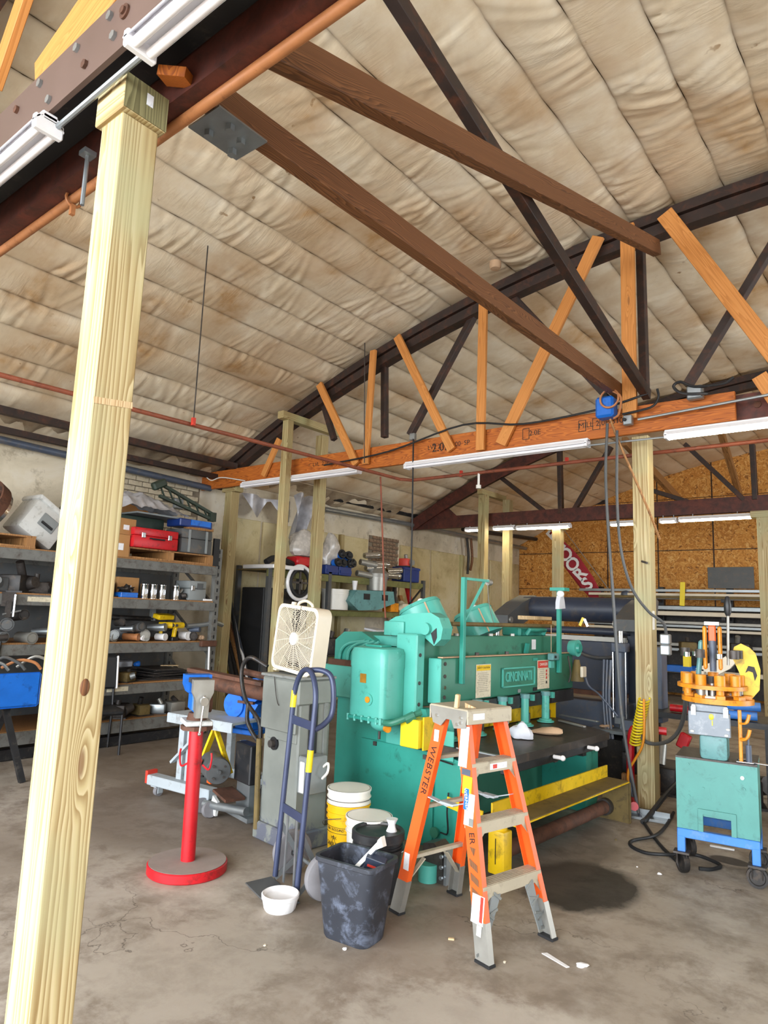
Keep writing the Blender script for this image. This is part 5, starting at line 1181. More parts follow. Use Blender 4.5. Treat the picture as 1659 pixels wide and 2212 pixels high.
MB().cyl((0, 0, -.02), (0, 0, .02), .26, seg=32).build('disc', M_black, hp); MB().lathe([(.25, -.03), (.29, -.03), (.29, .05), (.25, .05), (.25, -.03)], 32).build('rim', M_chrome, hp); MB().lathe([(.29, .02), (.31, .02), (.31, .14), (.29, .14), (.29, .02)], 32).build('band', M_rust, hp)
single(MB().prism([(0, 0), (.25, 0), (.25, .6), (.2, .62)], 'x', -.2, .2), 'dark_sheet', M_dkgreen, 'dark triangular sheet behind the near post on the top rack shelf', 'panel', (-7.7, 3.60, LV[1]), 0)
case('tool_case', (-7.32, 4.62, LV[1]+.13), (.34, .60, .235), 0, M_red, 'red metal toolbox with two latches on the top rack shelf', 'toolbox')
gc = case('equipment_case', (-7.36, 5.22, LV[1]+.13), (.36, .46, .30), 0, M_greyd, 'dark grey equipment case with pale straps beside the red toolbox', 'case', 0, False)
for y in (-.12, .14): MB().box((.184, y, .15), (.01, .03, .28)).build('strap', M_greyplastic, gc)
carton((-7.36, 4.20, LV[1]), (.3, .22, .26), 0, 'lower brown carton left of the red toolbox'); carton((-7.36, 4.24, LV[1]+.262), (.28, .26, .19), .1, 'upper brown carton left of the red toolbox')
bk_ = case('tool_chest', (-7.75, 4.6, LV[1]+.13), (.3, .8, .42), 0, M_dkgreen, 'large dark green chest behind the red toolbox', 'chest', 1, False)
single(MB().box((0, 0, .015), (.5, 1.0, .02)), 'grey_board', M_greyplastic, 'thin grey board lying across the dark green chest', 'board', (-7.6, 4.95, LV[1]+.553), 0)
def tarp(u, w):
    x = -.3+.62*w; y = -.55+1.1*u
    z = .20*math.sin(math.pi*u)*math.sin(math.pi*min(1, w*.8+.15))+.05*noise.noise(Vector((u*9, w*7, 2)))+.03*abs(noise.noise(Vector((u*23, w*19, 5))))+.02
    return (x-.0, y, max(z, 0)-.10*max(0, w-.75))
tp = MB().quadgrid(tarp, 36, 20); single(tp, 'silver_tarp', M_silver_tarp, 'crumpled silver and tan sheet heaped above the red toolbox', 'sheet', (-7.46, 4.50, LV[1]+.58), 0, None, None, 25)
single(MB().box((0, 0, .11), (.02, .7, .22), (0, -.3, 0)), 'tan_board', M_card, 'tan cardboard sheet behind the silver tarp', 'cardboard sheet', (-7.85, 4.62, LV[1]+.58), 0)
tn = T('lattice_boom', 'dark green folded lattice frame on top of the rack pile', 'frame', (-7.42, 4.98, LV[1]+.60), 0)
pA, pB = (0, -.22, .38), (0, .62, .10)
MB().beam(pA, pB, .05, .035).beam((0, -.2, .22), (0, .6, .03), .05, .035).build('frame_bar', M_dkgreen, tn)
for k in range(7):
    t_ = k/6; MB().beam(Vector(pA).lerp(Vector(pB), t_), Vector((0, -.2, .22)).lerp(Vector((0, .6, .03)), min(1, t_+.1)), .02, .016).build('lattice_bar', M_dkgreen, tn)
MB().box((0, -.22, .36), (.09, .2, .10), (.5, 0, 0), .02).build('hinge_block', M_dkgreen, tn); MB().box((0, .62, .06), (.07, .09, .12)).build('end_block', M_dkgreen, tn)
bt_ = T('storage_bin', 'long blue plastic bin at the right end of the rack top', 'bin', (-7.45, 5.28, LV[1]+.47), 0); MB().box((0, 0, .05), (.3, .5, .1), None, .012).build('body', M_blue_dk, bt_); MB().box((.155, .06, .06), (.02, .3, .07)).build('front_lip', M_blue, bt_)
single(MB().box((0, 0, .02), (.12, .40, .04), (.05, 0, 0), .004), 'timber_offcut', M_pallet, 'orange-brown timber offcut below the blue bin on the rack', 'timber offcut', (-7.36, 5.36, LV[1]+.44), .05)
MB_b = single(MB().box((0, 0, .18), (.03, .09, .36)), 'black_post', M_black, 'black upright bar at the right end of the rack top', 'bar', (-7.23, 5.56, LV[1]-.005), 0)
# second level
for k, (y, n_) in enumerate(((4.62, 'leftmost'), (4.74, 'second from left'), (4.865, 'third from left'), (5.06, 'rightmost'))):
    cn = T('metal_can', f'{n_} silver can on the second rack shelf', 'can', (RX-.10, y, LV[2]), 0, 'silver cans on the rack')
    MB().lathe([(0, 0), (.046, 0), (.046, .008), (.044, .012), (.044, .155), (.046, .16), (.046, .17), (.040, .17), (.040, .163), (0, .163)], 20).build('can_body', M_chrome, cn)
    MB().box((.0445, 0, .08), (.002, .03, .06)).build('label', M_paper, cn)
    if k in (0, 3): MB().tube(arc((0, 0, .165), .045, 0, math.pi, 10, 'yz'), .002, 5).build('wire_handle', M_iron, cn)
tr = T('parts_tray', 'bright blue tray of dark parts on the second rack shelf', 'tray', (RX-.14, 4.40, LV[2]), 0); MB().box((0, 0, .03), (.2, .22, .06), None, .006).build('tray', M_blue, tr)
tag(lump(.08, (1, 1.1, .6), 2, .5, 14, 9, 12).build('oily_parts', M_darkjunk, tr), kind='stuff').location = (0, 0, .09)
carton((RX-.3, 4.45, LV[2]), (.25, .28, .24), 0, 'tan carton behind the blue tray on the second rack shelf')
gadget('electric_motor', (RX-.2, 4.12, LV[2]), .28, .3, M_blackp, 'black motor left of the blue tray on the second rack shelf', 'motor', 4)
ic = case('instrument_case', (RX-.18, 5.34, LV[2]), (.3, .26, .25), 0, M_greyplastic, 'light grey instrument case on the second rack shelf', 'case', 1, False); MB().box((.153, .03, .18), (.006, .09, .08)).build('dark_window', M_greyd, ic)
gadget('black_gauge', (RX-.13, 5.16, LV[2]), .14, .2, M_black, 'small black gauge body left of the light grey case', 'gauge', 8)
single(MB().box((0, 0, .012), (.08, .14, .024), None, .003), 'white_carton', M_bone, 'small flat white carton right of the light grey case', 'box', (RX-.06, 5.5, LV[2]+.002), 0)
for k, (y, s, mm, lb) in enumerate(((2.95, .24, M_greyd, 'grey casting'), (3.22, .3, M_darkjunk, 'dark boxy machine part'), (3.42, .2, M_iron, 'worn valve body'))):
    gadget('machine_part', (RX-.25, y, LV[2]), s, k*.7, mm, f'{lb} on the second rack shelf left of the near post', 'machine part', 20+k)
cq = T('bench_clamp', 'chrome and black clamp hooked over the second rack beam at far left', 'clamp', (RX+.03, 3.03, LV[2]-.12), 0)
MB().box((0, 0, .05), (.04, .12, .14)).box((.02, 0, -.05), (.04, .04, .16)).build('jaw', M_iron, cq); MB().cyl((.03, .05, .1), (.03, .05, -.12), .012, seg=10).build('screw', M_chrome, cq); MB().cyl((.03, -.05, -.1), (.03, .12, -.06), .01, seg=8).build('bar', M_galv, cq)
# third level (tools)
drill((RX-.12, 4.98, LV[3]), R_(60), 'yellow power tool standing upright on the third rack shelf'); drill((RX-.10, 5.14, LV[3]), R_(100), 'second yellow power tool, right of the upright one on the third shelf')
single(MB().box((0, 0, .03), (.12, .26, .06), (0, .2, 0), .01), 'yellow_tool_case', M_yellow, 'flat yellow tool body lying on top of the third shelf pile', 'power tool', (RX-.25, 5.02, LV[3]+.26), .2)
for k, (y, z, r, L, d, mm, lb) in enumerate(((4.2, .04, .045, .2, (1, .3, 0), M_alu, 'pale open tube end at the left of'), (4.32, .05, .05, .22, (1, -.4, .1), M_galv, 'grey pipe elbow in the middle left of'), (4.48, .04, .04, .2, (1, .5, 0), M_copper, 'brownish sleeve in'), (4.55, .12, .05, .22, (1, .1, .2), M_greyd, 'dark sleeve stacked in'), (4.68, .05, .055, .2, (1, -.2, .1), M_alu, 'silver flange tube in the centre of'), (4.8, .14, .045, .22, (1, .6, .1), M_galv, 'grey tube on top of'), (5.28, .05, .05, .14, (1, .1, 0), M_bone, 'white cap near the right of'), (5.40, .05, .05, .16, (1, -.3, 0), M_iron, 'iron collar at the right of'))):
    cyl_item('pipe_fitting', (RX-.22, y, LV[3]+z+.01), r, L, d, mm, lb+' the third rack shelf', 'pipe fitting')
for k, (y, z, r, L, d, mm, lb) in enumerate(((4.12, .05, .04, .2, (1, -.5, 0), M_alu, 'silver bent-looking tube at the far left of'), (4.40, .13, .035, .22, (1, .7, .1), M_galv, 'slim grey tube lying over the left pile on'), (4.60, .03, .03, .2, (1, .2, 0), M_bone, 'small white sleeve at the front of'), (4.74, .03, .035, .18, (1, -.6, 0), M_alu, 'silver collar at the front centre of'), (4.88, .04, .04, .2, (1, .3, 0), M_bone, 'white nozzle in front of the yellow tools on'), (5.36, .12, .03, .2, (1, .5, .1), M_slate, 'blue-grey tube at the upper right of'), (5.48, .03, .03, .16, (1, 0, 0), M_tan, 'tan sleeve at the far right of'), (4.34, .2, .04, .24, (1, -.2, .1), M_darkjunk, 'dark tube topmost at the left of'))):
    cyl_item('pipe_fitting', (RX-.16, y, LV[3]+z+.01), r, L*.7, d, mm, lb+' the third rack shelf', 'pipe fitting')
for k, (y, s, mm, lb) in enumerate(((4.26, .2, M_darkjunk, 'dark casting at the back left of'), (4.62, .22, M_blackp, 'black machine head at the back centre of'), (4.88, .16, M_iron, 'iron bracket just left of the yellow tools on'), (5.3, .17, M_darkjunk, 'dark bracket right of the yellow tools on'))):
    gadget('machine_part', (RX-.50, y, LV[3]), s, k*.9, mm, lb+' the third rack shelf', 'machine part', 40+k)
ba = T('long_tool', 'long dark tool with a yellow grip lying along the back of the third shelf', 'tool', (RX-.62, 4.6, LV[3]+.25), 0); MB().cyl((0, -.45, .02), (0, .5, 0), .03, seg=10).build('shaft', M_darkjunk, ba); MB().cyl((.0, -.45, .02), (0, -.25, .03), .04, seg=10).build('yellow_grip', M_yellowc, ba); MB().box((0, .5, .06), (.05, .06, .16)).build('grey_head', M_greyplastic, ba)
single(MB().tube(smooth_pts([(0, -.25, 0), (0, 0, .02), (.03, .15, .05), (0, .3, .02)], 4), .03, 8), 'steel_bar_bundle', M_galv, 'grey bar sticking out past the right end of the third shelf', 'bar', (RX-.1, 5.52, LV[3]+.18), 0)
for k, (y, z, r, d, mm, lb) in enumerate(((2.98, .06, .05, (1, .2, 0), M_galv, 'grey tube'), (3.12, .16, .06, (1, -.3, .1), M_greyd, 'dark wide tube'), (3.28, .05, .055, (1, .1, 0), M_alu, 'bright ring-ended tube'), (3.42, .10, .04, (1, .8, .1), M_galv, 'slim pale tube'), (3.2, .26, .05, (1, 0, .1), M_darkjunk, 'topmost dark tube'))):
    cyl_item('pipe_fitting', (RX-.22, y, LV[3]+z), r, .26, d, mm, lb+' on the third rack shelf left of the near post', 'pipe fitting')
ym = T('hand_mallet', 'dark hammer with a yellow end hanging on the third rack beam at far left', 'hammer', (RX+.03, 2.98, LV[3]-.2), 0); MB().cyl((0, 0, -.15), (0, .02, .22), .016, seg=8).build('handle', M_blackp, ym); MB().cyl((0, -.05, .25), (0, .08, .26), .035, seg=12).build('head', M_iron, ym); MB().cyl((0, -.07, .25), (0, -.05, .25), .034, seg=12).build('yellow_face', M_yellowc, ym)
hm2 = T('sledge_hammer', 'dark red sledge hammer hanging at the right end of the rack', 'hammer', (RX+.05, 5.5, LV[3]-.03), 0); MB().box((0, 0, 0), (.06, .24, .075), None, .008).build('head', M_rust, hm2); MB().cyl((0, .02, -.03), (.01, .03, -.40), .014, .011, 8).build('handle', M_bone, hm2)
# fourth level: plates
for k in range(7):
    single(MB().box((0, 0, .006), (.55-.04*(k % 3), .75-.06*k, .012), None, .002), 'steel_plate', M_darkjunk if k % 2 else M_iron, ['lowest dark plate in the pile on the fourth rack shelf', 'second plate from the bottom of the pile on the fourth shelf', 'third plate from the bottom of the pile on the fourth shelf', 'middle plate of the pile on the fourth shelf', 'third plate from the top of the pile on the fourth shelf', 'second plate from the top of the pile on the fourth shelf', 'topmost small plate of the pile on the fourth shelf'][k], 'plate', (RX-.34+.02*(k % 2), 5.05+.03*(k % 3), LV[4]+.002+k*.0185), .06*((k*7) % 5-2), 'plates on the fourth rack shelf')
single(MB().prism([(0, 0), (.22, -.02), (.25, .06), (.05, .1)], 'z', 0, .01), 'wood_scrap', M_board, 'pale wood scrap on top of the plate pile', 'wood scrap', (RX-.35, 5.1, LV[4]+.138), 1.3)
gadget('bracket_casting', (RX-.12, 4.50, LV[4]), .18, .5, M_dusty, 'tan bracket casting at the left of the plate pile', 'casting', 60)
single(MB().box((0, 0, .05), (.1, .7, .10), None, .02), 'pale_duct', M_silver_tarp, 'pale rounded bar at the back of the fourth rack shelf', 'bar', (RX-.68, 4.55, LV[4]+.1), 0)
single(lump(.04, (1, 1, 1), 6, .2), 'blue_stopper', M_blue, 'small blue stopper on the plate pile of the fourth shelf', 'stopper', (RX-.45, 4.84, LV[4]+.16), 0)
# fifth level
for k, (y, s, mm, lb) in enumerate(((4.25, .2, M_darkjunk, 'dark casting at the left of'), (4.5, .24, M_iron, 'worn iron casting in'), (4.78, .2, M_dusty, 'dusty brown casting in the middle of'), (5.02, .18, M_galv, 'pale grey valve in'), (5.25, .2, M_alu, 'aluminium fitting at the right of'))):
    gadget('machine_part', (RX-.22, y, LV[5]), s, k*.8, mm, lb+' the bottom rack shelf', 'machine part', 70+k)
# chair in front of the rack
ch = T('office_chair', 'black chair with a white-edged back in front of the rack', 'chair', (-7.0, 4.0, 0), R_(75))
MB().box((0, .22, .82), (.42, .05, .36), (-.15, 0, 0), .02).build('backrest', M_black, ch); MB().box((.22, .22, .82), (.02, .06, .36), (-.15, 0, 0), .008).build('white_edge', M_bone, ch); MB().box((0, 0, .44), (.44, .42, .06), None, .02).build('seat', M_blackp, ch)
for x, y in ((-.2, -.18), (.2, -.18)): MB().cyl((x, y, 0), (x, y, .42), .014, seg=8).build('leg', M_blackp, ch)
for x in (-.2, .2): MB().tube([(x, .26, 0), (x, .21, .44), (x, .27, .95)], .014, 8).build('leg', M_blackp, ch)
# blue bin bench left of the near post
bbn = T('tool_cart', 'black-legged stand with a big blue panel at the left edge of the photo', 'tool cart', (-6.5, 2.35, 0), R_(90))
MB().box((.18, -.22, .80), (.95, .03, .30), None, .02).build('blue_panel', M_blue, bbn); MB().box((.18, .05, .70), (.95, .5, .03)).build('shelf', M_blackp, bbn)
for x in (-.2, .6): MB().beam((x, -.2, 0), (x-.18, .0, .78), .05, .04, (0, 1, 0)).build('leg', M_blackp, bbn); MB().beam((x-.2, .3, 0), (x, .1, .78), .05, .04, (0, 1, 0)).build('leg', M_blackp, bbn)
MB().tube(smooth_pts([(-.12, -.26, .98), (-.02, -.27, .9), (-.02, -.27, .7), (-.03, -.27, .55)], 4), .014, 8).build('grey_handle', M_galv, bbn)
MB().tube(arc((.1, -.238, .86), .05, 0, 6.28, 14, 'xz')[:-1], .01, 6, True).box((.2, -.238, .86), (.12, .008, .03)).build('white_emblem', M_bone, bbn)
wr = [(M_redlt, 'red'), (M_tan, 'tan'), (M_galv, 'grey'), (M_greyd, 'dark grey'), (M_copper, 'orange-brown'), (M_alu, 'silver')]
for k, (mm, nm) in enumerate(wr):
    y0 = 2.3+k*.14; pts = [(-6.4+.1*math.sin(k), y0-.12, 1.0), (-6.38, y0-.02, 1.07+.03*(k % 2)), (-6.34, y0+.10, 1.05), (-6.33, y0+.16, .99)]
    line('cable_bundle', [(a, b, c_-.02) for a, b, c_ in pts], .014, mm, f'{nm} cable in the tangle above the blue panel at the left edge', 'cable', 7, 4)

# ================================================================ tall stock beside the wall post
for k, (px, lb, mm, h, dx) in enumerate(((0, 'thin black pole leaning on the wall right of the wall post', M_black, 2.35, .0), (1, 'pale bent conduit leaning on the wall right of the wall post', M_bone, 2.0, .12), (2, 'brown timber bar leaning behind the bent conduit', M_pallet, 1.7, .05), (3, 'dark flat bar leaning left of the bent conduit', M_darkjunk, 1.75, -.08), (4, 'grey steel channel leaning beside the fan', M_slate, 1.65, .3), (5, 'dark steel strip leaning just right of the rack', M_black, 1.9, -.35), (6, 'yellow pole leaning behind the wall post', M_yellow, 1.15, -.1), (7, 'rusty angle bar in the leaning stock', M_rust, 1.5, .22))):
    y = 6.47+.045*{5: 0, 6: 1, 3: 2, 0: 3, 2: 4, 1: 5, 7: 6, 4: 7}[k]; x0 = -7.55; b_ = (x0, y, 0); t_ = (-8.40, y+.005, h)
    if k == 1: line('bent_conduit', [b_, (-7.9, y, .9), (-7.97, y-.02, 1.0), t_], .02, mm, lb, 'conduit', 8)
    else: tag(MB().beam(b_, t_, .038 if k not in (0,) else .03, .038).build('leaning_bar', mm), lb, 'bar')
gr_ = T('wire_basket', 'black wire grid basket left of the box fan', 'basket', (-7.1, 6.75, .62), R_(-30))
for x in (-.12, .12): MB().box((x, 0, -.31), (.03, .03, .62)).build('leg', M_blackp, gr_)
MB().box((0, 0, -.6), (.3, .25, .02)).build('base_plate', M_blackp, gr_)
MB().box((0, 0, .15), (.32, .25, .3), None, .01).build('tub', M_black, gr_)
for k in range(5): MB().box((-.15+.075*k, -.13, .55), (.012, .012, .5)).build('wire', M_blackp, gr_)
for k in range(5): MB().box((0, -.13, .33+.11*k), (.32, .012, .012)).build('wire', M_blackp, gr_)

# ================================================================ second shelf unit beyond, on the left wall
SX = -7.65
s2 = T('steel_shelving', 'olive grey steel shelf unit on the left wall beyond the box fan', 'shelving', (SX, 0, 0))
MB().box((0, 8.88, 2.12), (.04, 4.06, .11), None, .004).build('beam', M_olive, s2); MB().box((-.35, 8.88, 2.17), (.7, 4.06, .02)).build('shelf_board', M_dusty, s2)
for z in (1.6, .85): MB().box((0, 9.55, z-.05), (.04, 2.7, .09), None, .004).build('beam', M_olive, s2); MB().box((-.35, 9.55, z), (.7, 2.7, .02)).build('shelf_board', M_dusty, s2)
for y in (6.89, 8.2, 10.9):
    for x in (0, -.7): MB().box((x, y, 1.12), (.06, .07, 2.24)).build('upright', M_greyd, s2)
for y0, y1 in ((10.85, 10.1),): MB().beam((.02, y0, 2.1), (.02, y1, 1.5), .03, .02, (1, 0, 0)).build('brace', M_blackp, s2)
MB().box((-.2, 7.15, 2.215), (.7, .64, .06), None, .01).build('white_slab', M_bone, s2)
single(MB().tube(smooth_pts([(0, -.25, .03), (0, -.1, .1), (.03, .1, .08), (0, .3, .04)], 4), .05, 8), 'black_hose', M_black, 'black hose lying on the white slab of the far shelving', 'hose', (SX-.1, 7.15, 2.25), 0)
ww = T('rimmed_flywheel', 'white-rimmed wheel hanging between the two tall posts', 'wheel', (SX+.12, 7.42, 2.0), 0)
MB().tube(arc((0, 0, 0), .26, 0, 6.28, 24, 'yz')[:-1], .028, 8, True).build('rim', M_bone, ww); MB().tube(arc((0, 0, 0), .20, 0, 6.28, 24, 'yz')[:-1], .03, 8, True).build('dark_tyre', M_black, ww)
for a in range(4): MB().beam((0, 0, 0), (0, .2*math.cos(a*1.57), .2*math.sin(a*1.57)), .03, .02, (1, 0, 0)).build('spoke', M_iron, ww)
zt = 2.185
single(lump(.26, (.7, 1, 1.1), 12, .35, 18, 12), 'plastic_bag', M_bag, 'clear bag with a red and white print between the tall posts', 'bag', (SX-.2, 7.75, zt+.40), .3)
single(MB().box((0, 0, .08), (.3, .5, .16), None, .03), 'red_bag', M_red, 'red sack under the clear bag between the tall posts', 'sack', (SX-.15, 7.72, zt+.08), 0)
single(lump(.22, (.6, .8, 1.3), 14, .4, 18, 12), 'plastic_bag', M_bag, 'clear bag of light parts just right of the rear tall post', 'bag', (SX-.15, 8.35, zt+.3), .2)
for k, (px, py, lb) in enumerate(((8.62, 0, 'left'), (8.95, .0, 'right'))):
    o = T('parts_bin', f'{lb} dark blue bin on the top of the far shelving', 'bin', (SX-.12, px-.38, zt+.0), 0, 'blue bins on the far shelving'); MB().box((0, 0, .075), (.3, .31, .15), None, .01).build('tub', M_blue_dk, o); MB().box((.155, 0, .06), (.02, .28, .05)).build('lip', M_blue_dk, o)
for k, (y, z, a) in enumerate(((8.75, .18, .0), (8.9, .18, .2), (9.02, .18, -.2), (8.85, .33, .1), (9.05, .32, .3), (9.12, .20, -.1))):
    o = T('spray_can', ['leftmost black and blue can in the heap on the blue bins', 'second black and blue can in the heap on the blue bins', 'third black and blue can in the heap on the blue bins', 'left black and blue can on top of the heap', 'right black and blue can on top of the heap', 'rightmost black and blue can in the heap'][k], 'can', (SX-.1, y-.36, zt+z), 0, 'black and blue cans on the far shelving', rot=(a, R_(75), 0))
    MB().cyl((0, 0, -.09), (0, 0, .14), .075, seg=14).build('body', M_black, o); MB().cyl((0, 0, .03), (0, 0, .10), .078, seg=14).build('blue_band', M_blue, o); MB().cyl((0, 0, .14), (0, 0, .17), .05, .035, 12).build('cap', M_black, o)
for k, (y, z, L) in enumerate(((9.22, .04, .35), (9.5, .04, .3), (9.45, .14, .36), (9.3, .24, .3), (9.6, .24, .34), (9.4, .36, .28), (9.62, .05, .3), (9.95, .05, .34), (10.05, .13, .3))):
    o = cyl_item('metal_sleeve', (SX-.02, y-.30, zt+z+.03), .052, L*1.15, (.25, 1, .1*(k % 3-1)), M_chrome if k % 3 else M_alu, ['silver sleeve next to the blue bins, bottom row', 'silver sleeve in the middle, bottom row', 'silver sleeve in the middle, second row', 'silver sleeve high on the left of the pile', 'silver sleeve high on the right of the pile', 'topmost silver sleeve of the pile', 'silver sleeve at the right, bottom row', 'lower silver sleeve beside the navy crate', 'upper silver sleeve beside the navy crate'][k], 'metal sleeve', 'silver sleeves on the far shelving', band=M_blue if k in (0, 6) else None)
cr_ = T('parts_crate', 'navy plastic crate at the right end of the far shelving', 'crate', (SX-.1, 10.45, zt), 0); MB().box((0, 0, .14), (.3, .5, .28), None, .015).build('tub', M_blue_dk, cr_); MB().box((.155, 0, .25), (.02, .5, .04)).build('rim', M_blue_dk, cr_)
gadget('red_engine', (SX-.1, 10.42, zt+.285), .26, .3, M_redlt, 'red and black engine part standing on the navy crate', 'engine part', 91)
dk = T('dark_filler', 'added dark cabinet under the white slab, left of the far shelving', 'filler', (-7.95, 7.45, 0), 0); MB().box((0, 0, .95), (.5, 1.2, 1.9), None, .01).build('body', M_black, dk); MB().box((.255, -.3, 1.0), (.012, .56, 1.7)).build('filler_face', M_darkjunk, dk); MB().box((.255, .3, 1.0), (.012, .56, 1.7)).build('filler_face', M_darkjunk, dk)  # added block, there only to make the area under the slab dark
# lower shelf machines
wt = bucket('white_tub', 'white plastic tub left of the teal machine on the far shelving', (SX-.1, 8.48, 1.612), M_white, .34, .22, .23, 0, False)
mx = T('teal_machine', 'teal-grey bench machine with a silver bowl on the far shelving', 'machine', (SX+.05, 9.15, 1.612), 0)
MB().prism([(-.65, .15), (-.45, .34), (.55, .36), (.6, .15), (.1, .02), (-.4, .0)], 'x', -.2, .15).build('housing', M_teal, mx)
for y in (-.2, .3): MB().box((.155, y, .24), (.01, .16, .10)).build('dark_window', M_black, mx)
MB().cyl((0, .25, .36), (0, .25, .60), .17, .19, 24).lathe([(.2, .60), (.21, .66), (.12, .75), (0, .77)], 24, Matrix.Translation((0, .25, 0))).build('bowl_hood', M_alu, mx); MB().cyl((0, -.35, .34), (0, -.35, .5), .03, .05, 14).build('knob', M_bone, mx)
for k, (y, s, mm, lb) in enumerate(((8.55, .42, M_darkjunk, 'dark slotted machine below the white tub'), (8.95, .38, M_blackp, 'black motor heap left of the teal machine base'), (9.4, .34, M_teal, 'pale teal gearbox under the teal machine'), (9.9, .36, M_rust, 'rusty machine part under the teal machine'), (10.3, .34, M_iron, 'iron machine part behind the drums'))):
    gadget('machine_part', (SX-.12, y-.1, .862), s*1.1, .4*k, mm, lb, 'machine part', 100+k)
single(MB().box((0, 0, .08), (.2, .24, .16), None, .006), 'amber_box', M_amber, 'amber box right of the teal machine on the far shelving', 'box', (SX-.05, 9.95, 1.612), 0)
single(lump(.16, (.8, 1, .7), 21, .4), 'cloth_bundle', M_oldpaper, 'pale cloth bundle right of the amber box', 'cloth', (SX-.05, 10.32, 1.69), 0)
single(MB().box((0, 0, .02), (.24, .4, .03), (0, .15, 0)), 'paper_stack', M_paper, 'white papers on the machine heap under the teal machine', 'papers', (SX+.1, 9.35, 1.27), .2)
for k, (y, mm, lb) in enumerate(((10.75, M_red, 'red extinguisher-like tube at the right end of the far shelving'), (11.15, M_pallet, 'brown board leaning on the wall right of the far shelving'))):
    tag(MB().beam((SX+.0, y, 1.2 if k == 0 else 0), (SX-.3 if k == 0 else -8.42, y+.03, 2.1 if k == 0 else 1.95), .10, .05, (1, 0, 0)).build('tube' if k == 0 else 'leaning_board', mm), lb, 'tube' if k == 0 else 'board')
# hanging plastic sheet
def sheet(u, w): return (.12*math.sin(u*7+w*3), -.22+.44*u*(1-.45*w), -.75*w+.06*math.sin(u*9))
hp_ = MB().quadgrid(sheet, 14, 18).build('plastic_sheet', M_silver_tarp); hp_.location = (-8.000, 7.850, 3.438); tag(hp_, 'torn pale plastic sheet hanging between the tall posts', 'sheet')
hl = MB().quadgrid(lambda u, w: (.1*math.sin(u*9), -.5+1.0*u, -.1-.35*w*abs(math.sin(u*5))), 20, 8).build('plastic_sheet', M_silver_tarp); hl.location = (-8.200, 7.209, 3.451); tag(hl, 'tattered pale sheet hanging under the left end of the orange chord', 'sheet')
wbx = T('wall_box', 'small grey electrical box on the limewashed brick', 'electrical box', (-8.44, 5.75, 3.05), 0); MB().box((0, 0, 0), (.08, .14, .14), None, .01).build('body', M_greyplastic, wbx); MB().cyl((0, -.1, .02), (0, -.25, .02), .012, seg=8).build('pipe_stub', M_iron, wbx)
# dark hanging ropes near the far end of the left wall
for k, (px, py0, py1, lb) in enumerate(((1010, 1175, 1235, 'left dark rope hanging at the end of the left wall'), (1018, 1178, 1225, 'right brown strap hanging at the end of the left wall'))):
    pass
line('hanging_rope', [(-8.300, 13.540, 3.441), (-8.300, 13.641, 2.992), (-8.300, 13.616, 2.557)], .03, M_darkjunk, 'dark rope hanging at the far end of the left wall', 'rope', 7, 3)
line('hanging_strap', [(-8.300, 13.729, 3.440), (-8.300, 13.810, 2.952), (-8.300, 13.737, 2.652)], .03, M_chip, 'brown strap hanging at the far end of the left wall', 'strap', 7, 3)

# ================================================================ turret punch on its cart
ct = T('machine_cart', 'teal sheet-fronted cart on a blue wheeled frame at the right edge', 'cart', (-1.115, 4.93, 0), R_(8)); ct.scale = (.95, .95, .985)
fp = MB().prism([(-.25, .29), (-.085, .29), (-.085, .385), (.085, .385), (.085, .29), (.25, .29), (.25, .745), (-.25, .745)], 'y', -.008, .0).build('front_sheet', M_cart, ct)
MB().prism([(-.115, .29), (-.085, .29), (-.085, .40), (.085, .40), (.085, .29), (.115, .29), (.115, .43), (-.115, .43)], 'y', -.022, -.009).build('slot_frame', M_cart, fp)
for x in (-.25, .25): MB().box((x*.985, .2, .515), (.008, .4, .45)).build('side_sheet', M_cart, ct)
MB().box((0, .2, .742), (.5, .42, .012)).build('top_plate', M_iron, ct)
for x, z in ((.16, .66), (.165, .59)): MB().cyl((x, -.008, z), (x, -.018, z), .012, seg=12).build('round_bolt', M_bone if z > .6 else M_cart, ct)
for x, z in ((-.17, .70), (-.08, .56), (-.17, .50)): MB().cyl((x, -.008, z), (x, -.014, z), .009, seg=10).build('rivet', M_cart, ct)
for y in (.0, .4): MB().box((0, y, .262), (.5, .045, .055), None, .004).build('frame_rail', M_blue_lt, ct)
for x in (-.225, .225): MB().box((x, .2, .262), (.045, .4, .055)).build('frame_rail', M_blue_lt, ct)
for x in (-.225, .225):
    for y in (.0, .4):
        MB().box((x, y, .195), (.05, .05, .10), None, .004).build('leg', M_blue_lt, ct)
        c_ = MB().box((x, y, .14), (.10, .09, .012)).box((x-.03, y+.02, .10), (.006, .05, .08), (.4, 0, 0)).box((x+.03, y+.02, .10), (.006, .05, .08), (.4, 0, 0)).build('caster_fork', M_iron, ct)
        MB().lathe([(.0, -.014), (.045, -.014), (.05, -.02), (.064, -.02), (.066, 0), (.064, .02), (.05, .02), (.045, .014), (0, .014)], 24, Matrix.Translation((x, y+.03, .067)) @ Matrix.Rotation(R_(90 if x > 0 else 35), 4, 'Z') @ Matrix.Rotation(R_(90), 4, 'Y')).build('wheel', M_darkjunk, c_)
tq = T('turret_punch', 'amber turret punch machine standing on the teal cart', 'punch machine', (-1.115, 5.02, .737), R_(8))
MB().box((-.02, -.03, .06), (.17, .14, .13), None, .025, 2).build('teal_base', M_teal, tq)
pl_ = MB().box((-.04, -.11, .235), (.25, .03, .24), None, .006).build('face_plate', M_plate, tq)
MB().sph((-.025, -.126, .31), .02, (.75, .15, 1.5), 14, 10).box((-.02, -.127, .25), (.006, .003, .05)).build('yellow_leaf_mark', M_yellowc, pl_)
for x, z in ((-.14, .15), (.06, .14), (.07, .20)): MB().cyl((x, -.125, z), (x, -.134, z), .012, seg=10).build('bolt', M_alu, pl_)
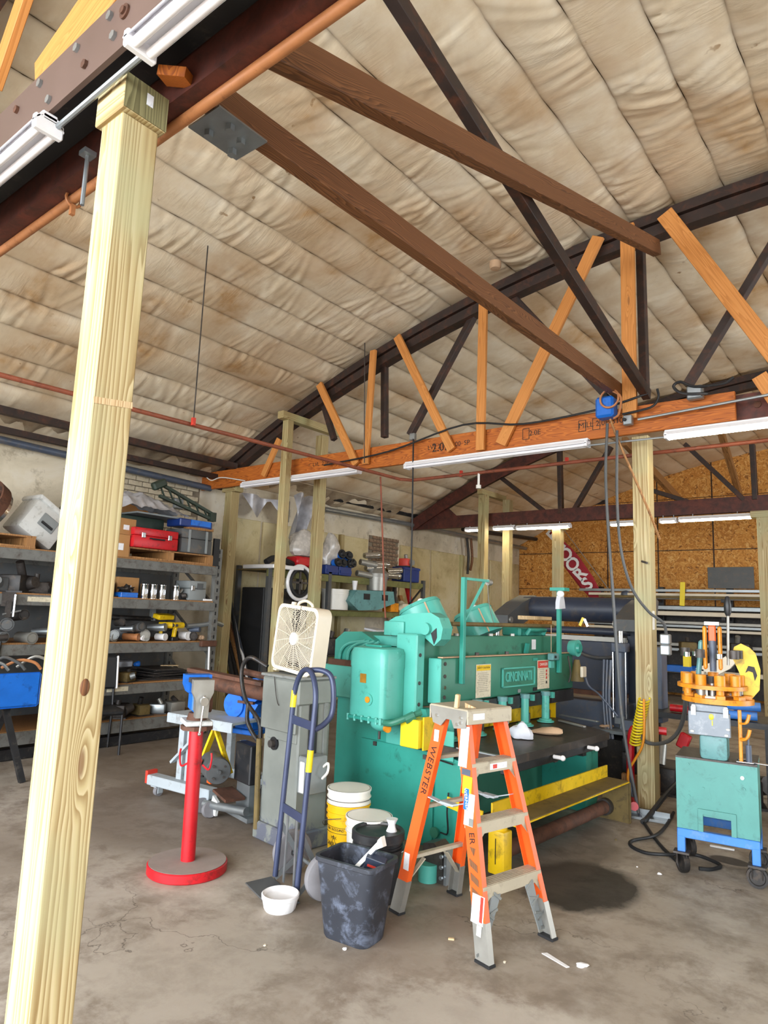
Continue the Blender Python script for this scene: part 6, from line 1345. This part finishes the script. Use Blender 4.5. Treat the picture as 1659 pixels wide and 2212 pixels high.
yk = MB().box((-.04, -.08, .385), (.21, .06, .07), None, .008).build('clamp_block', M_plate, tq)
for x in (-.13, .06): MB().box((x, -.11, .355), (.03, .05, .08)).build('clamp_leg', M_galv, yk); MB().cyl((x, -.11, .40), (x, -.12, .40), .013, seg=10).build('bolt', M_alu, yk)
MB().box((-.03, -.06, .44), (.19, .1, .035), None, .006).box((-.03, -.06, .475), (.10, .08, .04), None, .006).build('beige_block', M_beige, tq)
lt_ = MB().cyl((0, .06, .43), (0, .06, .475), .22, seg=40).build('lower_turret', M_amber, tq)
for k in range(9): a = 2*math.pi*k/9; MB().box((.18*math.cos(a), .06+.18*math.sin(a), .485), (.055, .055, .05), (0, 0, a), .006).build('die_holder', M_amber, lt_)
ut = MB().cyl((-.03, .05, .555), (-.03, .05, .59), .215, seg=40).build('upper_turret', M_amber, tq)
for k in range(9):
    a = 2*math.pi*k/9+.2; x, y = -.03+.165*math.cos(a), .05+.165*math.sin(a)
    h_ = MB().cyl((x, y, .59), (x, y, .645), .034, seg=16).build('punch_holder', M_amber, ut); MB().cyl((x, y, .645), (x, y, .675 if k % 2 else .70), .02 if k % 2 else .03, seg=12).build('punch', M_chrome if k % 2 else M_iron, h_)
    MB().cyl((x, y, .50), (x, y, .555), .024, seg=12).build('punch_sleeve', M_amber if k % 3 else M_alu, ut)
MB().cyl((-.03, .05, .40), (-.03, .05, .63), .035, seg=16).build('centre_post', M_iron, tq)
rm = MB().box((-.055, -.07, .53), (.02, .03, .07)).box((.02, -.07, .53), (.02, .03, .07)).cyl((-.018, -.07, .48), (-.018, -.07, .60), .016, seg=12).build('ram', M_alu, tq)
for x in (-.062, .03): MB().box((x, .02, .79), (.024, .05, .24), None, .008).build('yoke_arm', M_amber, tq)
MB().box((-.016, .02, .87), (.045, .045, .09), None, .006).build('yoke_cap', M_orange, tq); MB().box((-.016, .02, .925), (.09, .06, .02)).build('yoke_top', M_alu, tq); MB().cyl((-.016, .02, .66), (-.016, .02, .83), .02, .026, 14).build('plunger', M_slate, tq)
MB().cyl((.075, .02, .70), (.085, .0, .97), .009, seg=10).build('lever', M_alu, tq); MB().lathe([(.012, .97), (.022, .99), (.024, 1.03), (.016, 1.07), (.008, 1.08)], 12, Matrix.Translation((.085, 0, 0))).build('lever_grip', M_blackp, tq)
MB().box((-.10, .05, .72), (.03, .06, .22), (0, .12, 0), .01).build('teal_guard', M_teal, tq)
ar_ = MB().prism([(.15, .50), (.20, .47), (.25, .56), (.26, .68), (.235, .77), (.20, .80), (.15, .82), (.11, .80), (.09, .75), (.13, .67), (.15, .62)], 'y', .10, .125).build('yellow_guard', M_yellow, tq)
MB().prism([(.17, .66), (.19, .70), (.225, .695), (.24, .65), (.225, .62), (.215, .665), (.19, .672)], 'y', .094, .099).build('black_scuff', M_ink, ar_)
fe = MB().box((.135, -.05, .18), (.022, .02, .42), None, .004).build('amber_fence', M_amber, tq)
for z in (.30, .15): MB().tube(smooth_pts([(.135, -.06, z-.04), (.17, -.07, z-.03), (.185, -.07, z+.02), (.19, -.07, z+.06)], 4), .011, 6).build('fence_hook', M_amber, fe)
def squash_z(o):
    for v in o.data.vertices:
        z = v.co.z
        v.co.z = z*1.304 if z < .115 else .15+(z-.115)*.625 if z < .355 else .30+(z-.355)*.72 if z < .59 else .47+(z-.59)*1.2
done_ = set()
for c_ in [k for k in bpy.data.objects if k.parent == tq or (k.parent and k.parent.parent == tq)]:
    if c_.data.name not in done_: squash_z(c_); done_.add(c_.data.name)
single(MB().cyl((0, 0, 0), (0, 0, .11), .018, seg=12).cyl((0, 0, .11), (0, 0, .16), .006, seg=8), 'screwdriver', M_slate, 'grey-blue handled tool standing on the teal cart', 'hand tool', (-.93, 4.99, .739), 0)
for k, (x, y, w, rz) in enumerate(((-.95, 4.97, .10, .2), (-.88, 5.0, .12, -.1), (-.98, 5.06, .07, .9))):
    single(MB().box((0, 0, .004), (w, .02, .008), None, .002), 'wrench', M_chrome, ['front chrome wrench on the teal cart', 'right chrome wrench on the teal cart', 'rear chrome wrench on the teal cart'][k], 'wrench', (x, y, .739), rz, 'wrenches on the cart')
line('power_cable', [(-1.377, 5.250, 1.198), (-1.415, 5.400, 0.988), (-1.538, 5.700, 0.792), (-1.704, 6.000, 0.647), (-1.876, 6.200, 0.572), (-1.978, 6.240, 0.579), (-2.044, 6.300, 0.642)], .016, M_greyd, 'grey cord looping from the punch around the timber post', 'cord', 8, 6)
# floor cords
line('power_cable', [(-1.752, 6.424, 0.250), (-1.814, 6.283, 0.160), (-1.865, 5.943, 0.030), (-1.868, 5.813, 0.020)], .02, M_blackp, 'thick dark cord running down beside the post to the floor', 'cord', 8, 5)
line('power_cable', [(-1.872, 5.848, 0.012), (-1.705, 5.535, 0.012), (-1.545, 5.270, 0.012), (-1.422, 5.102, 0.012), (-1.352, 5.006, 0.012)], .012, M_black, 'black cord crossing the floor to the left caster', 'cord', 8, 5)
line('power_cable', [(-1.761, 6.286, 0.020), (-1.700, 5.823, 0.012), (-1.681, 5.479, 0.026), (-1.779, 5.298, 0.012), (-1.742, 5.168, 0.012), (-1.622, 5.103, 0.012), (-1.488, 5.126, 0.026), (-1.357, 5.315, 0.012), (-1.211, 5.262, 0.012), (-1.164, 5.190, 0.012), (-1.200, 5.086, 0.012), (-1.262, 5.048, 0.012)], .012, M_black, 'looped black cord lying on the floor beside the cart', 'cord', 8, 6)
# hoses at the post
pts = []
for k in range(160):
    t_ = k/159; a = t_*2*math.pi*16
    q_ = Vector((-1.984, 6.280, 0.937)).lerp(Vector((-2.071, 6.280, 0.538)), t_); pts.append(tuple(q_+Vector((.045*math.cos(a), .05*math.sin(a), .014*math.sin(a)))))
tag(MB().tube(pts, .009, 5).build('coiled_hose', M_yellowc), 'yellow coiled air hose hanging left of the timber post', 'hose')
line('air_hose', [(-1.963, 6.200, 0.937), (-1.973, 6.200, 0.585), (-2.047, 6.200, 0.419), (-2.105, 6.200, 0.313), (-2.111, 6.200, 0.177)], .011, M_amber, 'orange air hose hanging beside the yellow coil', 'hose', 8, 5)
line('red_hose', [(-1.864, 6.500, 0.644), (-2.051, 6.450, 0.645), (-2.134, 6.400, 0.619), (-2.155, 6.400, 0.334), (-2.151, 6.400, 0.057), (-1.964, 5.906, 0.100)], .035, M_red, 'thick red hose bending down behind the yellow coil', 'hose', 10, 5)
line('cable', [(-2.130, 6.300, 0.313), (-2.109, 6.300, 0.082), (-1.922, 5.934, 0.020)], .012, M_slate, 'grey cable falling beside the red hose to the floor', 'cable', 8, 5)
st_ = T('floor_channel', 'short pale steel channel on the floor at the foot of the timber post', 'steel channel', (-1.894, 5.974, 0.000), R_(8)); MB().box((0, 0, .012), (.36, .10, .02)).box((0, .05, .035), (.36, .008, .06)).build('channel', M_galv, st_)
# things behind the post
cr2 = case('black_crate', (-2.177, 6.750, 0.072), (.25, .3, .3), R_(-80), M_blackp, 'black crate behind the yellow coil on the floor', 'crate', 2, False, M_greyplastic)
single(MB().box((0, 0, .1), (.3, .26, .2), None, .01), 'brown_block', M_pallet, 'brown block under the black crate behind the post', 'block', (cr2.location.x, cr2.location.y, 0), .1); cr2.location.z = .21
bl_ = T('tool_table', 'low steel table with red clamps behind the timber post', 'table', (-1.70, 7.3, 0), 0)
MB().box((0, 0, .72), (1.2, .6, .05)).build('top', M_blackp, bl_)
for x in (-.55, .55):
    for y in (-.25, .25): MB().box((x, y, .35), (.05, .05, .7)).build('leg', M_blackp, bl_)
for k, (dx, dz, mm, lb) in enumerate(((0, 0, M_blue_lt, 'lower pale blue roll behind the cart, right of the post'), (.03, .085, M_blue_lt, 'upper pale blue roll behind the cart, right of the post'))):
    single(MB().cyl((-.18, 0, 0), (.18, .05, 0), .04, seg=14), 'fabric_roll', mm, lb, 'roll', (-1.42+dx, 7.05, .79+dz), .1)
single(MB().cyl((-.25, 0, 0), (.25, .02, 0), .035, seg=12), 'red_pipe_clamp', M_red, 'red bar clamp lying behind the post', 'clamp', (-1.75, 7.12, .785), 0)
rb_ = single(MB().box((0, 0, .06), (.10, .06, .14), (0, .4, 0), .01), 'red_grip', M_red, 'red and white handle hanging left of the teal cart', 'handle', (-1.825, 6.900, 0.460), 0)
for k, (x, z, mm, lb) in enumerate(((-2.2, .0, M_darkjunk, 'dark casting on the floor left of the timber post'), (-1.55, .0, M_blackp, 'black machine on the floor right of the timber post'))):
    gadget('machine_part', (x+.1, 7.2 if k else 7.15, 0), .4, .3*k, mm, lb, 'machine part', 150+k)
# olive crates and the bench at the right edge
oc = T('olive_cabinet', 'olive green banded crate stack behind the cart at the right edge', 'crate', (-.55, 6.7, 0), 0)
MB().box((0, 0, .33), (.8, .6, .64), None, .01).build('lower_crate', M_olive, oc); MB().box((-.05, -.02, .88), (.75, .6, .42), None, .01).build('upper_crate', M_olive, oc)
for x in (-.22, .12): MB().box((x, -.325, .55), (.07, .03, 1.1)).build('batten', M_olive, oc)
MB().box((0, -.31, .66), (.82, .02, .03)).build('dark_band', M_blackp, oc)
wbn = T('work_bench', 'cluttered dark bench top above the olive crates', 'bench', (-.45, 6.9, 0), 0); MB().box((0, 0, 1.18), (1.2, .7, .06)).build('bench_top', M_greyd, wbn); MB().box((0, -.1, 1.12), (1.0, .4, .06)).build('apron', M_darkjunk, wbn)
for x in (-.5, .5): MB().box((x, .42, .58), (.06, .06, 1.16)).build('leg', M_darkjunk, wbn)
single(lump(.13, (1.3, .8, .8), 31, .4), 'white_bag', M_rag, 'white plastic bag on the bench right of the punch', 'bag', (-.78, 6.75, 1.27), 0)
single(lump(.16, (.9, .8, .6), 33, .3), 'white_bag', M_bone, 'brighter white bag at the right edge of the bench', 'bag', (-.45, 6.68, 1.26), .4)
single(lump(.2, (1.1, .7, 1), 35, .35), 'grey_bag', M_rag, 'grey wrinkled bag at the back of the bench', 'bag', (-.62, 7.1, 1.40), .4)
bo = T('glue_bottle', 'clear bottle with an orange-red cap on the bench', 'bottle', (-.62, 6.62, 1.211), 0); MB().lathe([(0, 0), (.035, 0), (.035, .11), (.015, .15), (.015, .16)], 16).build('body', M_bag, bo); MB().cyl((0, 0, .16), (0, 0, .195), .022, seg=12).build('cap', M_redlt, bo)
single(MB().box((0, 0, .01), (.22, .08, .02), None, .004), 'teal_file', M_blue_lt, 'blue flat tool in front of the white bags', 'tool', (-.66, 6.58, 1.21), .1)
gv = T('work_glove', 'tan glove hanging over the bench edge right of the punch', 'glove', (-.80, 6.50, 1.05), 0)
gp = lump(.06, (.8, .5, 1.4), 37, .25); gp.build('palm', M_dusty, gv)
for k in range(4): MB().cyl((-.03+.02*k, 0, -.06), (-.035+.025*k, 0, -.15+.012*abs(k-1)), .012, .009, 8).build('finger', M_dusty, gv)
MB().cyl((.045, 0, -.01), (.075, 0, -.07), .012, .009, 8).build('thumb', M_dusty, gv)
line('hanging_line', [(-.86, 6.5, 1.0), (-.88, 6.45, .9), (-.92, 6.4, .75), (-.94, 6.38, .6)], .007, M_olive, 'thin olive cord hanging from the bench edge', 'cord', 6, 4)
tl = T('amber_bar', 'amber bar sticking in from the right edge beside the cart', 'bar', (-.62, 5.15, .545), 0); MB().box((0, 0, 0), (.42, .05, .04), None, .006).build('bar', M_amber, tl)
MB().box((-.15, 0, -.28), (.04, .04, .52)).build('stand_leg', M_greyd, tl); MB().box((.15, 0, -.28), (.04, .04, .52)).build('stand_leg', M_greyd, tl)
tb2 = T('teal_box', 'teal steel box just right of the cart', 'box', (-.5, 5.35, 0), 0); MB().box((0, 0, .30), (.42, .3, .14), None, .008).build('body', M_cart, tb2); MB().box((0, 0, .12), (.36, .26, .23)).build('dark_base', M_darkjunk, tb2)
# cream blob parts left of the punch
yl = T('yellow_part', 'cream and yellow tool cluster behind the punch, right of the post', 'tool', (-1.55, 7.1, 1.18), 0)
MB().prism([(-.2, .0), (.05, .12), (.16, .20), (.22, .16), (.1, .02), (-.02, -.05)], 'y', -.03, .03).build('cream_arm', M_beige, yl); MB().box((-.16, 0, -.1), (.05, .06, .22), (0, .2, 0), .01).build('cream_leg', M_beige, yl); MB().box((-.28, .0, .06), (.06, .06, .10)).build('yellow_block', M_yellowc, yl)
bs = T('tool_stand', 'dark stand under the cream tool cluster behind the post', 'stand', (-1.62, 7.2, .745), 0); MB().box((0, 0, .13), (.4, .3, .24), None, .01).build('body', M_slate, bs); MB().box((0, 0, .27), (.46, .34, .03)).build('plate', M_darkjunk, bs)
# ================================================================ stock rack on the far wall
sk = T('stock_rack', 'dark cantilever rack for bar stock against the strand board wall', 'rack', (0, 15.6, 0))
for x in (-6.0, -4.6, -3.2, -1.8):
    MB().box((x, .3, 1.2), (.12, .14, 2.4)).build('column', M_blackp, sk)
    for z in (.55, 1.0, 1.42, 1.76, 2.12): MB().box((x, -.05, z-.03), (.07, .7, .06)).build('arm', M_blackp, sk)
MB().box((-3.9, .42, 1.05), (4.6, .03, 1.9)).build('back_board', M_darkjunk, sk)
rows = ((2.30, -.25, .035), (2.21, -.3, .032), (2.12+.035, -.34, .03), (2.14, -.12, .03), (1.93, -.2, .05), (1.81, -.32, .05), (1.80, -.1, .035), (1.62, -.3, .035), (1.55, -.33, .03), (1.47, -.3, .03), (1.46, -.1, .03), (1.16, -.2, .04), (1.06, -.3, .035), (.62, -.2, .05))
nmz = ['topmost', 'second from top', 'third from top', 'third from top, at the back', 'fourth row, thick', 'fifth row, thick', 'fifth row, at the back', 'sixth row', 'seventh row', 'eighth row', 'eighth row, at the back', 'ninth row', 'tenth row', 'lowest']
for k, (z, dy, r) in enumerate(rows):
    x0 = -6.3 + .25*((k*5) % 4); x1 = -1.2-.1*(k % 3); o = T('stock_bar', f'{nmz[k]} pale length of stock on the far wall rack', 'stock bar', ((x0+x1)/2, 15.6+dy, z), 0, 'bar stock on the far rack')
    L = x1-x0; MB().box((0, 0, 0), (L, r*1.8, r*1.8), None, r*.2).build('bar', [M_galv, M_beige, M_dusty, M_alu][k % 4], o); MB().box((L/2+.003, 0, 0), (.01, r*1.5, r*1.5)).build('end_cap', M_darkjunk, o)
single(MB().box((0, 0, .22), (.86, .02, .44), None, .004), 'grey_sheet', M_greyd, 'grey sheet standing on the far rack left of the right edge post', 'sheet', (-3.05, 15.25, 2.345), 0)
single(MB().box((0, 0, .0), (.10, .02, .5), (0, .05, 0), .004), 'yellow_tag', M_yellowc, 'yellow strip hanging in front of the stock rack', 'strip', (-3.982, 15.220, 2.224), 0)
single(lump(.14, (1, .7, .8), 44, .3), 'grey_hood', M_slate, 'grey-blue hood behind the press brake tube', 'hood', (-5.217, 15.350, 2.162), 0)
for k, (px, py, s, mm, lb) in enumerate(((1455, 1410, .4, M_dusty, 'dusty grey boxed casting on the far rack right of the timber post'), (1600, 1405, .45, M_darkjunk, 'dark tangle of parts on the far rack near the right edge'))):
    gadget('machine_part', ((-3.9, 15.2, 1.03), (-2.95, 15.2, 1.03))[k], s*.8, .4, mm, lb, 'machine part', 170+k)
single(MB().box((0, 0, .07), (.5, .4, .14), None, .01), 'blue_bin', M_blue, 'blue bin low on the far rack behind the outlet box', 'bin', (-4.05, 15.3, .6), 0)
# flag
fl0 = Vector((-6.967, 15.400, 3.573)); fl1 = Vector((-5.873, 15.400, 2.111))
fg_ = T('feather_flag', 'red feather flag with white letters leaning on the far wall', 'flag', fl1, 0, rot=(0, math.atan2((fl0-fl1).x, (fl0-fl1).z), 0))
LF = (fl0-fl1).length
def flag(u, w):
    z = -.1+(LF+.35)*u; wd = .21*math.sin(min(1, (1.02-u)*1.9)*math.pi/2)*(.55+.45*min(1, u*4)); return (-wd+2*wd*w, .03*math.sin(u*8+w*3), z)
o = MB().quadgrid(flag, 24, 8).build('cloth', M_flag, fg_); md = o.modifiers.new('thick', 'SOLIDIFY'); md.thickness = .004
MB().cyl((.32, .03, -.3), (.30, .03, LF+.2), .012, .008, 8).build('pole', M_alu, fg_)
for k, ch in enumerate('FLOORS'): text('lettering', ch, .42, M_bone, fg_, face((.0, -.045, LF+.02-k*.29), (1, 0, .15), (0, 0, 1)), .002, bold=.012)
line('threaded_rod', [(-8.000, 12.887, 3.513), (-8.000, 16.633, 3.687)], .05, M_blackp, 'dark pipe end beside the far corner of the left wall', 'pipe', 10)
# ================================================================ small litter on the floor
for k, (p, r, mm, lb) in enumerate((((-3.033, 2.814, 0.000), .011, M_bone, 'white pebble beside the pottery bowl'), ((-2.265, 2.668, 0.000), .009, M_bone, 'pale pebble in front of the waste bin'), ((-2.571, 2.436, 0.000), .007, M_beige, 'tiny crumb in front of the pottery bowl'), ((-1.437, 4.781, 0.000), .013, M_bone, 'white scrap on the floor left of the cart caster'), ((-1.587, 4.811, 0.000), .006, M_bone, 'tiny white speck left of the cart'), ((-1.638, 3.086, 0.000), .007, M_beige, 'pale crumb beside the ladder foot'), ((-1.887, 5.257, 0.000), .008, M_dusty, 'small dark crumb on the floor near the stain'))):
    o = single(lump(r, (1.2, 1, .7), k+.5, .3, 10, 7), 'floor_scrap', mm, lb, 'scrap', (p[0], p[1], r*.36), k)
single(MB().prism([(0, 0), (.14, -.06), (.15, -.045), (.02, .02)], 'z', 0, .003), 'paper_scrap', M_bone, 'pale paper strip on the floor right of the ladder', 'scrap', (-1.547, 3.289, 0.000), .1)
single(lump(.02, (1.3, 1, .5), 51, .4), 'paper_scrap', M_bone, 'crumpled paper scrap on the floor at the lower right', 'scrap', ((-1.354, 3.310, 0.000)[0], (-1.354, 3.310, 0.000)[1], .005), .3)
single(MB().box((0, 0, .006), (.16, .03, .012), (0, 0, 0), .004), 'paper_scrap', M_bone, 'white strip on the floor under the cart', 'scrap', (-1.250, 5.644, 0.000), .15)
single(MB().box((0, 0, .004), (.03, .012, .008)), 'wood_chip', M_board, 'wood chip on the floor in front of the ladder', 'scrap', (-1.945, 3.106, 0.000), .5)
